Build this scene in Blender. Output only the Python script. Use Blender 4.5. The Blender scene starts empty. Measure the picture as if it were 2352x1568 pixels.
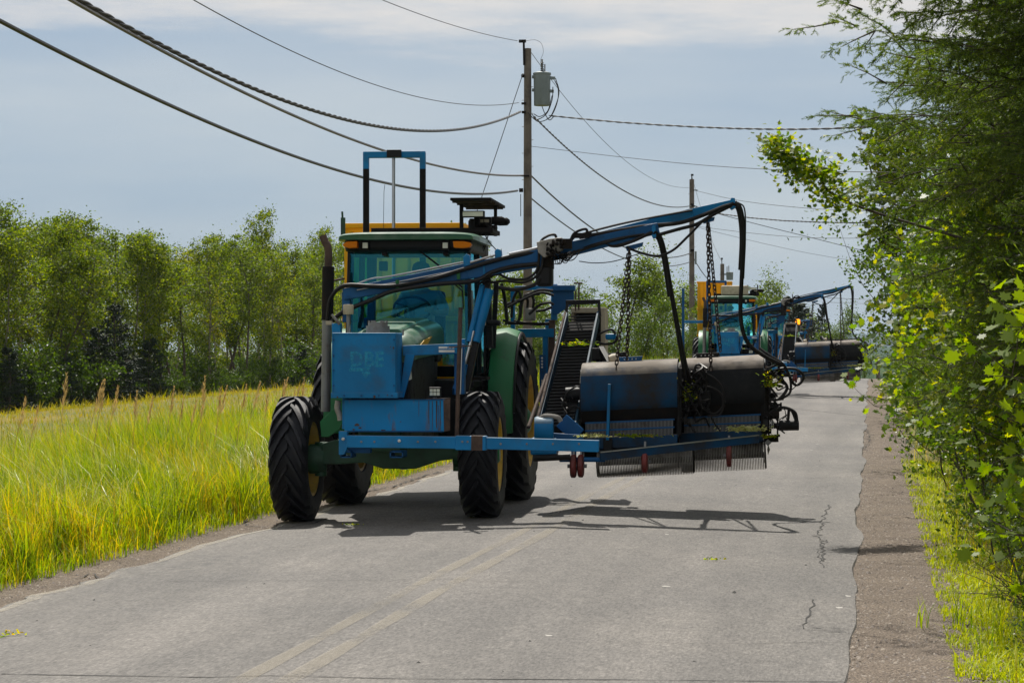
import bpy, bmesh, math, random
import numpy as np
from mathutils import Vector, Matrix
R = math.radians
random.seed(7); rng = np.random.default_rng(7)
SC = bpy.context.scene
COL = SC.collection

# ---------------------------------------------------------------- camera
YAW, PITCH, CAMZ, FD = R(8.9), R(0.1414), 1.67, 5268.0     # FD: focal length in units of a 2352 px wide picture
cam = bpy.data.cameras.new('camera'); camo = bpy.data.objects.new('camera', cam); COL.objects.link(camo)
camo.location = (0, 0, CAMZ); camo.rotation_euler = (R(90) + PITCH, 0, YAW)
cam.sensor_width = 36; cam.lens = 36 * FD / 2352; cam.clip_end = 20000; cam.clip_start = 0.1
SC.camera = camo
# ---------------------------------------------------------------- sky, sun, exposure
SUN_EL = R(57)
SUN_H = Vector((0.30, -0.95)).normalized()                  # the way shadows fall on the ground (x right, y away)
SKY_STR, SUN_STR = 0.073, 5.0
wd = bpy.data.worlds.new('World'); SC.world = wd; wd.use_nodes = True
nt = wd.node_tree; nt.nodes.clear()
def wn(t, **k):
    n = nt.nodes.new(t)
    for a, b in k.items(): setattr(n, a, b)
    return n
wo = wn('ShaderNodeOutputWorld'); bg = wn('ShaderNodeBackground'); sky = wn('ShaderNodeTexSky')
sky.sky_type = 'NISHITA'; sky.sun_disc = False; sky.sun_elevation = SUN_EL
sky.sun_rotation = math.atan2(-SUN_H.x, -SUN_H.y); sky.air_density = 1.0; sky.dust_density = 0.6; sky.ozone_density = 2.5
tc = wn('ShaderNodeTexCoord'); sep = wn('ShaderNodeSeparateXYZ'); nt.links.new(tc.outputs['Generated'], sep.inputs[0])
# a thin high cloud sheet seen in perspective: noise over direction.xy / direction.z
mz = wn('ShaderNodeMath', operation='MAXIMUM'); mz.inputs[1].default_value = 0.012; nt.links.new(sep.outputs['Z'], mz.inputs[0])
mz2 = wn('ShaderNodeMath', operation='ADD'); mz2.inputs[1].default_value = 0.03; nt.links.new(mz.outputs[0], mz2.inputs[0])
vd = wn('ShaderNodeVectorMath', operation='DIVIDE'); nt.links.new(tc.outputs['Generated'], vd.inputs[0])
cmb = wn('ShaderNodeCombineXYZ')
for i in range(3): nt.links.new(mz2.outputs[0], cmb.inputs[i])
nt.links.new(cmb.outputs[0], vd.inputs[1])
ns = wn('ShaderNodeTexNoise'); ns.inputs['Scale'].default_value = 0.75; ns.inputs['Detail'].default_value = 8; ns.inputs['Roughness'].default_value = 0.62
mp = wn('ShaderNodeMapping'); mp.inputs['Location'].default_value = (3.1, 0.4, 0.0); mp.inputs['Scale'].default_value = (1, 1, 0.0); mp.inputs['Rotation'].default_value = (0, 0, R(-9))
nt.links.new(vd.outputs[0], mp.inputs[0]); nt.links.new(mp.outputs[0], ns.inputs['Vector'])
# cover grows with height above the horizon (the clear band low down is open sky beyond the sheet's edge)
mr = wn('ShaderNodeMapRange', interpolation_type='SMOOTHSTEP'); mr.inputs[1].default_value = 0.075; mr.inputs[2].default_value = 0.165
mr.inputs[3].default_value = -0.34; mr.inputs[4].default_value = 0.16; nt.links.new(sep.outputs['Z'], mr.inputs[0])
ad = wn('ShaderNodeMath', operation='ADD'); nt.links.new(ns.outputs[0], ad.inputs[0]); nt.links.new(mr.outputs[0], ad.inputs[1])
cr = wn('ShaderNodeMapRange', interpolation_type='SMOOTHSTEP'); cr.inputs[1].default_value = 0.46; cr.inputs[2].default_value = 0.74
cr.inputs[3].default_value = 0.0; cr.inputs[4].default_value = 0.88; nt.links.new(ad.outputs[0], cr.inputs[0])
# thin milky veil in the clear part, in soft broad bands
vmp = wn('ShaderNodeMapping'); vmp.inputs['Scale'].default_value = (2.2, 2.2, 13.0); nt.links.new(tc.outputs['Generated'], vmp.inputs[0])
vns = wn('ShaderNodeTexNoise'); vns.inputs['Scale'].default_value = 1.6; vns.inputs['Detail'].default_value = 5; nt.links.new(vmp.outputs[0], vns.inputs['Vector'])
vrp = wn('ShaderNodeValToRGB'); vrp.color_ramp.elements[0].position = .34; vrp.color_ramp.elements[1].position = .68
vrp.color_ramp.elements[0].color = (.44, .57, .74, 1); vrp.color_ramp.elements[1].color = (.68, .75, .82, 1); nt.links.new(vns.outputs[0], vrp.inputs[0])
vml = wn('ShaderNodeVectorMath', operation='SCALE'); vml.inputs['Scale'].default_value = 9.4; nt.links.new(vrp.outputs[0], vml.inputs[0])
veil = wn('ShaderNodeMixRGB'); veil.inputs[0].default_value = 0.80; nt.links.new(vml.outputs[0], veil.inputs[2])
nt.links.new(sky.outputs[0], veil.inputs[1])
cl = wn('ShaderNodeMixRGB'); cl.inputs[2].default_value = (9.6, 9.2, 8.8, 1)
nt.links.new(cr.outputs[0], cl.inputs[0]); nt.links.new(veil.outputs[0], cl.inputs[1])
nt.links.new(cl.outputs[0], bg.inputs['Color']); bg.inputs['Strength'].default_value = SKY_STR
nt.links.new(bg.outputs[0], wo.inputs['Surface'])
sun = bpy.data.lights.new('sun', 'SUN'); sun.energy = SUN_STR; sun.angle = R(0.53); sun.color = (1.0, 0.95, 0.86)
suno = bpy.data.objects.new('sun', sun); COL.objects.link(suno)
sd = Vector((SUN_H.x * math.cos(SUN_EL), SUN_H.y * math.cos(SUN_EL), -math.sin(SUN_EL)))
suno.rotation_euler = sd.to_track_quat('-Z', 'Y').to_euler(); suno.location = (-30, 60, 60)
SC.view_settings.view_transform = 'Standard'; SC.view_settings.look = 'None'; SC.view_settings.exposure = 0.2
SC.view_settings.gamma = 1; SC.view_settings.use_curve_mapping = False
SC.render.engine = 'CYCLES'; SC.cycles.max_bounces = 6; SC.cycles.transparent_max_bounces = 10; SC.cycles.diffuse_bounces = 2; SC.cycles.glossy_bounces = 3; SC.cycles.volume_bounces = 0
SC.cycles.use_adaptive_sampling = True; SC.cycles.use_denoising = True

# ---------------------------------------------------------------- picture -> place
cy_, sy_, cp_, sp_ = math.cos(YAW), math.sin(YAW), math.cos(PITCH), math.sin(PITCH)
RT = np.array([cy_, sy_, 0]); FW = np.array([-sy_ * cp_, cy_ * cp_, sp_]); UP = np.array([sy_ * sp_, -cy_ * sp_, cp_])
C0 = np.array([0, 0, CAMZ])
def ray(px, py): return FW + (px - 1176) / FD * RT - (py - 784) / FD * UP
def at_Y(px, py, Y): d = ray(px, py); return C0 + d * (Y / d[1])
def at_X(px, py, X): d = ray(px, py); return C0 + d * (X / d[0])

# ---------------------------------------------------------------- materials
MATS = {}
def newmat(name):
    m = bpy.data.materials.new(name); m.use_nodes = True; t = m.node_tree; t.nodes.clear()
    o = t.nodes.new('ShaderNodeOutputMaterial'); MATS[name] = m
    return m, t, o
def N(t, typ, **k):
    n = t.nodes.new(typ)
    for a, b in k.items():
        if a.startswith('i_'): n.inputs[a[2:].replace('_', ' ')].default_value = b
        else: setattr(n, a, b)
    return n
def ramp(t, a, b, ca=(0, 0, 0, 1), cb=(1, 1, 1, 1)):
    r = t.nodes.new('ShaderNodeValToRGB'); e = r.color_ramp.elements
    e[0].position = a; e[0].color = ca; e[1].position = b; e[1].color = cb
    return r
def c4(c): return (c[0], c[1], c[2], 1)
def solid(name, col, rough=0.5, metal=0.0, dirt=None, stretch=None, dust_lit=None, dscale=6.0, damt=(0.5, 0.75), bump=0.0, bscale=60, spec=0.5, world=False, coat=0.0, var=0.12):
    """painted / plain surface with a little tonal variation and shaped dirt or rust patches"""
    m, t, o = newmat(name)
    b = N(t, 'ShaderNodeBsdfPrincipled', i_Roughness=rough, i_Metallic=metal); b.inputs['Specular IOR Level'].default_value = spec
    b.inputs['Coat Weight'].default_value = coat
    tcn = N(t, 'ShaderNodeTexCoord'); src = tcn.outputs['Object']
    if world: src = N(t, 'ShaderNodeNewGeometry').outputs['Position']
    n1 = N(t, 'ShaderNodeTexNoise', i_Scale=dscale * 0.45, i_Detail=4.0); t.links.new(src, n1.inputs['Vector'])
    lo = c4([c * (1 - var) for c in col]); hi = c4([min(1, c * (1 + var)) for c in col])
    r1 = ramp(t, 0.35, 0.65, lo, hi); t.links.new(n1.outputs[0], r1.inputs[0])
    out = r1.outputs[0]
    if dirt:
        n2 = N(t, 'ShaderNodeTexNoise', i_Scale=dscale, i_Detail=8.0, i_Roughness=0.65); dsrc = src
        if stretch: mpn = N(t, 'ShaderNodeMapping'); mpn.inputs['Scale'].default_value = stretch; t.links.new(src, mpn.inputs[0]); dsrc = mpn.outputs[0]
        t.links.new(dsrc, n2.inputs['Vector'])
        r2 = ramp(t, damt[0], damt[1]); t.links.new(n2.outputs[0], r2.inputs[0])
        mx = N(t, 'ShaderNodeMixRGB'); mx.inputs[2].default_value = c4(dirt)
        t.links.new(r2.outputs[0], mx.inputs[0]); t.links.new(out, mx.inputs[1]); out = mx.outputs[0]
        r3 = N(t, 'ShaderNodeMapRange'); r3.inputs[3].default_value = rough; r3.inputs[4].default_value = min(1, rough + 0.3)
        t.links.new(r2.outputs[0], r3.inputs[0]); t.links.new(r3.outputs[0], b.inputs['Roughness'])
    if dust_lit:      # dust on what faces up; on head hoods it also paints the sunlit top
        gn = N(t, 'ShaderNodeNewGeometry'); sx = N(t, 'ShaderNodeSeparateXYZ'); t.links.new(gn.outputs['True Normal'], sx.inputs[0])
        n4 = N(t, 'ShaderNodeTexNoise', i_Scale=7.0, i_Detail=5.0); t.links.new(src, n4.inputs['Vector'])
        ma = N(t, 'ShaderNodeMath', operation='MULTIPLY_ADD'); ma.inputs[1].default_value = 0.7; t.links.new(n4.outputs[0], ma.inputs[0]); t.links.new(sx.outputs['Z'], ma.inputs[2])
        r5 = ramp(t, 0.75, 1.2); t.links.new(ma.outputs[0], r5.inputs[0]); mx = N(t, 'ShaderNodeMixRGB'); mx.inputs[2].default_value = c4(dust_lit)
        t.links.new(r5.outputs[0], mx.inputs[0]); t.links.new(out, mx.inputs[1]); out = mx.outputs[0]
    t.links.new(out, b.inputs['Base Color'])
    if bump:
        n3 = N(t, 'ShaderNodeTexNoise', i_Scale=bscale, i_Detail=5.0); t.links.new(src, n3.inputs['Vector'])
        bp = N(t, 'ShaderNodeBump', i_Strength=bump, i_Distance=0.02); t.links.new(n3.outputs[0], bp.inputs['Height']); t.links.new(bp.outputs[0], b.inputs['Normal'])
    t.links.new(b.outputs[0], o.inputs['Surface'])
    return m
def leafmat(name, cols, trans, tw=0.45, rough=0.45, spec=0.3, world_patch=None):
    """leaf / grass: each blade its own tint (random per island), light passes through"""
    m, t, o = newmat(name)
    g = N(t, 'ShaderNodeNewGeometry')
    r = t.nodes.new('ShaderNodeValToRGB'); e = r.color_ramp.elements
    while len(e) < len(cols): e.new(0.5)
    for i, c in enumerate(cols): e[i].position = i / (len(cols) - 1); e[i].color = c4(c)
    if world_patch:      # patches of paler and deeper growth
        n1 = N(t, 'ShaderNodeTexNoise', i_Scale=world_patch, i_Detail=4.0); t.links.new(g.outputs['Position'], n1.inputs['Vector'])
        q1 = N(t, 'ShaderNodeMapRange'); q1.inputs[1].default_value = .3; q1.inputs[2].default_value = .7; q1.inputs[3].default_value = -.33; q1.inputs[4].default_value = .33; t.links.new(n1.outputs[0], q1.inputs[0])
        q2 = N(t, 'ShaderNodeMath', operation='ADD'); q2.use_clamp = True; t.links.new(g.outputs['Random Per Island'], q2.inputs[0]); t.links.new(q1.outputs[0], q2.inputs[1]); t.links.new(q2.outputs[0], r.inputs[0])
    else: t.links.new(g.outputs['Random Per Island'], r.inputs[0])
    b = N(t, 'ShaderNodeBsdfPrincipled', i_Roughness=rough); b.inputs['Specular IOR Level'].default_value = spec
    t.links.new(r.outputs[0], b.inputs['Base Color'])
    tr = N(t, 'ShaderNodeBsdfTranslucent')
    mx = N(t, 'ShaderNodeMixRGB', blend_type='MULTIPLY'); mx.inputs[0].default_value = 1.0; mx.inputs[2].default_value = c4(trans)
    t.links.new(r.outputs[0], mx.inputs[1]); t.links.new(mx.outputs[0], tr.inputs['Color'])
    ms = N(t, 'ShaderNodeMixShader'); ms.inputs[0].default_value = tw
    t.links.new(b.outputs[0], ms.inputs[1]); t.links.new(tr.outputs[0], ms.inputs[2]); t.links.new(ms.outputs[0], o.inputs['Surface'])
    return m
RUST = (0.10, 0.045, 0.025); DUST = (0.16, 0.14, 0.12); GRIME = (0.03, 0.025, 0.02)
solid('blue', (0.002, 0.165, 0.40), 0.5, spec=0.25, dirt=(0.035, 0.10, 0.18), dscale=4, damt=(0.50, 0.78), bump=0.10, bscale=25, var=.2, dust_lit=(0.10, 0.17, 0.24))
solid('blue_rusty', (0.002, 0.19, 0.46), 0.55, spec=0.25, dirt=(0.13, 0.075, 0.05), dscale=4.2, damt=(0.56, 0.70), bump=0.08, stretch=(2.2, 1, .45))
solid('blue_deep', (0.001, 0.075, 0.22), 0.5, spec=0.3, dirt=(0.01, 0.03, 0.06), dscale=6, damt=(0.55, 0.8))
solid('blue_faded', (0.006, 0.215, 0.455), 0.55, spec=0.25)
solid('blue_head', (0.001, 0.045, 0.115), 0.6, spec=0.2, dust_lit=(0.19, 0.165, 0.14), dirt=(0.03, 0.028, 0.026), dscale=2.2, damt=(0.40, 0.62), bump=0.1)  # both head paints: dust plus the hood's sunlit top strip, put into the colour
solid('grey_head', (0.010, 0.011, 0.013), 0.7, spec=0.2, dust_lit=(0.20, 0.17, 0.145), dirt=(0.03, 0.03, 0.03), dscale=9, damt=(0.5, 0.75), bump=0.1)
solid('green', (0.008, 0.12, 0.035), 0.42, spec=0.3, dirt=(0.03, 0.05, 0.03), dscale=5, damt=(0.6, 0.85))
solid('green_light', (0.022, 0.10, 0.05), 0.36, dirt=(0.13, 0.17, 0.13), dscale=3, damt=(0.50, 0.8), coat=0.2)
solid('green_dark', (0.008, 0.06, 0.025), 0.5, dirt=(0.02, 0.02, 0.02), dscale=7, damt=(0.5, 0.8))
solid('yellow', (0.55, 0.33, 0.01), 0.45, dirt=(0.12, 0.09, 0.03), dscale=7, damt=(0.5, 0.8))
leafmat('yellow_plastic', [(0.84, 0.52, 0.004), (0.86, 0.55, 0.006)], (1.0, 1.0, 0.5), 0.42, 0.45, 0.4)
solid('rubber', (0.010, 0.0105, 0.014), 0.62, spec=0.28, dirt=(0.030, 0.028, 0.028), dscale=9, damt=(0.55, 0.85), bump=0.15)
solid('black', (0.006, 0.006, 0.007), 0.5, spec=0.25, dirt=(0.016, 0.014, 0.012), dscale=8, damt=(0.5, 0.8))
solid('black_rough', (0.009, 0.008, 0.008), 0.8, spec=0.2, dirt=(0.028, 0.018, 0.012), dscale=8, damt=(0.5, 0.8))
solid('hose', (0.007, 0.006, 0.006), 0.5, spec=0.3, dirt=(0.03, 0.024, 0.018), dscale=14, damt=(0.6, 0.8))
solid('steel', (0.42, 0.42, 0.43), 0.28, 0.9, dirt=(0.10, 0.09, 0.08), dscale=8, damt=(0.6, 0.85))
solid('steel_dull', (0.20, 0.20, 0.20), 0.5, 0.5, dirt=RUST, dscale=7, damt=(0.55, 0.8))
solid('rust', (0.075, 0.045, 0.032), 0.8, dirt=(0.03, 0.022, 0.02), dscale=9, damt=(0.45, 0.7), bump=0.2)
solid('rail_worn', (0.012, 0.045, 0.08), 0.6, spec=0.25, dirt=(0.14, 0.14, 0.14), dscale=8, damt=(0.55, 0.7))
solid('slat_dark', (0.035, 0.035, 0.035), 0.6, 0.3)
solid('chain', (0.035, 0.024, 0.02), 0.6, 0.3)
solid('red', (0.16, 0.018, 0.014), 0.55, dirt=(0.04, 0.02, 0.015), dscale=9, damt=(0.45, 0.75))
solid('cream', (0.42, 0.36, 0.26), 0.6, dirt=(0.18, 0.15, 0.11), dscale=5, damt=(0.5, 0.8))
solid('pale_metal', (0.30, 0.28, 0.25), 0.55, dirt=(0.10, 0.085, 0.07), dscale=8, damt=(0.45, 0.75))
solid('white', (0.62, 0.62, 0.60), 0.5, dirt=(0.25, 0.22, 0.18), dscale=9, damt=(0.55, 0.85))
solid('lens_white', (0.62, 0.62, 0.50), 0.25, bump=0.3, bscale=120)
leafmat('amber', [(0.85, 0.25, 0.0), (0.8, 0.22, 0.0)], (1.0, .8, .3), 0.35, 0.35, 0.2)
solid('pole_wood', (0.135, 0.115, 0.10), 0.85, dirt=(0.06, 0.05, 0.045), dscale=2.0, damt=(0.45, 0.7), bump=0.3, bscale=25)
solid('galv', (0.16, 0.20, 0.22), 0.5, dirt=(0.10, 0.12, 0.13), dscale=3, damt=(0.5, 0.8))
solid('wire', (0.012, 0.012, 0.013), 0.5)
solid('wire_grey', (0.11, 0.10, 0.10), 0.5)
solid('bark', (0.07, 0.055, 0.042), 0.9, dirt=(0.03, 0.025, 0.02), dscale=5, damt=(0.45, 0.7), bump=0.4, bscale=20)
solid('bark_pale', (0.22, 0.20, 0.17), 0.85, dirt=(0.05, 0.045, 0.04), dscale=4, damt=(0.5, 0.62), bump=0.2, bscale=20)
solid('skin', (0.42, 0.20, 0.13), 0.5)
solid('shirt_grey', (0.20, 0.26, 0.30), 0.9); solid('shirt_blue', (0.05, 0.12, 0.30), 0.9); solid('trousers', (0.03, 0.04, 0.06), 0.9)
solid('cap_dark', (0.015, 0.018, 0.03), 0.9); solid('cap_tan', (0.35, 0.30, 0.24), 0.9); solid('hair', (0.05, 0.035, 0.025), 0.7); solid('hair_grey', (0.30, 0.29, 0.28), 0.7)
m, t, o = newmat('emblem_paint')
b = N(t, 'ShaderNodeBsdfPrincipled', i_Roughness=0.6); b.inputs['Base Color'].default_value = (0.03, 0.34, 0.56, 1); b.inputs['Specular IOR Level'].default_value = 0.25
n1 = N(t, 'ShaderNodeTexNoise', i_Scale=22.0, i_Detail=6.0, i_Roughness=0.75); tcn = N(t, 'ShaderNodeTexCoord'); t.links.new(tcn.outputs['Object'], n1.inputs['Vector'])
r1 = ramp(t, 0.34, 0.60, (0.05, 0.05, 0.05, 1), (0.75, 0.75, 0.75, 1)); t.links.new(n1.outputs[0], r1.inputs[0])
tr = N(t, 'ShaderNodeBsdfTransparent'); ms = N(t, 'ShaderNodeMixShader'); t.links.new(r1.outputs[0], ms.inputs[0]); t.links.new(tr.outputs[0], ms.inputs[1]); t.links.new(b.outputs[0], ms.inputs[2]); t.links.new(ms.outputs[0], o.inputs['Surface'])
# a lit amber beacon
def emit(name, col, s):
    m, t, o = newmat(name); e = N(t, 'ShaderNodeEmission', i_Strength=s); e.inputs['Color'].default_value = c4(col); t.links.new(e.outputs[0], o.inputs['Surface'])
emit('beacon_lit', (1.0, 0.30, 0.01), 2.2)
def glassmat(name, tint, gl):
    m, t, o = newmat(name)
    tr = N(t, 'ShaderNodeBsdfTransparent'); tr.inputs[0].default_value = c4(tint)
    g = N(t, 'ShaderNodeBsdfGlossy', i_Roughness=0.03); g.inputs['Color'].default_value = (0.12, 0.72, 0.95, 1)
    d = N(t, 'ShaderNodeBsdfDiffuse'); d.inputs['Color'].default_value = (0.01, 0.27, 0.40, 1)
    f = N(t, 'ShaderNodeFresnel'); f.inputs['IOR'].default_value = 1.5
    a = N(t, 'ShaderNodeMath', operation='ADD'); a.inputs[1].default_value = gl; t.links.new(f.outputs[0], a.inputs[0])
    tcn = N(t, 'ShaderNodeTexCoord'); n1 = N(t, 'ShaderNodeTexNoise', i_Scale=3.0, i_Detail=5.0); t.links.new(tcn.outputs['Object'], n1.inputs['Vector'])
    r1 = ramp(t, 0.40, 0.8, (0.015, 0.015, 0.015, 1), (0.14, 0.14, 0.14, 1)); t.links.new(n1.outputs[0], r1.inputs[0])
    m1 = N(t, 'ShaderNodeMixShader'); t.links.new(r1.outputs[0], m1.inputs[0]); t.links.new(tr.outputs[0], m1.inputs[1]); t.links.new(d.outputs[0], m1.inputs[2])
    m2 = N(t, 'ShaderNodeMixShader'); t.links.new(a.outputs[0], m2.inputs[0]); t.links.new(m1.outputs[0], m2.inputs[1]); t.links.new(g.outputs[0], m2.inputs[2])
    t.links.new(m2.outputs[0], o.inputs['Surface'])
glassmat('glass', (0.25, 0.80, 0.95), 0.06)
glassmat('glass_side', (0.72, 0.92, 0.90), 0.02)
leafmat('grass_tall', [(0.08, 0.15, 0.003), (0.15, 0.24, 0.004), (0.24, 0.32, 0.006), (0.34, 0.36, 0.010), (0.48, 0.34, 0.015)], (1.7, 1.65, 0.3), 0.52, 0.5, 0.2, world_patch=1.3)
leafmat('grass_pale', [(0.34, 0.38, 0.08), (0.55, 0.55, 0.25), (0.45, 0.40, 0.16)], (1.2, 1.2, 0.8), 0.4, 0.4, 0.6)
leafmat('grass_field', [(0.20, 0.22, 0.004), (0.33, 0.30, 0.006), (0.42, 0.31, 0.010)], (1.4, 1.3, 0.4), 0.4, 0.55, world_patch=.35)
leafmat('grass_lime', [(0.26, 0.36, 0.005), (0.40, 0.48, 0.006), (0.50, 0.52, 0.012), (0.20, 0.30, 0.006)], (1.5, 1.4, 0.5), 0.4, 0.5)
leafmat('seed_head', [(0.40, 0.29, 0.13), (0.52, 0.40, 0.20), (0.46, 0.40, 0.18)], (1.3, 1.1, 0.8), 0.4, 0.6)
leafmat('leaf_birch', [(0.018, 0.036, 0.003), (0.038, 0.066, 0.004), (0.072, 0.108, 0.005), (0.13, 0.15, 0.006)], (3.2, 3.0, 0.25), 0.55, 0.5, 0.22)
leafmat('leaf_gold', [(0.05, 0.075, 0.003), (0.10, 0.125, 0.004), (0.18, 0.175, 0.005)], (2.9, 2.7, 0.25), 0.55, 0.5, 0.22)
leafmat('leaf_grey', [(0.035, 0.060, 0.007), (0.065, 0.098, 0.010), (0.11, 0.15, 0.014)], (2.7, 2.6, 0.4), 0.52, 0.5, 0.25)
leafmat('leaf_maple', [(0.030, 0.070, 0.003), (0.065, 0.125, 0.004), (0.125, 0.19, 0.005), (0.23, 0.24, 0.006)], (3.0, 2.7, 0.2), 0.55, 0.45, 0.3)
leafmat('needles', [(0.024, 0.050, 0.006), (0.05, 0.092, 0.009), (0.09, 0.14, 0.012), (0.15, 0.19, 0.018)], (2.0, 2.0, 0.4), 0.38, 0.5, 0.4, world_patch=2.0)
leafmat('needles_dark', [(0.010, 0.025, 0.010), (0.020, 0.040, 0.014)], (1.4, 1.5, 0.5), 0.2, 0.5, 0.3)
leafmat('leaf_shrub', [(0.030, 0.065, 0.007), (0.06, 0.105, 0.01), (0.12, 0.16, 0.015)], (2.0, 2.0, 0.4), 0.48, 0.4, 0.45)
leafmat('leaf_dark', [(0.014, 0.030, 0.003), (0.028, 0.055, 0.004), (0.06, 0.095, 0.006)], (2.6, 2.6, 0.3), 0.48, 0.45, 0.3)
leafmat('forest_far', [(0.02, 0.05, 0.015), (0.035, 0.07, 0.02), (0.05, 0.09, 0.02)], (1, 1, 1), 0.1, 0.8, 0.1)
leafmat('dead_twig', [(0.06, 0.045, 0.035), (0.10, 0.08, 0.06)], (1, 1, 1), 0.05, 0.8, 0.2)

# ---------------------------------------------------------------- mesh helpers
def catmull(pts, sub=6):
    p = [Vector(q) for q in pts]
    if len(p) < 3 or sub <= 1: return p
    q = [p[0] * 2 - p[1]] + p + [p[-1] * 2 - p[-2]]; out = []
    for i in range(1, len(q) - 2):
        a, b, c, d = q[i - 1], q[i], q[i + 1], q[i + 2]
        for s in range(sub):
            t = s / sub
            out.append(0.5 * ((2 * b) + (c - a) * t + (2 * a - 5 * b + 4 * c - d) * t * t + (3 * b - a - 3 * c + d) * t * t * t))
    out.append(p[-1]); return out
class MB:
    def __init__(s): s.v = []; s.f = []
    def add(s, vs, fs):
        k = len(s.v); s.v += [tuple(q) for q in vs]; s.f += [tuple(i + k for i in f) for f in fs]; return s
    def box(s, c, d, rot=None):
        x, y, z = d[0] / 2, d[1] / 2, d[2] / 2
        vs = [Vector((sx * x, sy * y, sz * z)) for sz in (-1, 1) for sy in (-1, 1) for sx in (-1, 1)]
        if rot is not None: vs = [rot @ q for q in vs]
        vs = [q + Vector(c) for q in vs]
        return s.add(vs, [(0, 2, 3, 1), (4, 5, 7, 6), (0, 1, 5, 4), (2, 6, 7, 3), (0, 4, 6, 2), (1, 3, 7, 5)])
    def bar(s, p0, p1, w, h, w1=None, h1=None, up=(0, 0, 1)):
        p0, p1 = Vector(p0), Vector(p1); d = (p1 - p0).normalized(); u = Vector(up)
        sd_ = d.cross(u)
        if sd_.length < 1e-4: sd_ = d.cross(Vector((0, 1, 0)))
        sd_.normalize(); u = sd_.cross(d); w1 = w1 or w; h1 = h1 or h
        vs = []
        for p, ww, hh in ((p0, w, h), (p1, w1, h1)):
            for a, b in ((-1, -1), (1, -1), (1, 1), (-1, 1)): vs.append(p + sd_ * a * ww / 2 + u * b * hh / 2)
        return s.add(vs, [(0, 1, 2, 3), (7, 6, 5, 4), (0, 4, 5, 1), (1, 5, 6, 2), (2, 6, 7, 3), (3, 7, 4, 0)])
    def tube(s, pts, r, n=8, sub=5, r1=None):
        p = catmull(pts, sub); m = len(p); u = None; vs = []; fs = []
        for i in range(m):
            d = (p[min(i + 1, m - 1)] - p[max(i - 1, 0)])
            if d.length < 1e-9: d = Vector((0, 0, 1))
            d.normalize()
            if u is None:
                u = d.cross(Vector((0.31, 0.2, 0.93)))
                if u.length < 0.05: u = d.cross(Vector((1, 0, 0)))
            u = (u - d * u.dot(d)); u.normalize(); w = d.cross(u)
            rr = r if r1 is None else r + (r1 - r) * i / max(1, m - 1)
            for k in range(n):
                a = 2 * math.pi * k / n; vs.append(p[i] + (u * math.cos(a) + w * math.sin(a)) * rr)
        for i in range(m - 1):
            for k in range(n):
                a = i * n + k; b = i * n + (k + 1) % n; fs.append((a, b, b + n, a + n))
        fs.append(tuple(reversed(range(n)))); fs.append(tuple(range((m - 1) * n, m * n)))
        return s.add(vs, fs)
    def cyl(s, p0, p1, r, r1=None, n=16): return s.tube([p0, p1], r, n, 1, r1 if r1 is not None else r)
    def lathe(s, prof, c, ax, n=32, closed=False):
        """prof: (radius, along-axis); ax: axis vector"""
        ax = Vector(ax).normalized(); u = ax.orthogonal().normalized(); w = ax.cross(u); c = Vector(c); vs = []; fs = []; m = len(prof)
        for (r, h) in prof:
            for k in range(n):
                a = 2 * math.pi * k / n; vs.append(c + ax * h + (u * math.cos(a) + w * math.sin(a)) * max(r, 1e-4))
        for i in range(m if closed else m - 1):
            j = (i + 1) % m
            for k in range(n):
                k2 = (k + 1) % n; fs.append((i * n + k, i * n + k2, j * n + k2, j * n + k))
        return s.add(vs, fs)
    def prism(s, poly, vec):
        poly = [Vector(q) for q in poly]; vec = Vector(vec); n = len(poly)
        vs = poly + [q + vec for q in poly]
        fs = [tuple(range(n)), tuple(reversed(range(n, 2 * n)))] + [((i + 1) % n, i, i + n, (i + 1) % n + n) for i in range(n)]
        return s.add(vs, fs)
    def loft(s, secs, cap=True):
        n = len(secs[0]); vs = [q for sec in secs for q in sec]; fs = []
        for i in range(len(secs) - 1):
            for k in range(n):
                k2 = (k + 1) % n; fs.append((i * n + k, i * n + k2, (i + 1) * n + k2, (i + 1) * n + k))
        if cap: fs.append(tuple(reversed(range(n)))); fs.append(tuple(range((len(secs) - 1) * n, len(secs) * n)))
        return s.add(vs, fs)
    def build(s, name, mat, parent=None, smooth=False, bev=0.0, loc=None):
        me = bpy.data.meshes.new(name); me.from_pydata(s.v, [], s.f); me.update()
        bm = bmesh.new(); bm.from_mesh(me); bmesh.ops.recalc_face_normals(bm, faces=bm.faces); bm.to_mesh(me); bm.free()
        return link(name, me, mat, parent, smooth, bev, loc)
def link(name, me, mat, parent=None, smooth=False, bev=0.0, loc=None):
    if mat: me.materials.clear(); me.materials.append(MATS[mat])
    o = bpy.data.objects.new(name, me); COL.objects.link(o)
    if parent is not None: o.parent = parent
    if loc is not None: o.location = loc
    if smooth:
        me.shade_smooth()
        try: me.set_sharp_from_angle(angle=R(40))
        except Exception: pass
    if bev:
        b = o.modifiers.new('bevel', 'BEVEL'); b.width = bev; b.segments = 2; b.limit_method = 'ANGLE'; b.angle_limit = R(40)
    return o
def empty(name, loc=(0, 0, 0), rz=0.0):
    o = bpy.data.objects.new(name, None); COL.objects.link(o); o.location = loc; o.rotation_euler = (0, 0, rz); o.empty_display_size = 0.2
    return o
def tag(o, label=None, cat=None, group=None, kind=None):
    if label: o['label'] = label
    if cat: o['category'] = cat
    if group: o['group'] = group
    if kind: o['kind'] = kind
    return o
def copy_tree(o, parent=None, skip=()):
    c = o.copy(); COL.objects.link(c); c.parent = parent
    for ch in o.children:
        if ch.name.split('.')[0] not in skip: copy_tree(ch, c, skip)
    return c
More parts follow.
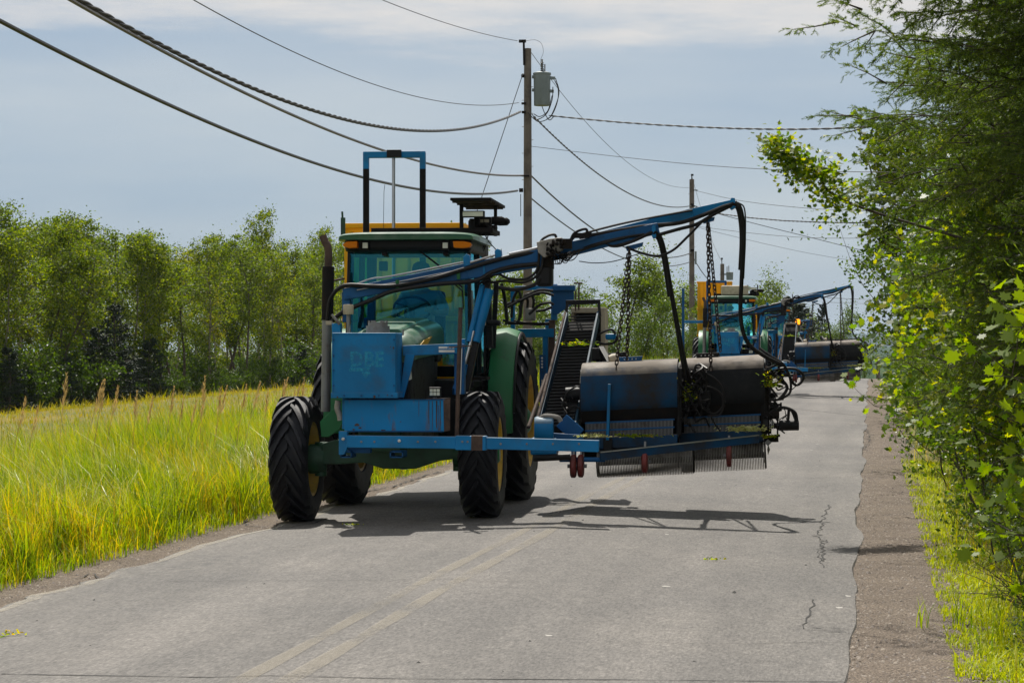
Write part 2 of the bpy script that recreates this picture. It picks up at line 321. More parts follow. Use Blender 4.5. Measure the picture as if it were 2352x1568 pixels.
def fast_mesh(name, verts, faces):
    """verts (n,3), faces (m,k) all the same size"""
    me = bpy.data.meshes.new(name); verts = np.ascontiguousarray(verts, dtype=np.float32); faces = np.ascontiguousarray(faces, dtype=np.int32)
    m, k = faces.shape
    me.vertices.add(len(verts)); me.vertices.foreach_set('co', verts.ravel())
    me.loops.add(m * k); me.loops.foreach_set('vertex_index', faces.ravel())
    me.polygons.add(m); me.polygons.foreach_set('loop_start', np.arange(0, m * k, k, dtype=np.int32))
    try: me.polygons.foreach_set('loop_total', np.full(m, k, dtype=np.int32))
    except Exception: pass
    me.update(calc_edges=True); return me
def unit(a): return a / np.maximum(np.linalg.norm(a, axis=-1, keepdims=True), 1e-9)
ORD = ['first', 'second', 'third', 'fourth', 'fifth', 'sixth', 'seventh', 'eighth', 'ninth', 'tenth', 'eleventh', 'twelfth', 'thirteenth', 'fourteenth', 'fifteenth', 'sixteenth', 'seventeenth', 'eighteenth', 'nineteenth', 'twentieth', 'twenty-first', 'twenty-second', 'twenty-third', 'twenty-fourth', 'twenty-fifth', 'twenty-sixth', 'twenty-seventh', 'twenty-eighth', 'twenty-ninth', 'thirtieth', 'thirty-first', 'thirty-second', 'thirty-third', 'thirty-fourth', 'thirty-fifth', 'thirty-sixth', 'thirty-seventh', 'thirty-eighth', 'thirty-ninth', 'fortieth']
def vnoise(x, y, s=1.0):
    """cheap smooth noise, -1..1"""
    x = np.asarray(x, float) * s; y = np.asarray(y, float) * s
    return (np.sin(x * 1.7 + 1.3 * np.sin(y * 0.9 + 0.5)) + np.sin(y * 2.1 + 1.7 * np.sin(x * 1.1 + 2.0)) + 0.6 * np.sin(x * 3.9 + y * 3.1) + 0.4 * np.sin(x * 7.3 - y * 6.1)) / 3.0
# ================================================================ the lie of the land
RW = 5.75; XC = -2.95                                          # road width, crown line
_ty = np.arange(-60, 420.0)
_tz = np.interp(_ty, [-60, 28, 45, 67, 85, 100, 118, 150, 200, 300, 420], [0, 0, .08, .29, .43, .42, .08, -1.2, -4, -9, -14])
_k = np.ones(13) / 13; _tz = np.convolve(np.pad(_tz, 6, mode='edge'), _k, mode='valid')
def zr(Y): return np.interp(Y, _ty, _tz)
def zl(Y): return np.interp(Y, [-60, 40, 70, 100, 140, 200, 420], [0, .05, .25, .30, .0, -1.0, -13])
def sst(a, b, x): t = np.clip((np.asarray(x, float) - a) / (b - a), 0, 1); return t * t * (3 - 2 * t)
def bend(Y): return 0.0009 * np.maximum(np.asarray(Y, float) - 95, 0) ** 2 * (np.asarray(Y) < 420) # the road bears right beyond the crest
def H(x, Y):
    x = np.asarray(x, float); Y = np.asarray(Y, float); xr = x - np.minimum(bend(Y), 60)
    w = sst(7, 17, -xr)
    z = zr(Y) * (1 - w) + zl(Y) * w
    z = z - 0.03 * np.minimum(np.abs(xr - XC), RW / 2 + 0.2)     # crown of the road
    z = z - 1.7 * sst(19.5, 33, -xr) - 2.0 * sst(34, 220, -xr)   # the field falls away to the wood
    z = z - 0.10 * sst(0.4, 1.6, xr) + 0.35 * sst(2.0, 5.0, xr)
    off = sst(0.5, 2.0, np.abs(xr - XC) - RW / 2)
    z = z + off * 0.035 * vnoise(x, Y, 0.8)
    return z
def ground_at(px, py, lift=0.0):
    d = ray(px, py); t = 20.0
    for _ in range(40):
        p = C0 + d * t; z = float(H(p[0], p[1])); t = t + (z - p[2]) / (d[2] if abs(d[2]) > 1e-5 else -1e-5) * 0.8
        t = min(max(t, 3), 400)
    p = C0 + d * t; return Vector((p[0], p[1], float(H(p[0], p[1])) + lift))

# ground sheet to the horizon
xs = np.concatenate([-np.geomspace(60, 7000, 26)[::-1], np.linspace(-58, -14, 45), np.linspace(-13.5, 6, 66), np.linspace(7, 60, 22), np.geomspace(70, 7000, 24)])
ys = np.concatenate([-np.geomspace(30, 7000, 14)[::-1], np.linspace(-25, 5, 7), np.linspace(6, 130, 187), np.linspace(132, 420, 73), np.geomspace(440, 9000, 40)])
gx, gy = np.meshgrid(xs, ys); gz = H(gx, gy)
xr_ = gx - np.minimum(bend(gy), 60)
gz = gz - 0.06 * ((xr_ > -6.85) & (xr_ < 0.72) & (gy < 132))
gz = gz + 5.0 * vnoise(gx, gy, 0.006) * sst(300, 900, np.hypot(gx, gy))
def grid_faces(ny, nx):
    i = np.arange(ny - 1)[:, None] * nx + np.arange(nx - 1)[None, :]
    return np.stack([i, i + 1, i + nx + 1, i + nx], -1).reshape(-1, 4)
m, t, o = newmat('ground_mat')
b = N(t, 'ShaderNodeBsdfPrincipled', i_Roughness=0.95); g = N(t, 'ShaderNodeNewGeometry')
n1 = N(t, 'ShaderNodeTexNoise', i_Scale=0.35, i_Detail=6.0); n2 = N(t, 'ShaderNodeTexNoise', i_Scale=6.0, i_Detail=6.0, i_Roughness=0.7)
for n_ in (n1, n2): t.links.new(g.outputs['Position'], n_.inputs['Vector'])
r1 = ramp(t, 0.35, 0.68, (0.10, 0.11, 0.012, 1), (0.20, 0.15, 0.02, 1)); t.links.new(n1.outputs[0], r1.inputs[0])
r2 = ramp(t, 0.3, 0.75, (0.6, 0.6, 0.6, 1), (1.25, 1.25, 1.25, 1)); t.links.new(n2.outputs[0], r2.inputs[0])
mx = N(t, 'ShaderNodeMixRGB', blend_type='MULTIPLY'); mx.inputs[0].default_value = 1; t.links.new(r1.outputs[0], mx.inputs[1]); t.links.new(r2.outputs[0], mx.inputs[2])
t.links.new(mx.outputs[0], b.inputs['Base Color'])
bp = N(t, 'ShaderNodeBump', i_Strength=0.6, i_Distance=0.06); t.links.new(n2.outputs[0], bp.inputs['Height']); t.links.new(bp.outputs[0], b.inputs['Normal'])
t.links.new(b.outputs[0], o.inputs['Surface'])
ground = link('ground', fast_mesh('ground', np.stack([gx, gy, gz], -1).reshape(-1, 3), grid_faces(*gx.shape)), 'ground_mat', smooth=True)
tag(ground, 'rough grassy land either side of the road', None, kind='structure')

# ---------------------------------------------------------------- road
m, t, o = newmat('asphalt')
b = N(t, 'ShaderNodeBsdfPrincipled', i_Roughness=0.8); b.inputs['Specular IOR Level'].default_value = 0.35
g = N(t, 'ShaderNodeNewGeometry'); P_ = g.outputs['Position']
mpf = N(t, 'ShaderNodeMapping'); mpf.inputs['Scale'].default_value = (1, .22, 1); t.links.new(P_, mpf.inputs[0]); fine = N(t, 'ShaderNodeTexNoise', i_Scale=60.0, i_Detail=5.0, i_Roughness=0.85); t.links.new(mpf.outputs[0], fine.inputs['Vector'])
vor = N(t, 'ShaderNodeTexVoronoi', i_Scale=24.0); t.links.new(P_, vor.inputs['Vector'])
mpg = N(t, 'ShaderNodeMapping'); mpg.inputs['Scale'].default_value = (1.3, 0.10, 1); t.links.new(P_, mpg.inputs[0])
streak = N(t, 'ShaderNodeTexNoise', i_Scale=1.6, i_Detail=5.0); t.links.new(mpg.outputs[0], streak.inputs['Vector'])
big = N(t, 'ShaderNodeTexNoise', i_Scale=0.5, i_Detail=5.0); t.links.new(P_, big.inputs['Vector'])
r0 = ramp(t, 0.30, 0.72, (0.114, 0.108, 0.103, 1), (0.160, 0.151, 0.142, 1)); t.links.new(streak.outputs[0], r0.inputs[0])
r1 = ramp(t, 0.3, 0.7, (0.85, 0.85, 0.86, 1), (1.12, 1.10, 1.08, 1)); t.links.new(big.outputs[0], r1.inputs[0])
r2 = ramp(t, 0.30, 0.70, (0.38, 0.38, 0.38, 1), (1.62, 1.62, 1.60, 1)); t.links.new(fine.outputs[0], r2.inputs[0])
r3 = ramp(t, 0.05, 0.45, (1.22, 1.22, 1.22, 1), (0.90, 0.90, 0.90, 1)); t.links.new(vor.outputs['Distance'], r3.inputs[0])
# pale chips: a few cells
r4 = ramp(t, 0.972, 0.975); t.links.new(vor.outputs['Color'], r4.inputs[0])
mid = N(t, 'ShaderNodeTexNoise', i_Scale=11.0, i_Detail=4.0, i_Roughness=0.75); mpm = N(t, 'ShaderNodeMapping'); mpm.inputs['Scale'].default_value = (1, .45, 1); t.links.new(P_, mpm.inputs[0]); t.links.new(mpm.outputs[0], mid.inputs['Vector'])
r5 = ramp(t, 0.32, 0.68, (0.84, 0.84, 0.85, 1), (1.16, 1.155, 1.15, 1)); t.links.new(mid.outputs[0], r5.inputs[0])
# darker worn wheel tracks in each lane, wandering a little
sxr = N(t, 'ShaderNodeSeparateXYZ'); t.links.new(P_, sxr.inputs[0]); wob = N(t, 'ShaderNodeMath', operation='MULTIPLY_ADD'); wob.inputs[1].default_value = 0.5; t.links.new(big.outputs[0], wob.inputs[0]); t.links.new(sxr.outputs['X'], wob.inputs[2])
wv = N(t, 'ShaderNodeMath', operation='MULTIPLY'); wv.inputs[1].default_value = 4.37; t.links.new(wob.outputs[0], wv.inputs[0]); wsn = N(t, 'ShaderNodeMath', operation='SINE'); t.links.new(wv.outputs[0], wsn.inputs[0])
r6 = ramp(t, 0.0, 1.0, (0.93, 0.93, 0.93, 1), (1.06, 1.055, 1.05, 1)); mrr = N(t, 'ShaderNodeMapRange'); mrr.inputs[1].default_value = -1; t.links.new(wsn.outputs[0], mrr.inputs[0]); t.links.new(mrr.outputs[0], r6.inputs[0])
last = r0.outputs[0]
for r_ in (r1, r2, r3, r5, r6):
    mx = N(t, 'ShaderNodeMixRGB', blend_type='MULTIPLY'); mx.inputs[0].default_value = 1; t.links.new(last, mx.inputs[1]); t.links.new(r_.outputs[0], mx.inputs[2]); last = mx.outputs[0]
mx = N(t, 'ShaderNodeMixRGB'); mx.inputs[2].default_value = (0.42, 0.40, 0.37, 1); t.links.new(r4.outputs[0], mx.inputs[0]); t.links.new(last, mx.inputs[1]); last = mx.outputs[0]
# wheel scuffs: dark patch of old rubber on the near left lane
scm = N(t, 'ShaderNodeMapping'); scm.inputs['Location'].default_value = (5.6, -13.3, 0); scm.inputs['Scale'].default_value = (1.0, 0.75, 1); t.links.new(P_, scm.inputs[0])
sln = N(t, 'ShaderNodeVectorMath', operation='LENGTH'); t.links.new(scm.outputs[0], sln.inputs[0])
scr = ramp(t, 0.35, 1.5, (0.65, 0.65, 0.65, 1), (0, 0, 0, 1)); t.links.new(sln.outputs['Value'], scr.inputs[0])
scn = N(t, 'ShaderNodeTexNoise', i_Scale=9.0, i_Detail=6.0, i_Roughness=0.7); t.links.new(P_, scn.inputs['Vector'])
scv = ramp(t, 0.45, 0.62); t.links.new(scn.outputs[0], scv.inputs[0])
scx = N(t, 'ShaderNodeMath', operation='MULTIPLY'); t.links.new(scr.outputs[0], scx.inputs[0]); t.links.new(scv.outputs[0], scx.inputs[1])
mx = N(t, 'ShaderNodeMixRGB'); mx.inputs[2].default_value = (0.055, 0.055, 0.055, 1); t.links.new(scx.outputs[0], mx.inputs[0]); t.links.new(last, mx.inputs[1]); last = mx.outputs[0]
t.links.new(last, b.inputs['Base Color'])
bp = N(t, 'ShaderNodeBump', i_Strength=0.45, i_Distance=0.008); t.links.new(fine.outputs[0], bp.inputs['Height']); t.links.new(bp.outputs[0], b.inputs['Normal'])
t.links.new(b.outputs[0], o.inputs['Surface'])
ry = np.concatenate([np.linspace(-30, 4, 8), np.linspace(5, 60, 440), np.linspace(61, 130, 70), np.linspace(135, 420, 58)])
eL = XC - RW / 2 + 0.06 * vnoise(ry * 0 + 3, ry, 1.3) + 0.04 * vnoise(ry, ry * 0, 3.1) + 0.03 * np.sign(vnoise(ry, ry * 0 + 5, 0.9))
eR = XC + RW / 2 - 0.06 + 0.07 * vnoise(ry * 0 + 9, ry, 0.45) + 0.008 * vnoise(ry, ry * 0 + 4, 1.3)
u = np.linspace(0, 1, 13)
bx_ = np.minimum(bend(ry), 60)
rx = (eL + bx_)[:, None] * (1 - u) + (eR + bx_)[:, None] * u; ryy = np.repeat(ry[:, None], 13, 1)
rz = H(rx, ryy) + 0.004
# a lip down at either edge
rx2 = np.concatenate([rx[:, :1] - 0.03, rx, rx[:, -1:] + 0.03], 1); ry2 = np.concatenate([ryy[:, :1], ryy, ryy[:, -1:]], 1)
rz2 = np.concatenate([rz[:, :1] - 0.06, rz, rz[:, -1:] - 0.06], 1)
road = link('road', fast_mesh('road', np.stack([rx2, ry2, rz2], -1).reshape(-1, 3), grid_faces(*rx2.shape)), 'asphalt', smooth=True)
tag(road, 'old grey two-lane asphalt road running over a low crest', None, kind='structure')
def strip(name, pts, widths, mat, lift, parent, nseg=1):
    """flat strip on the road along world points (x,y)"""
    mb = MB(); n = len(pts); vs = []
    for i, (p, w) in enumerate(zip(pts, widths)):
        a = Vector(pts[max(0, i - 1)][:2]); c = Vector(pts[min(n - 1, i + 1)][:2]); d = (c - a).normalized(); s = Vector((d.y, -d.x))
        for k in (-1, 1):
            x, y = p[0] + s.x * w / 2 * k, p[1] + s.y * w / 2 * k; vs.append((x, y, float(H(x, y)) + lift))
    mb.add(vs, [(2 * i, 2 * i + 1, 2 * i + 3, 2 * i + 2) for i in range(n - 1)])
    return mb.build(name, mat, parent)
# worn double centre line: paint only left in patches
m, t, o = newmat('worn_paint')
b = N(t, 'ShaderNodeBsdfPrincipled', i_Roughness=0.8); b.inputs['Base Color'].default_value = (0.34, 0.30, 0.23, 1)
g = N(t, 'ShaderNodeNewGeometry'); n1 = N(t, 'ShaderNodeTexNoise', i_Scale=60.0, i_Detail=4.0, i_Roughness=0.8); t.links.new(g.outputs['Position'], n1.inputs['Vector'])
n2 = N(t, 'ShaderNodeTexNoise', i_Scale=1.1, i_Detail=4.0); t.links.new(g.outputs['Position'], n2.inputs['Vector'])
am = N(t, 'ShaderNodeMath', operation='ADD'); t.links.new(n1.outputs[0], am.inputs[0]); t.links.new(n2.outputs[0], am.inputs[1])
r1 = ramp(t, 0.92, 1.16, (0.05, 0.05, 0.05, 1), (0.32, 0.32, 0.32, 1)); t.links.new(am.outputs[0], r1.inputs[0])
tr = N(t, 'ShaderNodeBsdfTransparent'); ms = N(t, 'ShaderNodeMixShader'); t.links.new(r1.outputs[0], ms.inputs[0]); t.links.new(tr.outputs[0], ms.inputs[1]); t.links.new(b.outputs[0], ms.inputs[2])
t.links.new(ms.outputs[0], o.inputs['Surface'])
for dx in (-3.14, -2.90):
    yy = np.concatenate([np.arange(6, 60, 0.5), np.arange(60, 120, 2.0)])
    strip('line_marking', [(dx + 0.015 * math.sin(y * 0.7) + float(bend(y)), y) for y in yy], [0.10 + 0.015 * math.sin(y * 2.3) for y in yy], 'worn_paint', 0.008, road)
# what is left of the white edge line on the left, and the pale crumbling edge
m, t, o = newmat('worn_white')
b = N(t, 'ShaderNodeBsdfPrincipled', i_Roughness=0.85); b.inputs['Base Color'].default_value = (0.42, 0.38, 0.31, 1)
g = N(t, 'ShaderNodeNewGeometry'); n1 = N(t, 'ShaderNodeTexNoise', i_Scale=26.0, i_Detail=5.0, i_Roughness=0.75); t.links.new(g.outputs['Position'], n1.inputs['Vector'])
n2 = N(t, 'ShaderNodeTexNoise', i_Scale=0.55, i_Detail=3.0); t.links.new(g.outputs['Position'], n2.inputs['Vector'])
am = N(t, 'ShaderNodeMath', operation='ADD'); t.links.new(n1.outputs[0], am.inputs[0]); t.links.new(n2.outputs[0], am.inputs[1])
r1 = ramp(t, 0.90, 1.05, (0.02, 0.02, 0.02, 1), (0.42, 0.42, 0.42, 1)); t.links.new(am.outputs[0], r1.inputs[0])
tr = N(t, 'ShaderNodeBsdfTransparent'); ms = N(t, 'ShaderNodeMixShader'); t.links.new(r1.outputs[0], ms.inputs[0]); t.links.new(tr.outputs[0], ms.inputs[1]); t.links.new(b.outputs[0], ms.inputs[2]); t.links.new(ms.outputs[0], o.inputs['Surface'])
yy = np.arange(8, 60, 0.25); strip('edge_line', [(float(np.interp(y, ry, eL)) + .06 + .012 * math.sin(y * 3.1), y) for y in yy], [.075 + .03 * math.sin(y * 1.7) for y in yy], 'worn_white', 0.008, road)
# cracks
solid('crack_fill', (0.022, 0.021, 0.020), 0.9)
def crack(pxs, w, jit=0.03, seed=0):
    r_ = random.Random(seed); pts = [ground_at(*q) for q in pxs]; out = []
    for a, c in zip(pts[:-1], pts[1:]):
        n = max(2, int((c - a).length / 0.10))
        for i in range(n):
            q = a.lerp(c, i / n); out.append((q.x + r_.gauss(0, jit), q.y + r_.gauss(0, jit)))
    out.append((pts[-1].x, pts[-1].y))
    strip('crack', out, [w * (0.4 + 1.0 * r_.random()) for _ in out], 'crack_fill', 0.007, road)
crack([(0, 1549), (480, 1557), (900, 1560), (1380, 1562), (1990, 1568)], 0.014, 0.004, 1)
crack([(380, 1336), (870, 1333), (1180, 1338)], 0.006, 0.006, 2)
crack([(1905, 1160), (1893, 1190), (1878, 1225), (1888, 1250), (1893, 1290)], 0.016, 0.016, 3)
crack([(1868, 1378), (1862, 1400), (1846, 1445)], 0.012, 0.012, 4)
crack([(556, 1190), (565, 1208), (660, 1212), (720, 1203), (752, 1190)], 0.022, 0.02, 5)
crack([(845, 1128), (900, 1118), (950, 1100), (1010, 1083)], 0.035, 0.03, 6)
crack([(1890, 1305), (1880, 1270), (1900, 1240)], 0.009, 0.012, 8)
crack([(1985, 1035), (2000, 1010), (1990, 985)], 0.02, 0.04, 9)
crack([(175, 1330), (210, 1318), (225, 1328)], 0.014, 0.02, 10)
crack([(1400, 1475), (1700, 1480), (1950, 1474)], 0.004, 0.004, 11)
crack([(1240, 1000 + 100), (1500, 1106), (1960, 1096)], 0.008, 0.01, 12)

# ---------------------------------------------------------------- gravel shoulders
m, t, o = newmat('gravel')
b = N(t, 'ShaderNodeBsdfPrincipled', i_Roughness=0.95); b.inputs['Specular IOR Level'].default_value = 0.2
g = N(t, 'ShaderNodeNewGeometry')
v1 = N(t, 'ShaderNodeTexVoronoi', i_Scale=60.0); n1 = N(t, 'ShaderNodeTexNoise', i_Scale=2.2, i_Detail=5.0); n2 = N(t, 'ShaderNodeTexNoise', i_Scale=110.0, i_Detail=3.0)
for n_ in (v1, n1, n2): t.links.new(g.outputs['Position'], n_.inputs['Vector'])
r1 = ramp(t, 0.2, 0.75, (0.20, 0.163, 0.135, 1), (0.31, 0.255, 0.205, 1)); t.links.new(n1.outputs[0], r1.inputs[0])
r2 = ramp(t, 0.0, 0.6, (1.25, 1.25, 1.25, 1), (0.55, 0.55, 0.55, 1)); t.links.new(v1.outputs['Distance'], r2.inputs[0])
r3 = ramp(t, 0.1, 0.9, (0.7, 0.7, 0.7, 1), (1.2, 1.18, 1.15, 1)); t.links.new(v1.outputs['Color'], r3.inputs[0])
last = r1.outputs[0]
for r_ in (r2, r3):
    mx = N(t, 'ShaderNodeMixRGB', blend_type='MULTIPLY'); mx.inputs[0].default_value = 1; t.links.new(last, mx.inputs[1]); t.links.new(r_.outputs[0], mx.inputs[2]); last = mx.outputs[0]
t.links.new(last, b.inputs['Base Color'])
bp = N(t, 'ShaderNodeBump', i_Strength=0.9, i_Distance=0.02); t.links.new(v1.outputs['Distance'], bp.inputs['Height']); bp.invert = True; t.links.new(bp.outputs[0], b.inputs['Normal'])
t.links.new(b.outputs[0], o.inputs['Surface'])
def shoulder(name, x0, x1, label, amp):
    yy = np.concatenate([np.linspace(5, 60, 300), np.linspace(61, 130, 60)]); k = np.linspace(0, 1, 13)
    e0 = x0 + 0 * yy; e1 = x1 + amp * vnoise(yy * 0 + x1, yy, 0.9) + amp * 0.5 * vnoise(yy, yy * 0, 2.4)
    X = (e0 + bend(yy))[:, None] * (1 - k) + (e1 + bend(yy))[:, None] * k; Y = np.repeat(yy[:, None], 13, 1)
    # the strip tucks under the asphalt and dives into the ground at its outer edge
    Z = H(X, Y) - 0.004 + 0.010 * vnoise(X, Y, 4.0) + 0.007 * vnoise(Y, X, 11.0); Z[:, 0] -= 0.03; Z[:, 1] -= 0.006; Z[:, -1] -= 0.04
    tag(link(name, fast_mesh(name, np.stack([X, Y, Z], -1).reshape(-1, 3), grid_faces(*X.shape)), 'gravel', smooth=True), label, None, kind='structure')
shoulder('gravel_shoulder', XC + RW / 2 - 0.12, 0.62, 'brown gravel shoulder along the right edge of the road', 0.12)
shoulder('gravel_shoulder', XC - RW / 2 + 0.1, -6.62, 'narrow gravelly earth strip along the left edge of the road', 0.10)
# loose stones on the shoulders and crumbs on the road
def stones(name, n, xr0, xr1, y0, y1, s0, s1, mat, label, seed):
    r_ = np.random.default_rng(seed)
    x = r_.uniform(xr0, xr1, n); y = y0 + (y1 - y0) * r_.random(n) ** 1.5; s = r_.uniform(s0, s1, n) * (0.5 + r_.random(n) ** 3 * 1.6)
    base = np.array([(1, 0, 0), (-.5, .87, 0), (-.5, -.87, 0), (.3, .2, .75), (-.25, .0, .7)], float)
    fc = np.array([(0, 1, 3), (1, 4, 3), (1, 2, 4), (2, 3, 4), (2, 0, 3)])
    a = r_.uniform(0, 6.28, n); ca, sa = np.cos(a), np.sin(a)
    V = base[None] * s[:, None, None] * r_.uniform(0.7, 1.3, (n, 5, 3))
    X = V[:, :, 0] * ca[:, None] - V[:, :, 1] * sa[:, None]; Y = V[:, :, 0] * sa[:, None] + V[:, :, 1] * ca[:, None]
    z = H(x, y) - 0.004
    P = np.stack([X + x[:, None], Y + y[:, None], V[:, :, 2] + z[:, None]], -1).reshape(-1, 3)
    F = (fc[None] + np.arange(n)[:, None, None] * 5).reshape(-1, 3)
    tag(link(name, fast_mesh(name, P, F), mat), label, None, kind='stuff')
leafmat('stone_mix', [(0.10, 0.085, 0.075), (0.20, 0.17, 0.145), (0.30, 0.26, 0.22), (0.16, 0.14, 0.13)], (1, 1, 1), 0.0, 0.9, 0.2)
stones('loose_gravel', 20000, -0.12, 0.75, 9, 45, 0.0035, 0.009, 'stone_mix', 'loose brown gravel on the right shoulder', 3)
stones('loose_gravel', 9000, -6.8, -5.78, 13, 45, 0.004, 0.010, 'stone_mix', 'loose gravel along the left road edge', 4)
stones('edge_grit', 2600, -0.42, 0.02, 9, 40, 0.003, 0.007, 'stone_mix', 'grit strewn along the right asphalt edge', 6)
stones('road_crumbs', 260, -5.6, -0.2, 9, 40, 0.006, 0.013, 'crack_fill', 'dark crumbs of dirt scattered on the asphalt', 5)

# ---------------------------------------------------------------- far wooded hills
def hill(name, Y0, Y1, base, top, seed, label, x0=-900, x1=900, slope=0.0):
    xs_ = np.linspace(x0, x1, 90); ys_ = np.linspace(Y0, Y1, 24); X, Y = np.meshgrid(xs_, ys_)
    prof = np.sin(np.clip((Y - Y0) / (Y1 - Y0), 0, 1) * math.pi) ** 0.8
    Z = base + (top - base) * prof * (1 + 0.10 * vnoise(X + seed * 37, Y, 0.009) + slope * X / 900)
    ob = link(name, fast_mesh(name, np.stack([X, Y, Z], -1).reshape(-1, 3), grid_faces(*X.shape)), 'forest_far', smooth=True)
    tag(ob, label, None, kind='structure')
    n = 5200; r_ = np.random.default_rng(seed); x = r_.uniform(x0, x1, n) * r_.random(n) ** 0.6; y = r_.uniform(Y0, (Y0 + Y1) / 2 + 40, n)
    pr = np.sin(np.clip((y - Y0) / (Y1 - Y0), 0, 1) * math.pi) ** 0.8
    z = base + (top - base) * pr * (1 + 0.10 * vnoise(x + seed * 37, y, 0.009) + slope * x / 900)
    h = r_.uniform(7, 14, n); w = h * r_.uniform(0.22, 0.42, n)
    ring = np.array([(math.cos(a), math.sin(a)) for a in np.linspace(0, 2 * math.pi, 7)[:-1]])
    V = np.zeros((n, 14, 3)); 
    for lvl, (hh, rr) in enumerate(((0.15, 0.8), (0.6, 0.9))):
        jj = r_.uniform(0.7, 1.25, (n, 6))
        V[:, lvl * 6:lvl * 6 + 6, 0] = x[:, None] + ring[None, :, 0] * w[:, None] * rr * jj; V[:, lvl * 6:lvl * 6 + 6, 1] = y[:, None] + ring[None, :, 1] * w[:, None] * rr * jj
        V[:, lvl * 6:lvl * 6 + 6, 2] = (z + h * hh)[:, None]
    V[:, 12, 0] = x; V[:, 12, 1] = y; V[:, 12, 2] = z; V[:, 13, 0] = x; V[:, 13, 1] = y; V[:, 13, 2] = z + h
    f = []
    for k in range(6):
        k2 = (k + 1) % 6; f += [(12, k2, k), (k, k2, 6 + k), (k2, 6 + k2, 6 + k), (6 + k, 6 + k2, 13)]
    f = np.array(f); F = (f[None] + np.arange(n)[:, None, None] * 14).reshape(-1, 3)
    tag(link('far_forest', fast_mesh('far_forest', V.reshape(-1, 3), F), 'forest_far'), label.replace('ridge', 'ridge, its trees'), None, kind='stuff')
hill('valley_wood', 620, 2600, -26, -15, 9, 'dark wooded valley floor ridge below the hazy hills', -500, 700)
hill('far_hill', 6200, 8800, -50, 31, 5, 'blue hazy wooded ridge on the horizon above the road crest', slope=-0.3)
hill('near_hill', 2500, 3600, -45, -9, 8, 'darker wooded ridge just beyond the road crest', -700, 1000, slope=0.15)
# ================================================================ harvester tractor
TX, TY, TA = -4.76, 22.53, R(3.0)
_ex = np.array([math.cos(TA), math.sin(TA), 0]); _ey = np.array([-math.sin(TA), math.cos(TA), 0]); _T = np.array([TX, TY, 0.0])
def L(px, py, yl):
    """picture point (2352 px wide) on the plane yl metres behind the front axle -> tractor coordinates"""
    d = ray(px, py); t = (yl + (_T - C0) @ _ey) / (d @ _ey); p = C0 + d * t - _T
    return Vector((float(p @ _ex), float(p @ _ey), float(p[2])))
def LL(pts, y=None): return [L(p[0], p[1], p[2] if len(p) > 2 else y) for p in pts]
def pbox(px0, py0, px1, py1, y0, dep):
    a, b = L(px0, py0, y0), L(px1, py1, y0); c = (a + b) / 2
    return (c.x, y0 + dep / 2, c.z), (abs(b.x - a.x), dep, abs(b.z - a.z))
def PB(mb, *a): return mb.box(*pbox(*a))
def gz_local(lx, ly):
    w = _T + _ex * lx + _ey * ly; return float(H(w[0], w[1]))
tractor = empty('harvester_tractor', (TX, TY, 0), TA)
RT_ = tractor
def part(name, mb, mat, parent=None, smooth=False, bev=0.0): return mb.build(name, mat, parent or RT_, smooth, bev)

# ---- wheels
def make_wheel(parent, cx, cy, cz, rad, wid, nl, steer, outer):
    w = MB(); hw = wid / 2; rc = rad - 0.045; rr = rad * 0.56
    prof = [(rr, -hw * .80), (rr + .03, -hw * .98), (rc * .80, -hw * 1.08), (rc * .93, -hw * 1.02), (rc * .985, -hw * .80), (rc, -hw * .3), (rc, hw * .3), (rc * .985, hw * .80), (rc * .93, hw * 1.02), (rc * .80, hw * 1.08), (rr + .03, hw * .98), (rr, hw * .80)]
    w.lathe(prof, (0, 0, 0), (1, 0, 0), 48)
    # lugs: curved bars from the middle out over each shoulder
    for k in range(nl):
        for s in (-1, 1):
            a0 = 2 * math.pi * (k + (0.5 if s > 0 else 0)) / nl; secs = []
            for q in range(7):
                f = q / 6; x = s * hw * (-0.06 + 1.10 * f); ang = a0 + 0.62 * (f ** 1.25) * (0.63 / rad) * (wid / .36)
                top = rad - 0.012 * f ** 3 - (0.07 if q == 6 else 0); bot = rc - 0.02 - (0.06 * f ** 4); th = (0.026 + 0.014 * f) / rad
                if q == 6: x = s * hw * 1.06
                sec = []
                for (r_, da) in ((bot, -th * 1.5), (top, -th), (top, th), (bot, th * 1.5)):
                    an = ang + da; sec.append((x, -math.sin(an) * r_, math.cos(an) * r_))
                secs.append(sec)
            w.loft(secs)
    ty = w.build('wheel', 'rubber', parent, False)
    try: ty.data.shade_smooth(); ty.data.set_sharp_from_angle(angle=R(35))
    except Exception: pass
    rim = MB().lathe([(rr + .02, -hw * .86), (rr + .03, -hw * .92), (rr - .01, -hw * .9), (rr - .03, -hw * .6), (rr - .05, outer * hw * .1), (rr * .55, outer * hw * .1 - .02), (rr * .5, outer * hw * .35), (.001, outer * hw * .35)], (0, 0, 0), (1, 0, 0), 32)
    rim.lathe([(rr - .05, outer * hw * .1), (rr - .03, hw * .6), (rr - .01, hw * .9), (rr + .03, hw * .92), (rr + .02, hw * .86)], (0, 0, 0), (1, 0, 0), 32)
    rim.build('rim', 'yellow', ty, True)
    hub = MB().lathe([(rr * .30, outer * hw * .2), (rr * .30, outer * hw * .75), (rr * .2, outer * hw * .95), (.001, outer * hw * .95)], (0, 0, 0), (1, 0, 0), 16)
    for k in range(8):
        a = k * math.pi / 4; hub.cyl((outer * hw * .30, math.cos(a) * rr * .42, math.sin(a) * rr * .42), (outer * hw * .48, math.cos(a) * rr * .42, math.sin(a) * rr * .42), .014, n=6)
    hub.build('hub', 'green', ty, False)
    ty.location = (cx, cy, cz); ty.rotation_euler = (0, 0, steer)
    return ty
xfl, xfr = L(683, 1040, 0).x, L(1109, 1030, 0).x
xrl, xrr = L(790, 1000, 2.65).x, L(1176, 1000, 2.65).x
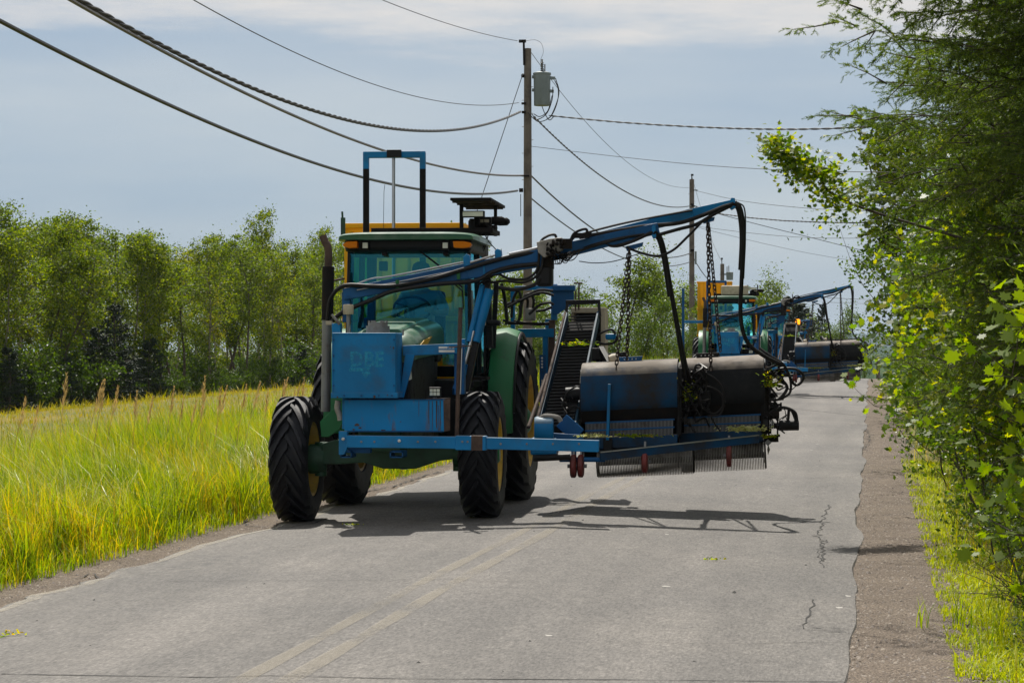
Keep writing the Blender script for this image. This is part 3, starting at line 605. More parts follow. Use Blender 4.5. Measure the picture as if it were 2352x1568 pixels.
zfl, zfr = gz_local(xfl, 0) + .63, gz_local(xfr, 0) + .63
zrl, zrr = gz_local(xrl, 2.65) + .88, gz_local(xrr, 2.65) + .88
make_wheel(RT_, xfl, 0, zfl, .63, .36, 19, R(.6), -1); make_wheel(RT_, xfr, 0, zfr, .63, .36, 19, R(.6), 1)
make_wheel(RT_, xrl, 2.65, zrl, .88, .44, 21, 0, -1); make_wheel(RT_, xrr, 2.65, zrr, .88, .44, 21, 0, 1)
xm = (xfl + xfr) / 2

# ---- front axle, chassis
ax = MB().prism(LL([(738, 1018), (770, 1010), (800, 1022), (850, 1026), (1045, 1016), (1058, 1022), (1058, 1052), (1010, 1058), (955, 1076), (880, 1076), (835, 1062), (770, 1066), (738, 1066)], -.10), (0, .24, 0))
axle = part('front_axle', ax, 'green_dark', bev=.012)
for x, z, s in ((xfl, zfl, 1), (xfr, zfr, -1)):
    kn = MB(); kn.lathe([(.13, -.1), (.15, -.02), (.15, .06), (.08, .12)], (x + s * .19, 0, z), (-s, 0, 0), 16); kn.cyl((x + s * .24, 0, z - .17), (x + s * .24, 0, z + .17), .06); kn.build('steering_knuckle', 'green_dark', axle, True)
ch = MB().box((xm, 1.0, .86), (.42, 3.3, .42)); ch.box((xm, 2.6, .85), (.62, .8, .55)); ch.cyl((xrl, 2.65, (zrl + zrr) / 2), (xrr, 2.65, (zrl + zrr) / 2), .13); ch.box((xm + .05, .9, .55), (.3, 1.0, .24))
part('chassis', ch, 'green_dark', bev=.02)
part('axle_bracket', MB().prism(LL([(738, 1003), (735, 968), (768, 936), (793, 958), (780, 985), (755, 1003)], -.35), (0, .05, 0)), 'green', bev=.004)

# ---- hood and grille
def hood_sec(y, hw, zt, zb, r):
    a = []
    for k in range(7): t = k / 6 * math.pi / 2; a.append((xm - hw + r - r * math.cos(t), y, zt - r + r * math.sin(t)))
    for k in range(7): t = k / 6 * math.pi / 2; a.append((xm + hw - r + r * math.sin(t), y, zt - r + r * math.cos(t) + 0.0))
    return [(xm - hw, y, zb)] + a + [(xm + hw, y, zb)]
hd = MB().loft([hood_sec(-.66, .30, 1.66, 1.52, .10), hood_sec(-.60, .33, 1.76, 1.54, .16), hood_sec(-.35, .35, 1.83, 1.56, .16), hood_sec(.3, .36, 1.89, 1.58, .15), hood_sec(1.12, .40, 1.94, 1.60, .14)])
hood = part('hood', hd, 'green_light', smooth=True)
MB().loft([hood_sec(-.5, .20, 1.845, 1.70, .05), hood_sec(.2, .22, 1.92, 1.75, .05), hood_sec(1.0, .26, 1.975, 1.8, .05)]).build('hood_ridge', 'green_light', hood, True)
for s in (-1, 1): MB().prism([(xm + s * .352, -.5, 1.66), (xm + s * .36, -.1, 1.74), (xm + s * .368, .4, 1.78), (xm + s * .366, .1, 1.70), (xm + s * .358, -.3, 1.63)], (s * .006, 0, 0)).build('hood_stripe', 'yellow', hood)
gr = MB().box((xm, .22, 1.22), (.62, 1.7, .72)); part('engine_cowl', gr, 'black', bev=.02)
gs = MB().box((xm, -.64, 1.12), (.62, .04, .5))
grille = part('grille', gs, 'black', bev=.006)
for k in range(14): MB().box((xm - .28 + k * .043, -.672, 1.10), (.010, .02, .46)).build('grille_slat', 'black_rough', grille)
hl = part('headlight', MB().prism(LL([(935, 858), (943, 852), (945, 870), (935, 876)], -.68), (0, .05, 0)), 'lens_white')
part('headlight', MB().prism(LL([(790, 858), (782, 852), (780, 870), (790, 876)], -.68), (0, .05, 0)), 'lens_white')

# ---- front tank boxes and frame
c_, d_ = pbox(762, 764, 909, 905, -1.05, .42)
tank = part('tank', MB().box(c_, d_), 'blue', bev=.008)
PB(MB(), 760, 901, 913, 914, -1.062, .45).build('lip', 'blue', tank, bev=.003)
tl = MB()
for (px, py) in ((803, 764), (926, 770)): MB().cyl(L(px, py, -.9), L(px, py - 14, -.9), .008, n=8).build('stud', 'steel_dull', tank)
tl.cyl(L(868, 768, -.8), L(868, 748, -.8), .115, n=20); tl.cyl(L(868, 749, -.8), L(868, 741, -.8), .095, n=20)
for k in range(6): q = L(868, 742, -.8); a = k * math.pi / 3; tl.cyl((q.x + .085 * math.cos(a), q.y + .085 * math.sin(a), q.z - .02), (q.x + .085 * math.cos(a), q.y + .085 * math.sin(a), q.z + .025), .012, n=6)
tl.build('filler_cap', 'steel_dull', tank, True)
# faded emblem: paler letters, a bar and a leaf-shaped stub, as flat paint
def text_mesh(txt, size, name, mat, parent, org, xv, zv, yv, bold=0.0, shear=0.0):
    cu = bpy.data.curves.new('t', 'FONT'); cu.body = txt; cu.size = size; cu.offset = bold; cu.shear = shear; cu.resolution_u = 2
    to = bpy.data.objects.new('t', cu); COL.objects.link(to); dg = bpy.context.evaluated_depsgraph_get()
    me = bpy.data.meshes.new_from_object(to.evaluated_get(dg)); bpy.data.objects.remove(to)
    for v in me.vertices: v.co = Vector(org) + Vector(xv) * v.co.x + Vector(zv) * v.co.y + Vector(yv)
    me.name = name; return link(name, me, mat, parent)
yf = -1.0535
q0 = L(803, 841, -1.054)
text_mesh('DBE', .20, 'emblem_letters', 'emblem_paint', tank, (q0.x, yf, q0.z), (.92, 0, 0), (0, 0, 1), (0, 0, 0), .006)
em = MB()
for pts in ([(802, 845), (849, 844), (849, 852), (802, 853)], [(833, 853), (848, 853), (851, 858), (845, 861), (843, 868), (837, 869), (835, 862), (830, 859)], [(838, 812), (847, 806), (848, 807), (840, 813)], [(808, 811), (814, 807), (815, 808), (810, 812)]):
    em.add([(q.x, yf + .0003, q.z) for q in LL(pts, -1.054)], [tuple(range(len(pts)))])
em.build('emblem_bar', 'emblem_paint', tank)
rc = MB(); 
for (px, py, r_) in ((904, 799, .009), (897, 797, .005), (902, 826, .004), (775, 912, .008), (860, 911, .012), (890, 907, .006), (766, 818, .006)):
    q = L(px, py, -1.066 if py > 900 else -1.054); rc.add([(q.x + r_ * math.cos(a) * (1 + .5 * math.sin(3 * a)), q.y, q.z + r_ * 1.3 * math.sin(a)) for a in np.linspace(0, 6.28, 9)[:-1]], [tuple(range(8))])
tag(rc.build('rust_chip', 'rust', tank), kind='stuff')
lower = part('ballast_box', MB().box(*pbox(791, 918, 1020, 991, -.95, .36)), 'blue_rusty', bev=.006)
PB(MB(), 786, 912, 796, 985, -.93, .3).build('end_plate', 'blue', lower, bev=.003)
MB().bar(L(985, 916, -.94), L(1030, 915, -.6), .05, .012).build('top_edge', 'rust', lower)
part('fitting', MB().tube(LL([(777, 920, -.85), (775, 938, -.85), (780, 952, -.85), (782, 965, -.85)]), .03, 10), 'pale_metal', smooth=True)
rs = MB()      # rust: right-hand end, top flange, drip streaks
for pts in ([(1018, 918), (1034, 915), (1034, 988), (1020, 991)],): rs.prism(LL(pts, -.953), (0, .002, 0))
for (px, w, y0_, y1_) in ((985, 2.2, 920, 975), (993, 1.5, 920, 990), (1003, 3.0, 920, 985), (1011, 2.0, 920, 990), (962, 1.2, 920, 958), (1007, 1.2, 930, 990)):
    q_ = LL([(px - w / 2, y0_), (px + w / 2, y0_), (px + w * .2, y1_), (px - w * .4, y1_ - 4)], -.9535); rs.add(q_, [(0, 1, 2, 3)])
for (px, py, r_) in ((820, 975, .022), (827, 982, .014), (812, 986, .012), (920, 968, .007), (880, 989, .02), (900, 990, .012), (845, 990, .012)):
    q = L(px, py, -.9535); rs.add([(q.x + r_ * math.cos(a) * (1 + .4 * math.sin(3 * a + px)), q.y, q.z + r_ * .8 * math.sin(a) * (1 + .3 * math.cos(2 * a))) for a in np.linspace(0, 6.28, 12)[:-1]], [tuple(range(11))])
tag(rs.build('rust_patch', 'rust', lower), kind='stuff')
MB().bar(L(791, 917.5, -.94), L(1018, 917.5, -.94), .04, .008).bar(L(793, 990, -.952), L(1018, 990, -.952), .012, .012).build('flange', 'blue_deep', lower)
tf_ = MB().bar(L(764, 768, -1.052), L(764, 900, -1.052), .008, .014, up=(0, 1, 0)).bar(L(907, 768, -1.052), L(907, 900, -1.052), .008, .014, up=(0, 1, 0)).bar(L(763, 766, -1.052), L(908, 766, -1.052), .008, .014); tf_.build('edge_flange', 'blue', tank, bev=.002)
tb = MB()
for (px, py) in ((766, 780), (766, 815), (766, 850), (766, 885), (905, 780), (905, 885), (790, 908), (830, 908), (870, 908), (900, 908)): tb.lathe([(.010, .004), (.010, -.006), (.001, -.008)], L(px, py, -1.058 if py < 900 else -1.066), (0, 1, 0), 6)
tag(tb.build('bolt', 'blue_deep', tank), kind='stuff')
xbt = MB()
for px in (830, 860, 960, 1000, 1062, 1074, 1150, 1210, 1270, 1330): xbt.lathe([(.011, .004), (.011, -.008), (.001, -.010)], L(px, 1014 if px < 1120 else 1019, -1.17 if px < 1050 or px > 1120 else -1.186), (0, 1, 0), 6)
xbt_ = xbt
gus = MB().prism(LL([(931, 812), (952, 814), (944, 850), (927, 913), (917, 913)], -.72), (0, .03, 0)); part('gusset', gus, 'blue', bev=.003)
MB_ = MB().bar(L(926, 805, -.66), L(1062, 800, -.62), .08, .10); arm = part('side_arm', MB_, 'blue', bev=.006)
text = MB()
for (a, b_) in (((1008, 795.5), (1028, 800.5)), ((1008, 803.5), (1044, 809))): q, r_ = L(a[0], a[1], -.70), L(b_[0], b_[1], -.70); text.add([(q.x, -.707, q.z), (r_.x, -.7065, q.z), (r_.x, -.7065, r_.z), (q.x, -.707, r_.z)], [(0, 1, 2, 3)])
text.build('decal_bar', 'white', arm)
q0 = L(1030, 800.5, -.70); text_mesh('58·36', .032, 'decal_letters', 'white', arm, (q0.x, -.7068, q0.z), (.8, 0, 0), (0, 0, 1), (0, 0, 0), .001)
PB(MB(), 1043, 790, 1066, 905, -.55, .12).build('arm_post', 'blue_deep', RT_, bev=.006)
PB(MB(), 1052, 778, 1068, 870, -.50, .05).build('post_plate', 'blue', RT_, bev=.004)
part('marker_post', MB().tube([L(1058, 706, -.86), L(1055, 800, -.86), L(1049, 1004, -.92)], .021, 10, 1), 'rust', smooth=True)
part('marker_post_cap', MB().bar(L(1031, 797, -.88), L(1084, 794, -.84), .07, .012), 'rust')
part('marker_post_rod', MB().tube([L(1061, 800, -.90), L(1058, 890, -.92), L(1057, 905, -.92)], .006, 6, 1), 'steel', smooth=True)
wl = part('work_light', MB().box(*pbox(985, 889, 1012, 912, -.80, .06)), 'black', bev=.006)
for i in range(3):
    for j in range(2): PB(MB(), 987 + i * 8, 893 + j * 8, 994 + i * 8, 900 + j * 8, -.806, .008).build('lens', 'lens_white', wl, bev=.002)
part('light_bracket', MB().box(*pbox(995, 910, 1003, 918, -.78, .03)), 'steel_dull')
# crossbar
xb = MB().bar(L(797, 1013, -1.12), L(1052, 1016, -1.12), .10, .115); cross = part('crossbar', xb, 'blue', bev=.006)
MB().bar(L(1048, 1016, -1.12), L(1118, 1017, -1.12), .13, .135).build('sleeve', 'blue', cross, bev=.006)
MB().bar(L(1084, 1016.5, -1.12), L(1110, 1017, -1.12), .133, .138).build('rust_band', 'rust', cross)
MB().bar(L(1116, 1017, -1.12), L(1376, 1024, -1.12), .095, .11).build('extension', 'blue', cross, bev=.004)
MB().prism(LL([(778, 990), (797, 990), (797, 1030), (790, 1044), (778, 1044)], -1.16), (0, .09, 0)).build('end_plate', 'blue', cross, bev=.004)
bl = MB()
for (px, py) in ((788, 1008), (917, 1012)): q = L(px, py, -1.18); bl.lathe([(.016, .03), (.016, 0), (.010, -.012), (.001, -.014)], q, (0, 1, 0), 8)
bl.build('bolt', 'white', cross); tag(xbt_.build('crossbar_bolt', 'steel_dull', cross), kind='stuff')
for (a, b_) in ((781, 808), (895, 926)):
    fk = MB()
    for (x0, y0, x1, y1) in ((a, 1036, b_, 1039), (a, 1048, b_, 1051), (a, 1036, a + 3, 1051), (b_ - 3, 1036, b_, 1051)): fk.box(*pbox(x0, y0, x1, y1, -1.08, .25))
    fk.build('fork_pocket', 'blue_deep', cross)
PB(MB(), 800, 1028, 850, 1040, -1.02, .1).build('under_rail', 'blue_deep', cross)

# ---- exhaust
ex = MB().tube(LL([(741, 541, .75), (747, 556, .75), (754, 572, .75), (754, 615, .75)]), .040, 14, 6); exh = part('exhaust_stack', ex, 'rust', smooth=True)
MB().cyl(L(754, 612, .75), L(752, 735, .75), .062, n=18).build('muffler', 'black_rough', exh, True)
MB().cyl(L(751, 735, .75), L(748, 945, .75), .050, n=18).build('heat_guard', 'steel_dull', exh, True)
MB().cyl(L(766, 644, .75), L(790, 640, .95), .012, n=8).build('clamp', 'rust', exh)
part('rotating_beacon', MB().lathe([(.001, .0), (.050, .0), (.054, .01), (.054, .085), (.046, .1), (.001, .102)], L(800, 722, .05), (0, 0, 1), 18), 'cream', smooth=True)
part('beacon_post', MB().cyl(L(800, 722, .05), L(801, 775, .05), .02), 'steel_dull')
part('fitting', MB().box(*pbox(762, 742, 782, 765, .1, .1)), 'blue', bev=.004)
part('fitting', MB().box(*pbox(748, 737, 762, 746, .2, .05)), 'cream', bev=.004)
part('lever', MB().cyl(L(762, 722, .1), L(780, 745, .1), .014, n=8), 'steel_dull')

# ---- cab
y0, y1 = 1.15, 2.75
xl, xr = L(792, 700, y0).x, L(1082, 700, y0).x; zb, zt = 1.30, L(900, 576, y0).z
yb = 2.75
cab = MB().box((xl, (y0 + yb) / 2, zb - .02), (.07, yb - y0, .06)).box((xr, (y0 + yb) / 2, zb - .02), (.07, yb - y0, .06)).box(((xl + xr) / 2, yb, zb + .1), (xr - xl + .07, .07, .12)).box(((xl + xr) / 2, 1.95, zb - .02), (xr - xl, .07, .05)); cabf = part('cab_frame', cab, 'black', bev=.01)
for (xa, ya, xb_, yb_) in ((xl + .02, y0, xl + .05, y0 + .05), (xr - .02, y0, xr - .05, y0 + .05)): MB().bar((xa, ya + .04, zb - .2), (xb_, yb_ + .05, zt + .03), .065, .075, up=(0, 1, 0)).build('pillar', 'black', cabf, bev=.01)
for x in (xl + .01, xr - .01): MB().bar((x, 2.0, zb - .3), (x + (.03 if x < xm else -.03), 2.0, zt), .06, .07, up=(0, 1, 0)).build('pillar', 'black', cabf, bev=.01); MB().bar((x, yb, zb), (x + (.05 if x < xm else -.05), yb - .1, zt), .07, .08, up=(0, 1, 0)).build('pillar', 'black', cabf, bev=.01)
lowb = MB().box(((xl + xr) / 2, 2.0, 1.10), (xr - xl, 1.45, .44)); lowb.box((xr - .10, 1.35, .85), (.34, .5, .55)); lowb.build('cab_floor', 'black', RT_, bev=.02)
fz = L(900, 762, y0).z
MB().add([(xl + .03, y0 + .01, fz - .35), (xm - .38, y0 + .0, fz - .35), (xm - .38, y0, fz - .02), (xm + .38, y0, fz - .02), (xm + .38, y0, fz - .35), (xr - .03, y0 + .01, fz - .35), (xr - .05, y0 + .06, zt + .01), (xl + .05, y0 + .06, zt + .01)], [(0, 1, 2, 3, 4, 5, 6, 7)]).build('windscreen', 'glass', cabf)
for x, nm in ((xl + .012, 'side_window'), (xr - .012, 'side_window')):
    dx = .03 if x < xm else -.03
    MB().add([(x, y0 + .1, zb), (x, 1.97, zb - .1), (x + dx, 1.97, zt), (x + dx, y0 + .12, zt)], [(0, 1, 2, 3)]).build(nm, 'glass_side', cabf)
    MB().add([(x, 2.03, zb - .1), (x, yb - .03, zb + .2), (x + dx, yb - .1, zt), (x + dx, 2.03, zt)], [(0, 1, 2, 3)]).build(nm, 'glass_side', cabf)
MB().add([(xl + .06, yb - .01, zb + .2), (xr - .06, yb - .01, zb + .2), (xr - .08, yb - .1, zt), (xl + .08, yb - .1, zt)], [(0, 1, 2, 3)]).build('rear_window', 'glass_side', cabf)
# roof: shell over a dark fascia
rz0 = L(900, 578, y0 - .1).z; rz1 = L(900, 549, y0 - .18).z; rz2 = L(900, 531, y0).z
fa = MB()
rx0, rx1 = L(784, 560, y0 - .1).x, L(1087, 560, y0 - .1).x
def rsec(y, ins, za, zb_, r=.0): return [(rx0 + ins, y, za), (rx1 - ins, y, za), (rx1 - ins + r, y, zb_), (rx0 + ins - r, y, zb_)]
fa.loft([rsec(y0 - .10, .06, rz0 + .02, rz1 + .01), rsec(y0 - .04, .03, rz0, rz1 + .02), rsec(yb, .03, rz0, rz1 + .02)])
roof = part('cab_roof', fa, 'black', bev=.03)
def shell(y, ins, z0, z1, bulge):
    a = []; n = 16; w = (rx1 - rx0) / 2 - ins + .03; cx = (rx0 + rx1) / 2
    for k in range(n + 1):
        t = math.pi * k / n; cxx = math.cos(t); s = math.sin(t)
        a.append((cx - w * math.copysign(abs(cxx) ** .45, cxx), y, z0 + (z1 - z0) * s ** .42))
    return a
MB().loft([shell(y0 - .19, .05, rz1, rz1 + .02, 0), shell(y0 - .20, .02, rz1 - .005, rz1 + .055, 0), shell(y0 - .12, .0, rz1 - .012, rz2 - .015, 0), shell(y0 + .25, -.005, rz1 - .015, rz2, 0), shell(yb - .25, -.005, rz1 - .015, rz2, 0), shell(yb + .02, .03, rz1, rz2 - .06, 0)]).build('roof_shell', 'green_light', roof, True)
for pts in ([(787, 561), (796, 555), (820, 554), (820, 569), (800, 570), (789, 566)], [(1040, 554), (1066, 554), (1079, 557), (1083, 562), (1078, 568), (1062, 570), (1042, 569)]):
    MB().prism(LL(pts, y0 - .19), (0, .1, 0)).build('indicator_lamp', 'amber', roof, bev=.006)
for (a, b_) in ((829, 848), (1013, 1032)):
    PB(MB(), a, 552, b_, 575, y0 - .135, .06).build('lamp_housing', 'black_rough', roof, bev=.005)
    PB(MB(), a + 3.5, 557, b_ - 3.5, 570, y0 - .15, .02).build('roof_lamp', 'lens_white', roof, bev=.003)
for a in (877, 1018):
    PB(MB(), a, 573, a + 11, 587, y0 - .02, .03).build('hinge', 'black', roof, bev=.003)
part('wiper', MB().tube(LL([(958, 572, y0 - .03), (1010, 612, y0 - .03), (1062, 660, y0 - .03)]), .010, 6, 3), 'black')
part('wiper', MB().tube(LL([(1030, 640, y0 - .02), (1062, 668, y0 - .02), (1064, 710, y0 - .02)]), .007, 6, 1), 'black')
# interior
xdr = L(968, 610, 2.2).x; seat = MB().box((xdr, 2.25, 1.62), (.50, .48, .14)).box((xdr, 2.47, 1.98), (.46, .12, .62)).box((xdr, 2.3, 1.45), (.3, .3, .3)); part('seat', seat, 'black', bev=.04)
sw = L(947, 709, 1.68); ring = [Vector((sw.x + .20 * math.cos(a), sw.y - .10 * math.sin(a), sw.z + .125 * math.sin(a))) for a in np.linspace(0, 2 * math.pi, 25)]
stw = MB().tube(ring, .014, 8, 1)
for a in (R(-90), R(150), R(30)): stw.tube([sw, ring[int((a % (2 * math.pi)) / (2 * math.pi) * 24)]], .012, 6, 1)
stw.tube([sw, sw + Vector((0, -.22, -.42))], .035, 8, 1); part('steering_wheel', stw, 'black', smooth=True)
part('dashboard', MB().box((xm, y0 + .28, 1.62), (.62, .34, .22)), 'black', bev=.03)
part('monitor', MB().box(*pbox(870, 600, 890, 622, y0 + .35, .04)), 'black', bev=.01)
# roof rack and rear lights
part('roof_rack', MB().bar(L(853, 530, 2.0), L(1132, 529, 2.0), .05, .055).bar(L(853, 530, 2.0) + Vector((0, .7, 0)), L(1132, 529, 2.0) + Vector((0, .7, 0)), .05, .05).bar(L(1126, 529, 2.0), L(1126, 529, 2.0) + Vector((0, .7, 0)), .05, .05), 'black_rough', bev=.004)
pn_a, pn_b = L(1033, 457, 1.75), L(1127, 455, 1.75); pnz = pn_a.z
pn = MB().box(((pn_a.x + pn_b.x) / 2, 2.5, pnz), (pn_b.x - pn_a.x, 1.45, .03)); panel = part('solar_panel', pn, 'black_rough', bev=.004)
for k in range(4): MB().box(((pn_a.x + pn_b.x) / 2, 1.9 + k * .4, pnz - .024), (pn_b.x - pn_a.x - .02, .03, .02)).build('panel_rib', 'rust', panel)
part('panel_post', MB().bar(L(1060, 530, 2.0), L(1060, 470, 2.0), .04, .035).bar(L(1060, 530, 2.0) + Vector((.30, .65, -.03)), Vector((L(1060, 530, 2.0).x + .30, 2.65, pnz - .02)), .035, .035), 'black_rough')
lb = part('light_bar', MB().box(*pbox(1061, 484, 1112, 499, 1.88, .09)), 'black', bev=.005)
PB(MB(), 1063, 486.5, 1109, 496.5, 1.872, .01).build('lens', 'lens_white', lb)
lb2 = part('light_bar', MB().box(*pbox(1098, 498, 1128, 513, 2.15, .1)), 'black', bev=.01)
for i in range(2): PB(MB(), 1099 + i * 13, 504, 1110 + i * 13, 511, 2.142, .01).build('lens', 'cream', lb2)
MB().lathe([(.03, 0), (.045, .03), (.045, .14), (.03, .17)], L(1124, 507, 2.3), (1, .4, .05), 12).build('flood_lamp', 'black_rough', RT_, True)
MB().lathe([(.03, 0), (.04, .03), (.045, .12), (.02, .15)], L(1140, 511, 2.4), (1, .3, .1), 12).build('flood_lamp', 'black_rough', RT_, True)
jb = MB().box(L(1087, 517, 2.1), (.10, .10, .10)).box(L(1108, 522, 2.2), (.2, .12, .08)).box(L(1096, 507, 2.1), (.06, .1, .12)).box(L(1120, 523, 2.3), (.2, .2, .05))
jb.cyl(L(1084, 502, 2.0), L(1084, 528, 2.0), .03).cyl(L(1110, 512, 2.1), L(1128, 528, 2.1), .02); part('light_mount', jb, 'black_rough', bev=.01)
rnd = random.Random(4)
cb = MB()
for k in range(7):
    a = L(1085 + rnd.uniform(-2, 40), 525, 2.1); b_ = a + Vector((rnd.uniform(-.1, .15), rnd.uniform(-.1, .2), -.24)); m_ = (a + b_) / 2 + Vector((rnd.uniform(-.1, .1), 0, .02)); cb.tube([a, m_, b_], .006, 5, 5)
part('cable', cb, 'hose', smooth=True)
part('antenna', MB().tube(LL([(884, 424, 2.9), (882, 440, 2.9), (881, 505, 2.9), (881, 540, 2.9)]), .003, 5, 1), 'black')

# ---- mast behind the cab
ms_ = MB().bar(L(841, 640, 3.1), L(841, 350, 3.1), .065, .065, up=(0, 1, 0)).bar(L(971, 640, 3.1), L(971, 350, 3.1), .065, .065, up=(0, 1, 0)).bar(L(835, 356, 3.1), L(977, 355, 3.1), .06, .075)
mast = part('lift_mast', ms_, 'blue', bev=.006)
MB().bar(L(841, 640, 3.06), L(841, 388, 3.06), .066, .02, up=(0, 1, 0)).bar(L(971, 640, 3.06), L(971, 388, 3.06), .066, .02, up=(0, 1, 0)).build('guide_rail', 'black_rough', mast)
MB().cyl(L(904, 640, 3.1), L(904, 346, 3.1), .019, n=12).build('lift_cylinder', 'steel', mast, True)
PB(MB(), 888, 344, 921, 361, 3.03, .05).build('mast_bracket', 'black', mast, bev=.004)
part('stop_post', MB().bar(L(788, 545, 3.2), L(788, 500, 3.2), .05, .03, up=(0, 1, 0)).cyl(L(787, 505, 3.2), L(786, 486, 3.2), .012), 'green_dark')
# rear deck that carries the bins
dk = MB().box((xm - .05, 4.1, .90), (1.45, 1.8, .10)); dk.bar((xm - .5, 2.9, .8), (xm - .5, 4.9, .8), .1, .12).bar((xm + .5, 2.9, .8), (xm + .5, 4.9, .8), .1, .12)
dk.bar((xm - .5, 3.1, .8), (xm - .5, 3.1, 2.0), .08, .08, up=(0, 1, 0)).bar((xm + .5, 3.1, .8), (xm + .5, 3.1, 2.0), .08, .08, up=(0, 1, 0))
dk.bar((xm - .55, 4.6, .2), (xm - .55, 4.6, .86), .08, .08, up=(0, 1, 0)).bar((xm + .55, 4.6, .2), (xm + .55, 4.6, .86), .08, .08, up=(0, 1, 0))
part('rear_deck', dk, 'blue_deep', bev=.006)

# ---- rear fenders
for s, x0_, x1_ in ((1, L(1122, 850, 1.8).x, L(1122, 850, 1.8).x + .27), (-1, xrl - .05, xrl + .25)):
    secs = []; rf = .99
    for k in range(15):
        a = R(188 - k * 10.5); yv, zv = 2.65 + rf * math.cos(a), .88 + rf * math.sin(a)
        yi, zi = 2.65 + (rf - .03) * math.cos(a), .88 + (rf - .03) * math.sin(a)
        rim_ = .07
        secs.append([(x0_, yv, zv), (x0_ + (x1_ - x0_) * .5, yv + .012 * math.cos(a), zv + .02 * math.sin(a)), (x1_, yv - .02 * math.cos(a), zv - .02 * math.sin(a)), (x1_, yi - rim_ * math.cos(a), zi - rim_ * math.sin(a)), (x0_, yi, zi)])
    f_ = part('fender', MB().loft(secs), 'green', smooth=True, bev=.008)
    if s > 0: MB().tube([Vector((x1_ + .005, 2.65 + (rf - .05) * math.cos(a), .88 + (rf - .05) * math.sin(a))) for a in [R(175 - k * 8) for k in range(17)]], .022, 8, 1).build('fender_edge', 'black', f_, True)
part('mirror', MB().box(*pbox(1116, 735, 1148, 748, 1.6, .12)), 'black', bev=.02)
part('step', MB().tube(LL([(1113, 770, 1.5), (1113, 850, 1.4), (1106, 858, 1.4), (1092, 862, 1.4)]), .012, 8, 3).tube(LL([(1096, 775, 1.5), (1096, 860, 1.4)]), .010, 8, 1).box(*pbox(1085, 865, 1118, 872, 1.2, .3)).box(*pbox(1085, 905, 1118, 912, 1.2, .3)), 'black_rough')
part('rear_light', MB().box(*pbox(1104, 737, 1115, 747, 1.45, .05)), 'cream', bev=.004)
part('exterior_post', MB().bar(L(1133, 800, 2.0), L(1140, 645, 2.0), .05, .05, up=(0, 1, 0)).tube(LL([(1165, 740, 2.3), (1160, 690, 2.3), (1152, 652, 2.2)]), .02, 8, 4), 'black', bev=.004)
part('black_pillar', MB().bar(L(1125, 800, 1.75), L(1119, 640, 1.75), .07, .09, up=(0, 1, 0)), 'black', bev=.01)

# ---- rear frame on the right
rf_ = MB().bar(L(1273, 735, 3.3), L(1273, 652, 3.3), .07, .07, up=(0, 1, 0)).bar(L(1253, 905, 3.3), L(1253, 770, 3.3), .06, .08, up=(0, 1, 0)).bar(L(1190, 765, 3.3), L(1273, 764, 3.3), .10, .10).bar(L(1259, 760, 3.3), L(1259, 732, 3.3), .06, .06, up=(0, 1, 0)).bar(L(1182, 662, 3.4), L(1270, 660, 3.4), .06, .05).bar(L(1178, 790, 3.4), L(1178, 664, 3.4), .05, .045, up=(0, 1, 0))
rear = part('rear_frame', rf_, 'blue', bev=.006)
MB().prism(LL([(1269, 657), (1318, 657), (1318, 668), (1318, 697), (1280, 722), (1269, 722)], 3.25), (0, .03, 0)).prism(LL([(1269, 655), (1320, 655), (1320, 667), (1269, 667)], 3.2), (0, .15, 0)).build('gusset_plate', 'blue_deep', rear, bev=.003)
MB().bar(L(1266, 930, 3.3), L(1268, 735, 3.3), .07, .09, up=(0, 1, 0)).build('mast_slide', 'rust', rear, bev=.004)
pp = MB().box(*pbox(1239, 815, 1254, 940, 3.1, .03)); pp.build('hole_plate', 'blue_deep', rear)
ho = MB()
for y in (822, 829, 836, 843, 874, 880, 886, 892): q = L(1245, y, 3.095); ho.lathe([(.001, 0), (.012, 0)], q, (0, 1, 0), 8)
ho.build('hole', 'white', rear)
vb = part('valve_block', MB().box(*pbox(1206, 708, 1229, 736, 3.0, .12)), 'pale_metal', bev=.008)
hs = MB()
for pts in ([(1160, 700), (1190, 690), (1235, 667), (1270, 668)], [(1160, 708), (1200, 688), (1240, 672), (1272, 678)], [(1175, 730), (1178, 690), (1190, 668), (1197, 690), (1192, 735)], [(1215, 722), (1240, 700), (1262, 695), (1272, 700)], [(1222, 715), (1250, 712), (1268, 705)], [(1180, 737), (1205, 742), (1240, 745), (1262, 742)], [(1195, 730), (1200, 690), (1212, 676), (1240, 676)], [(1155, 735), (1185, 742), (1196, 720), (1193, 700)], [(1205, 676), (1212, 690), (1211, 708)], [(1222, 678), (1226, 690), (1224, 708)]):
    hs.tube(LL(pts, 3.0 + rnd.uniform(-.12, .12)), .016, 8, 5)
part('hydraulic_hose', hs, 'hose', smooth=True)
part('rail', MB().bar(L(1160, 742, 2.95), L(1262, 744, 2.95), .05, .03), 'black_rough')

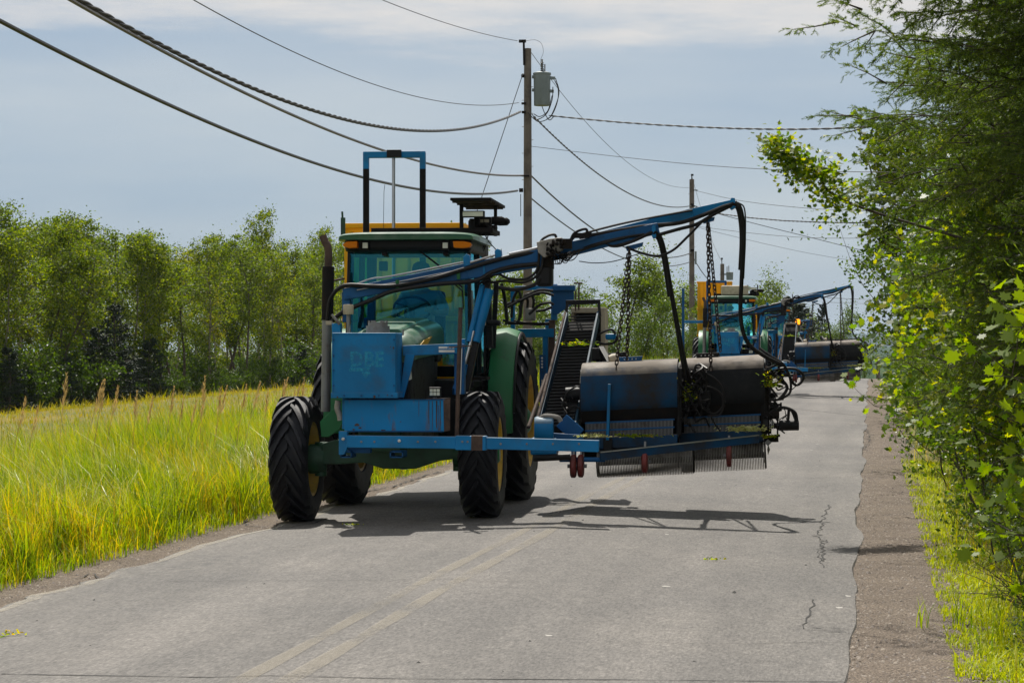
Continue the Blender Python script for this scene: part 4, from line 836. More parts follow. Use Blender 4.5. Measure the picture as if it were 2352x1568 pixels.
# ---- conveyor
cA, cB = L(1237, 985, .75), L(1318, 975, .75); cC, cD = L(1303, 728, 2.5), L(1364, 722, 2.5)
w_ = .38; cB = cA + Vector((w_, 0, .01)); cD = cC + Vector((w_ * .9, 0, .01))
cv = MB().bar(cA, cC, .022, .13).bar(cB, cD, .022, .13); conv = part('conveyor', cv, 'rail_worn', bev=.003)
MB().add([cA + Vector((0, .05, -.05)), cB + Vector((0, .05, -.05)), cD + Vector((0, .05, -.05)), cC + Vector((0, .05, -.05))], [(0, 1, 2, 3)]).build('belt', 'black_rough', conv)
MB().tube([cA + Vector((-.02, -.05, .05)), cA.lerp(cC, .5) + Vector((-.02, -.05, .06)), cC + Vector((-.02, -.03, .05))], .015, 8, 1).tube([cA + Vector((-.10, -.05, .02)), cA.lerp(cC, .45) + Vector((-.05, -.05, .02))], .02, 8, 1).build('side_rod', 'rust', conv, True)
sm = None
for k in range(36):
    p, q = cA.lerp(cC, (k + .5) / 36), cB.lerp(cD, (k + .5) / 36); o_ = Vector((0, -.015, .02))
    MB().bar(p + o_ + Vector((.03, 0, 0)), q + o_ - Vector((.03, 0, 0)), .030, .010, up=(0, .2, 1)).build('slat', 'slat_dark', conv)
tp = MB().bar(cC + Vector((-.02, 0, .0)), cC + Vector((0, .05, .16)), .03, .04, up=(0, 1, 0)).bar(cD + Vector((.02, 0, .0)), cD + Vector((0, .05, .16)), .03, .04, up=(0, 1, 0)).bar(cC + Vector((-.02, .05, .16)), cD + Vector((.02, .05, .16)), .05, .05)
tp.build('head_frame', 'black', conv, bev=.003)
MB().cyl(L(1329, 712, 2.6), L(1330, 652, 2.6), .010, n=6).cyl(L(1318, 650, 2.6), L(1338, 650, 2.6), .010, n=6).cyl(L(1322, 715, 2.6), L(1322, 668, 2.6), .008, n=6).build('hanger_rod', 'rust', conv)
hz = pbox(1312, 706, 1388, 718, 2.9, .6); chs = MB().box(*hz)
chs.box(*pbox(1380, 718, 1390, 835, 2.9, .55)).box(*pbox(1312, 718, 1318, 790, 2.95, .5)); chute = part('delivery_chute', chs, 'cream', bev=.005)
PB(MB(), 1316, 718, 1382, 830, 3.3, .02).build('chute_back', 'black', chute)
PB(MB(), 1390, 766, 1414, 780, 2.3, .2).build('chute_motor', 'blue', chute, bev=.02)
MB().tube(LL([(1365, 775, 2.3), (1385, 762, 2.3), (1405, 757, 2.3), (1414, 768, 2.3)]), .014, 8, 5).tube(LL([(1368, 785, 2.3), (1390, 790, 2.3), (1412, 786, 2.3), (1418, 772, 2.3)]), .014, 8, 5).build('chute_hose', 'hose', chute, True)

# ---- picker heads
def blades(n, org, spread, ln, rnd_):
    V = []; F = []
    for k in range(n):
        p = Vector(org) + Vector((rnd_.gauss(0, spread[0]), rnd_.gauss(0, spread[1]), abs(rnd_.gauss(0, spread[2])))); a = rnd_.uniform(0, 6.28); d = Vector((math.cos(a), math.sin(a), rnd_.uniform(-.3, .7))).normalized() * ln * rnd_.uniform(.4, 1.2)
        s = Vector((-math.sin(a), math.cos(a), rnd_.uniform(-.5, .5))) * .006; i = len(V); V += [p - s, p + s, p + d * .6 + s * .7 + Vector((0, 0, .01)), p + d]; F.append((i, i + 1, i + 2, i + 3))
    return MB().add(V, F)
def make_head(A, B, hood_mat, name='picker_head', comb_dx=.0, tray=True):
    A, B = Vector(A), Vector(B); e = (B - A); ln = e.length; e.normalize()
    def Q(s, dy, dz): return A + e * s + Vector((0, dy, dz))
    outer = [(.52, -.10), (.46, .02), (.36, .075), (.22, .085), (.08, .07), (-.02, .025), (-.075, -.05), (-.098, -.14), (-.10, -.28), (-.09, -.36), (-.05, -.41)]
    inner = [(y + .012, z - .012) for (y, z) in reversed(outer)]
    hd_ = MB().loft([[Q(0, *p) for p in outer + inner], [Q(ln, *p) for p in outer + inner]])
    head = hd_.build(name, hood_mat, RT_, True)
    MB().bar(Q(-.01, .46, .02), Q(ln + .01, .46, .02), .03, .03).build('hood_bead', 'black_rough', head)
    MB().add([Q(.0, -.05, -.41), Q(ln, -.05, -.41), Q(ln, .03, -.54), Q(0, .03, -.54)], [(0, 1, 2, 3)]).add([Q(0, .35, -.45), Q(ln, .35, -.45), Q(ln, .40, -.95), Q(0, .40, -.95)], [(0, 1, 2, 3)]).build('skirt', 'black_rough', head)
    for s in (-.012, ln + .004):
        MB().prism([Q(s, y, z) for (y, z) in [(.50, -.1), (.42, .0), (.22, .05), (.05, .0), (-.06, -.12), (-.09, -.3), (-.04, -.5), (-.02, -.72), (.06, -.85), (.10, -1.0), (.22, -1.05), (.36, -.95), (.45, -.6), (.52, -.3)]], e * .012).build('end_plate', 'black', head)
    # upper comb: rails with fine tines; light shows between them
    MB().bar(Q(.04, .0, -.535), Q(ln - .03, .0, -.535), .02, .016).bar(Q(.04, -.01, -.615), Q(ln - .03, -.01, -.615), .02, .016).build('comb_rail', 'blue_deep', head)
    tm = MB(); n = int(ln / .0155)
    for k in range(n):
        s = .05 + k * (ln - .1) / (n - 1); tm.bar(Q(s, .0, -.53), Q(s, -.012, -.69), .006, .006)
    tag(tm.build('upper_tines', 'steel_dull', head), kind='stuff')
    # tray
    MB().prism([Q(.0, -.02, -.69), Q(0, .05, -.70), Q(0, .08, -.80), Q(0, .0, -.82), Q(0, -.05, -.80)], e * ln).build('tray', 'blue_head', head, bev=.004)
    # lower picking drum: rows of fine tines on bars
    c0 = Q(comb_dx, .12, -.96); ax_ = e; dr = MB()
    dr.cyl(c0, c0 + e * ln, .03, n=10); 
    for s_ in (0, ln): dr.cyl(c0 + e * (s_ - .006), c0 + e * (s_ + .006), .145, n=16)
    drum = dr.build('picking_drum', 'black_rough', head)
    tm = MB(); n = int(ln / .0165)
    for k in range(n):
        s = .01 + k * (ln - .02) / (n - 1); p = c0 + e * s
        tm.lathe([(.135, -.0045), (.155, -.0035), (.155, .0035), (.135, .0045)], p, e, 14)
    tag(tm.build('drum_tines', 'pale_metal', head), kind='stuff')
    return head, Q, ln, e
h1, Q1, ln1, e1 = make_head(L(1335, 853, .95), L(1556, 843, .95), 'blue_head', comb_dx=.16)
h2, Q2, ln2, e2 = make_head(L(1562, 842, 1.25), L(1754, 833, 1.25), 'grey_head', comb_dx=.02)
q0 = Q1(.385, -.092, -.27); text_mesh('DBE', .10, 'emblem_letters', 'blue', h1, q0 + Vector((0, -.004, 0)), e1, (0, -.0, 1), (0, 0, 0), .001)
MB().bar(Q1(.385, -.0935, -.295), Q1(.60, -.0935, -.295), .004, .012).build('emblem_bar', 'blue', h1)
MB().bar(Q1(.30, -.13, -.14), Q1(.37, -.10, -.72) + Vector((-.09, 0, 0)), .03, .045, up=(0, 1, 0)).build('strap', 'blue', h1, bev=.003)
MB().box(Q1(.28, -.06, -.78), (.09, .08, .16)).build('strap_foot', 'black', h1, bev=.006)
# shared fittings of the heads
for h, Q, ln in ((h1, Q1, ln1), (h2, Q2, ln2)):
    x = ln * .32 if h is h2 else ln * .5
    pl = MB().prism([Q(x - .10, .2, .05), Q(x + .11, .2, .05), Q(x + .13, .2, .13), Q(x - .12, .2, .13)], (0, .02, 0)); pl.build('hanger_plate', 'black' if h is h2 else 'blue_deep', h, bev=.003)
    hl_ = MB()
    for k in range(4): q = Q(x - .06 + k * .04, .198, .105); hl_.lathe([(.001, 0), (.007, 0)], q, (0, 1, 0), 6)
    hl_.build('hole', 'white', h)
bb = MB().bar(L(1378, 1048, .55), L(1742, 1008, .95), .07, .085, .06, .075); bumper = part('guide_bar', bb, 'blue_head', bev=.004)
MB().bar(L(1378, 1038, .54), L(1742, 999, .94), .075, .01).build('guide_bar_edge', 'steel', bumper)
for (a, b_, y, px_t, py_t) in ((1310, 1324, .55, 1043, 1097), (1327, 1341, .6, 1043, 1096), (1474, 1488, .7, 1046, 1086), (1668, 1681, .9, 1020, 1072)):
    p0, p1 = L(a, py_t, y), L(b_, py_t, y); zt_ = L(a, px_t, y).z; r_ = max(.115, (zt_ - p0.z) / 2); c = Vector(((p0.x + p1.x) / 2, y, p0.z + r_)); hw = abs(p1.x - p0.x) / 2
    g_ = part('gauge_wheel', MB().lathe([(.02, -hw), (r_ - .02, -hw), (r_, -hw * .6), (r_, hw * .6), (r_ - .02, hw), (.02, hw)], c, (1, 0, 0), 20), 'red', smooth=True)
    MB().cyl(c - Vector((hw + .03, 0, 0)), c + Vector((hw + .03, 0, 0)), .02, n=8).bar(c + Vector((0, .02, 0)), c + Vector((0, .08, .2)), .02, .04).build('axle_pin', 'steel_dull', g_)
bl_ = MB().lathe([(.001, 0), (.12, 0), (.13, .02), (.13, .17), (.12, .19), (.001, .19)], L(1228, 985, .4), (1, .05, 0), 20)
bd = part('float_drum', bl_, 'blue', smooth=True)
MB().tube(LL([(1232, 968, .38), (1250, 955, .38), (1280, 958, .38), (1288, 968, .38)]), .025, 8, 4).build('drum_strap', 'pale_metal', bd, True)
MB().cyl(L(1225, 1052, .4), L(1310, 1048, .4), .035, n=12).build('roller', 'black', bd, True)
PB(MB(), 1218, 1005, 1278, 1045, .45, .3).build('skid_plate', 'blue', bd, bev=.02)
lk = MB().bar(L(1290, 965, .7), L(1330, 1000, .7), .06, .16).bar(L(1318, 990, .72), L(1318, 1050, .72), .05, .06, up=(0, 1, 0)).bar(L(1260, 1000, .55), L(1340, 1005, .6), .06, .06).cyl(L(1285, 1055, .6), L(1390, 1055, .6), .025)
part('head_linkage', lk, 'blue_deep', bev=.006)
# right-hand drive end
de = MB().cyl(L(1790, 977, 1.2), L(1834, 976, 1.22), .055, n=16).cyl(L(1764, 978, 1.2), L(1790, 977, 1.2), .03, n=12).cyl(L(1768, 935, 1.3), L(1792, 934, 1.3), .05, n=14).cyl(L(1753, 977, 1.2), L(1764, 977, 1.2), .09, n=14)
drive = part('drive_motor', de, 'black', smooth=True)
fr = MB()
for (a, b_) in (((1766, 950), (1766, 1010)), ((1786, 950), (1786, 1010)), ((1758, 890), (1760, 1015))): fr.bar(L(*a, 1.2), L(*b_, 1.2), .018, .03, up=(0, 1, 0))
fr.bar(L(1756, 951, 1.2), L(1790, 950, 1.2), .05, .05).bar(L(1756, 1010, 1.2), L(1788, 1009, 1.2), .05, .05).bar(L(1762, 880, 1.25), L(1762, 955, 1.25), .05, .07, up=(0, 1, 0)).bar(L(1740, 845, 1.3), L(1764, 950, 1.25), .03, .06, up=(0, 1, 0)).bar(L(1768, 830, 1.35), L(1766, 890, 1.3), .03, .04, up=(0, 1, 0)).bar(L(1790, 828, 1.3), L(1790, 880, 1.3), .02, .04, up=(0, 1, 0)); fr.build('drive_frame', 'black_rough', drive, bev=.004)
ck = MB()
for xq in (1768, 1772, 1776):
    for yq in range(0, 6): ck.box(L(xq, 966 + yq * 4, 1.16), (.008, .01, .010))
ck.build('drive_chain', 'white', drive)
MB().bar(L(1760, 1020, 1.15), L(1768, 1012, 1.15), .04, .05).lathe([(.001, 0), (.06, .01), (.001, .03)], L(1762, 1032, 1.1), (1, 0, 0), 12).build('skid_foot', 'steel_dull', drive)
rnd2 = random.Random(9)
hz2 = MB()
for pts in ([(1745, 800, 1.2), (1770, 818, 1.15), (1800, 838, 1.15), (1822, 880, 1.2), (1838, 880, 1.2), (1845, 862, 1.2), (1828, 848, 1.2), (1800, 846, 1.2), (1782, 850, 1.2)], [(1765, 950, 1.2), (1785, 938, 1.2), (1815, 940, 1.2), (1828, 965, 1.2)], [(1770, 955, 1.2), (1795, 935, 1.2), (1825, 945, 1.2), (1832, 968, 1.2)], [(1760, 850, 1.25), (1790, 868, 1.2), (1808, 890, 1.2), (1790, 915, 1.2), (1765, 918, 1.2)], [(1790, 835, 1.25), (1812, 860, 1.2), (1815, 900, 1.2), (1790, 918, 1.2)], [(1770, 965, 1.2), (1790, 985, 1.2), (1808, 970, 1.2), (1812, 940, 1.2)]):
    hz2.tube([L(*p) for p in pts], .013 + .004 * rnd2.random(), 8, 6)
hz2.build('drive_hose', 'hose', drive, True)
# more of the drive end: plates, shafts and loose hoses
dx_ = MB()
for (x0, y0_, x1, y1, yy_, dp) in ((1752, 862, 1766, 900, 1.3, .10), (1764, 902, 1782, 916, 1.25, .14), (1748, 918, 1760, 1000, 1.22, .05), (1764, 955, 1790, 962, 1.2, .16), (1770, 924, 1796, 944, 1.3, .12), (1750, 985, 1772, 996, 1.15, .12), (1786, 840, 1796, 868, 1.28, .06)): dx_.box(*pbox(x0, y0_, x1, y1, yy_, dp))
dx_.cyl(L(1752, 918, 1.25), L(1800, 915, 1.25), .018, n=8).cyl(L(1752, 1002, 1.2), L(1792, 1000, 1.2), .014, n=8).cyl(L(1756, 870, 1.3), L(1802, 852, 1.3), .02, n=8)
dx_.build('gearbox', 'black_rough', drive, bev=.006)
hz3 = MB(); rnd4 = random.Random(21)
for k in range(16):
    x0, y0_ = 1752 + rnd4.uniform(0, 30), 825 + rnd4.uniform(0, 130); pts = [(x0, y0_)]
    for j in range(4): x0 += rnd4.uniform(-12, 26); y0_ += rnd4.uniform(-16, 24); pts.append((min(x0, 1836), min(y0_, 1000)))
    hz3.tube([L(a, b_, 1.2 + rnd4.uniform(-.06, .1)) for a, b_ in pts], rnd4.choice((.005, .008, .012)), 6, 5)
hz3.build('loose_hose', 'hose', drive, True)
# framework between and above the heads
fw = MB().bar(L(1560, 1000, 1.0), L(1562, 845, 1.0), .05, .08, up=(0, 1, 0)).bar(L(1340, 945, 1.3), L(1750, 925, 1.6), .06, .06).bar(L(1345, 838, 1.5), L(1560, 828, 1.55), .05, .05).bar(L(1568, 828, 1.75), L(1752, 818, 1.8), .04, .04).bar(L(1400, 836, 1.5), L(1380, 800, 1.8), .06, .06).bar(L(1370, 825, 1.9), L(1440, 818, 1.9), .12, .10).bar(L(1360, 812, 1.8), L(1382, 812, 1.8), .10, .12)
part('head_frame_beam', fw, 'black', bev=.006)
part('float', MB().lathe([(.001, 0), (.05, .01), (.06, .05), (.05, .10), (.001, .11)], L(1398, 828, 1.45), (1, .3, .3), 12), 'cream', smooth=True)
# hose tangle between the two heads
tg = MB()
for k in range(34):
    x0 = 1556 + rnd2.uniform(0, 50); y0_ = 840 + rnd2.uniform(0, 100); pts = [(x0, y0_, 1.0)]
    for j in range(4): x0 += rnd2.uniform(-14, 20); y0_ += rnd2.uniform(-14, 26); pts.append((x0, y0_, 1.0 + rnd2.uniform(-.1, .15)))
    tg.tube([L(*p) for p in pts], rnd2.choice((.006, .009, .012)), 6, 5)
for pts in ([(1590, 880), (1598, 840), (1612, 842), (1622, 870), (1620, 905)], [(1605, 850), (1640, 868), (1658, 890), (1664, 925)], [(1615, 885), (1645, 895), (1660, 915), (1655, 950), (1625, 955)], [(1600, 900), (1610, 930), (1640, 950), (1665, 930)]): tg.tube(LL(pts, .98), .011, 8, 6)
part('hose_tangle', tg, 'hose', smooth=True)
part('junction_box', MB().box(L(1612, 908, 1.1), (.18, .1, .10)).box(L(1575, 930, 1.15), (.10, .12, .22)), 'black', bev=.01)
tg2 = MB()
for k in range(12):
    x0 = 1300 + rnd2.uniform(0, 40); y0_ = 890 + rnd2.uniform(0, 80); pts = [(x0, y0_, .95)]
    for j in range(3): x0 += rnd2.uniform(-12, 14); y0_ += rnd2.uniform(-16, 22); pts.append((x0, y0_, .95 + rnd2.uniform(-.1, .15)))
    tg2.tube([L(*p) for p in pts], rnd2.choice((.006, .010)), 6, 5)
tg2.tube(LL([(1292, 935), (1300, 905), (1322, 888), (1335, 890)], .9), .010, 8, 5).tube(LL([(1290, 975), (1300, 945), (1318, 932), (1332, 938)], .9), .010, 8, 5)
part('hose_tangle', tg2, 'hose', smooth=True)
part('drive_motor', MB().cyl(L(1300, 905, 1.0), L(1336, 903, 1.0), .07, n=14).cyl(L(1302, 945, 1.0), L(1336, 943, 1.0), .05, n=14), 'black', smooth=True)
for org, sp, n, par in ((L(1712, 990, .95), (.09, .03, .02), 260, bumper), (L(1365, 1003, .55), (.08, .03, .005), 160, cross), (L(1330, 795, 2.0), (.10, .04, .02), 120, conv), (L(1585, 925, 1.0), (.05, .05, .10), 90, h1), (L(1772, 890, 1.15), (.05, .04, .06), 120, drive), (L(1768, 1004, 1.15), (.05, .03, .005), 60, drive), (L(1460, 1003, .8), (.12, .03, .01), 140, h1)):
    tag(blades(n, org, sp, .06, rnd2).build('grass_debris', 'grass_pale' if n in (160, 260) else 'grass_tall', par), kind='stuff')

# ---- boom
bm_ = MB().bar(L(790, 676, .35), L(1075, 622, .45), .12, .115, .13, .16).bar(L(1070, 623, .45), L(1245, 592, .55), .13, .165, .14, .18)
boom = part('boom', bm_, 'blue_deep', bev=.006)
bm2 = MB().bar(L(1235, 590, .55), L(1512, 524, .70), .12, .16, .11, .11); bm2.build('inner_boom', 'blue_deep', boom, bev=.006)
bm3 = MB().bar(L(1335, 555, .70), L(1590, 492, .82), .09, .10, .09, .12).bar(L(1590, 492, .82), L(1688, 464, .88), .09, .115, .08, .06); bm3.build('outer_boom', 'blue', boom, bev=.005)
MB().prism(LL([(1676, 462), (1680, 454), (1688, 455), (1690, 476), (1680, 482), (1676, 478)], .82), (0, .12, 0)).prism(LL([(1497, 522), (1500, 516), (1506, 518), (1507, 545), (1500, 548), (1497, 542)], .62), (0, .12, 0)).build('hose_clamp', 'blue', boom, bev=.004)
MB().prism(LL([(1065, 612), (1064, 590), (1071, 583), (1078, 586), (1080, 608)], .38), (0, .12, 0)).prism(LL([(1137, 596), (1136, 576), (1142, 571), (1150, 574), (1152, 592)], .42), (0, .12, 0)).prism(LL([(1110, 640), (1109, 610), (1114, 609), (1115, 638)], .40), (0, .03, 0)).build('clamp_bracket', 'blue', boom, bev=.004)
for (a, b_) in ((1612, 1642), (1436, 1478)):
    q_ = (LL([(a, 504), (b_, 498), (b_ - 2, 507), (a + 4, 514)], .80) if a > 1500 else LL([(a, 566), (b_, 556), (b_ - 3, 566), (a + 4, 577)], .62)); MB().prism(q_, (0, .03, 0)).build('chain_plate', 'blue_deep', boom, bev=.002)
MB().tube(LL([(786, 667, .30), (850, 641, .32), (900, 634, .34), (1064, 602, .36)]), .010, 8, 4).tube(LL([(820, 666, .28), (900, 650, .30), (1064, 618, .36)]), .007, 8, 3).tube(LL([(1080, 603, .38), (1137, 586, .42)]), .012, 8, 1).tube(LL([(1152, 592, .42), (1240, 573, .5)]), .012, 8, 1).tube(LL([(1170, 584, .42), (1235, 570, .5)]), .016, 8, 1).build('tie_rod', 'steel', boom, True)
MB().prism(LL([(908, 643), (915, 642), (916, 664), (910, 666)], .27), (0, .16, 0)).prism(LL([(1048, 628), (1056, 626), (1057, 640), (1050, 642)], .36), (0, .16, 0)).build('strap', 'green', boom)
bh = MB()
for pts, r_ in (([(752, 735, .4), (758, 690, .35), (775, 665, .3), (800, 655, .28), (850, 657, .28), (910, 656, .28), (1000, 638, .32), (1060, 620, .36), (1160, 592, .42), (1235, 578, .5)], .022),
                ([(760, 740, .4), (790, 715, .3), (850, 690, .27), (905, 668, .27), (1000, 653, .3), (1090, 645, .35), (1130, 625, .4), (1180, 612, .42), (1235, 606, .46)], .022),
                ([(1100, 652, .45), (1140, 630, .45), (1170, 640, .45), (1210, 640, .45), (1235, 615, .45), (1240, 560, .45), (1258, 542, .48), (1275, 540, .5), (1278, 555, .5)], .014),
                ([(1120, 650, .45), (1160, 645, .45), (1205, 648, .45), (1240, 625, .45), (1250, 575, .45), (1262, 553, .48)], .014),
                ([(1145, 660, .45), (1185, 665, .45), (1225, 655, .45), (1240, 640, .45)], .02),
                ([(1110, 660, .5), (1095, 690, .5), (1092, 720, .5), (1098, 780, .6)], .016),
                ([(1300, 565, .55), (1360, 552, .58), (1410, 565, .6), (1450, 555, .6), (1490, 537, .62), (1502, 532, .65)], .018),
                ([(1330, 545, .6), (1420, 530, .62), (1480, 520, .65), (1560, 512, .72), (1620, 492, .76), (1660, 476, .80), (1685, 468, .83)], .022),
                ([(1300, 580, .55), (1400, 552, .58), (1480, 538, .62)], .014), ([(1290, 590, .52), (1380, 560, .55), (1440, 545, .6)], .012),
                ([(1510, 540, .65), (1560, 526, .70), (1600, 515, .75), (1640, 492, .78), (1680, 472, .82)], .018),
                ([(1310, 555, .6), (1330, 540, .6), (1410, 518, .62), (1480, 503, .65), (1550, 490, .7), (1590, 483, .75)], .012),
                ([(1310, 552, .55), (1320, 535, .55), (1345, 526, .55), (1350, 540, .55)], .014),
                ([(1440, 568, .62), (1470, 580, .62), (1510, 588, .63), (1545, 575, .65), (1575, 548, .7), (1610, 512, .75)], .013)):
    bh.tube([L(*p) for p in pts], r_, 8, 6)
bh.build('boom_hose', 'hose', boom, True)
# the two drop hose bundles
dh = MB()
for k in range(4):
    dx, dy = rnd2.uniform(-4, 4), rnd2.uniform(-.05, .05)
    dh.tube([L(x + dx * f, y, d + dy) for (x, y, d, f) in ((1500, 532, .65, .3), (1515, 548, .7, .5), (1528, 600, .8, .8), (1542, 680, .85, .9), (1556, 760, .9, 1.2), (1568, 830, .95, 1.8), (1578, 880, 1.0, 2.4))], .017, 8, 6)
dh.tube([L(x, y, d) for (x, y, d) in ((1500, 532, .64), (1516, 550, .69), (1528, 600, .78), (1540, 680, .84))], .034, 10, 6)
dh.build('drop_hose', 'hose', boom, True)
dh = MB()
for k in range(3):
    dx, dy = rnd2.uniform(-4, 4), rnd2.uniform(-.05, .05)
    dh.tube([L(x + dx, y, d + dy) for (x, y, d) in ((1688, 468, .85), (1700, 485, .87), (1706, 540, .9), (1702, 640, .95), (1700, 730, 1.0), (1715, 785, 1.05), (1750, 815, 1.1), (1790, 835, 1.15))], .019, 8, 6)
dh.tube([L(x, y, d) for (x, y, d) in ((1686, 466, .84), (1699, 483, .86), (1706, 540, .89), (1703, 620, .93))], .034, 10, 6)
dh.tube([L(x, y, d) for (x, y, d) in ((1695, 465, .85), (1710, 480, .85), (1712, 540, .88), (1708, 640, .93))], .008, 6, 6)
dh.build('drop_hose', 'hose', boom, True)
mf = MB().prism(LL([(1232, 556), (1262, 548), (1290, 545), (1298, 556), (1290, 575), (1268, 582), (1250, 592), (1236, 580)], .38), (0, .16, 0)); mani = mf.build('valve_manifold', 'pale_metal', boom, bev=.008)
cn = MB()
for k in range(22):
    q = L(1256 + rnd2.uniform(0, 40), 550 + rnd2.uniform(0, 35), .37); cn.cyl(q, q + Vector((rnd2.uniform(-.02, .02), -.06, rnd2.uniform(-.03, .03))), rnd2.uniform(.008, .02), n=8)
cn.box(L(1300, 560, .4), (.12, .1, .10)).box(L(1335, 541, .5), (.16, .08, .05)).box(L(1352, 538, .5), (.06, .06, .05)); cn.build('connector', 'black_rough', boom)
wt = MB()
for k in range(20):
    x0 = rnd2.uniform(1262, 1300); wd_ = rnd2.uniform(14, 45); dr_ = rnd2.uniform(8, 26); b0 = 590 - (x0 - 1260) * .25
    wt.tube([L(x0, b0, .45), L(x0 + wd_ * .1, b0 + dr_ * .8, .42 + rnd2.uniform(-.04, .04)), L(x0 + wd_ * .55, b0 + dr_ * .9 - wd_ * .1, .42), L(x0 + wd_, b0 - wd_ * .25, .46)], .0045, 5, 6)
wt.tube(LL([(1330, 600, .45), (1365, 604, .5), (1410, 600, .55), (1470, 582, .6)]), .005, 5, 6); wt.build('signal_cable', 'hose', boom, True)
PB(MB(), 1230, 612, 1268, 657, .45, .22).build('slew_motor', 'black', boom, bev=.03)
PB(MB(), 1238, 588, 1270, 618, .48, .16).build('slew_mount', 'black_rough', boom, bev=.01)
MB().cyl(L(1108, 655, .5), L(1077, 785, .35), .028, n=14).cyl(L(1124, 665, .5), L(1092, 785, .4), .05, n=14).build('lift_ram', 'blue', boom, True)
MB().cyl(L(1088, 760, .37), L(1067, 838, .3), .016, n=12).build('ram_rod', 'steel', boom, True)
MB().cyl(L(1066, 835, .3), L(1062, 860, .3), .04, n=10).bar(L(1062, 850, .3), L(1045, 900, .1), .06, .10, up=(0, 1, 0)).build('ram_foot', 'blue_deep', boom, bev=.006)
MB().bar(L(1068, 900, .35), L(1120, 640, .55), .08, .10, up=(0, 1, 0)).build('boom_post', 'black', boom, bev=.01)
MB().prism(LL([(785, 672), (798, 662), (804, 690), (800, 740), (786, 740)], .32), (0, .14, 0)).build('boom_rest', 'blue_deep', boom, bev=.006)
# chains: every link a piece
def link_mesh():
    pts = []; hl, hw = .022, .013
    for k in range(16):
        a = 2 * math.pi * k / 16; pts.append(Vector((hw * math.cos(a), 0, hl * math.copysign(1, math.sin(a)) * (1 if abs(math.sin(a)) > .01 else 0) * .55 + hw * math.sin(a) * 1.1)))
    n = len(pts); mb = MB(); vs = []; r_ = .0058
    for i in range(n):
        d = (pts[(i + 1) % n] - pts[i - 1]).normalized(); u_ = Vector((0, 1, 0)); w = d.cross(u_)
        for k in range(5): a = 2 * math.pi * k / 5; vs.append(pts[i] + (u_ * math.cos(a) + w * math.sin(a)) * r_)
    fs = [(i * 5 + k, i * 5 + (k + 1) % 5, ((i + 1) % n) * 5 + (k + 1) % 5, ((i + 1) % n) * 5 + k) for i in range(n) for k in range(5)]
    mb.add(vs, fs); me = bpy.data.meshes.new('chain_link'); me.from_pydata(mb.v, [], mb.f); me.update(); me.shade_smooth(); me.materials.append(MATS['chain']); return me
LM = link_mesh()
def chain(p0, p1):
    p0, p1 = Vector(p0), Vector(p1); d = p1 - p0; n = max(2, int(d.length / .043))
    q = d.to_track_quat('Z', 'Y')
    for k in range(n):
        o_ = bpy.data.objects.new('chain_link', LM); COL.objects.link(o_); o_.parent = boom; o_.location = p0 + d * (k + .5) / n
        o_.rotation_mode = 'QUATERNION'; o_.rotation_quaternion = q @ Matrix.Rotation(R(20 if k % 2 else 110), 4, 'Z').to_quaternion(); s = d.length / n / .043 * 1.12; o_.scale = (s, s, s)
chain(L(1625, 510, .80), L(1633, 850, 1.15)); chain(L(1627, 512, .82), L(1655, 806, 1.2)); chain(L(1446, 572, .62), L(1440, 826, .95)); chain(L(1444, 574, .62), L(1415, 846, .92))
tag(tractor, 'nearest blue and green harvester tractor with a tall square mast behind its cab', 'tractor', 'harvester tractors driving in convoy')
# ================================================================ harvest bins
def make_bin(name, w, d, h, label, rooty):
    r_ = empty(name)
    mb = MB(); t_ = .035
    mb.box((0, -d / 2 + t_ / 2, h / 2), (w, t_, h)).box((0, d / 2 - t_ / 2, h / 2), (w, t_, h)).box((-w / 2 + t_ / 2, 0, h / 2), (t_, d - 2 * t_, h)).box((w / 2 - t_ / 2, 0, h / 2), (t_, d - 2 * t_, h)).box((0, 0, .06), (w - .004, d - .004, .05))
    mb.build('bin_wall', 'yellow_plastic', r_, bev=.008)
    rim = MB()
    for (c, s) in (((0, -d / 2 - .01, h - .03), (w + .05, .05, .06)), ((0, d / 2 + .01, h - .03), (w + .05, .05, .06)), ((-w / 2 - .01, 0, h - .03), (.05, d - .04, .06)), ((w / 2 + .01, 0, h - .03), (.05, d - .04, .06))): rim.box(c, s)
    rim.build('bin_rim', 'yellow_plastic', r_, bev=.008)
    n = 8
    for k in range(n):
        x = -w / 2 + w * (k + .5) / n; MB().box((x, -d / 2 - .015, h / 2 - .03), (.035, .03, h - .12)).build('rib', 'yellow_plastic', r_, bev=.006)
    for k in range(7):
        y = -d / 2 + d * (k + .5) / 7; MB().box((w / 2 + .015, y, h / 2 - .03), (.03, .035, h - .12)).build('rib', 'yellow_plastic', r_, bev=.006)
    ft = MB()
    for x in (-w / 2 + .1, 0, w / 2 - .1): ft.box((x, 0, .02), (.12, d - .02, .035))
    ft.build('bin_foot', 'yellow_plastic', r_)
    return tag(r_, label, 'bin', 'yellow harvest bins on the rear decks')
def on_tractor(o, trac, lx, ly, lz):
    a = trac.rotation_euler.z; o.location = (trac.location.x + lx * math.cos(a) - ly * math.sin(a), trac.location.y + lx * math.sin(a) + ly * math.cos(a), trac.location.z + lz); o.rotation_euler = (0, 0, a)
bw_ = L(1057, 520, 3.45).x - L(790, 520, 3.45).x; bxc = (L(1057, 520, 3.45).x + L(790, 520, 3.45).x) / 2; btop = L(900, 512, 3.45).z
bh_ = (btop - .955) / 2
bin0 = make_bin('harvest_bin', bw_, 1.1, bh_, 'lower yellow plastic bin on the nearest tractor, half hidden behind its cab', 0); on_tractor(bin0, tractor, bxc, 4.02, .952)
bin1 = copy_tree(bin0); bin1['label'] = 'upper yellow plastic bin showing over the cab roof of the nearest tractor'; on_tractor(bin1, tractor, bxc, 4.02, .952 + bh_ + .003)

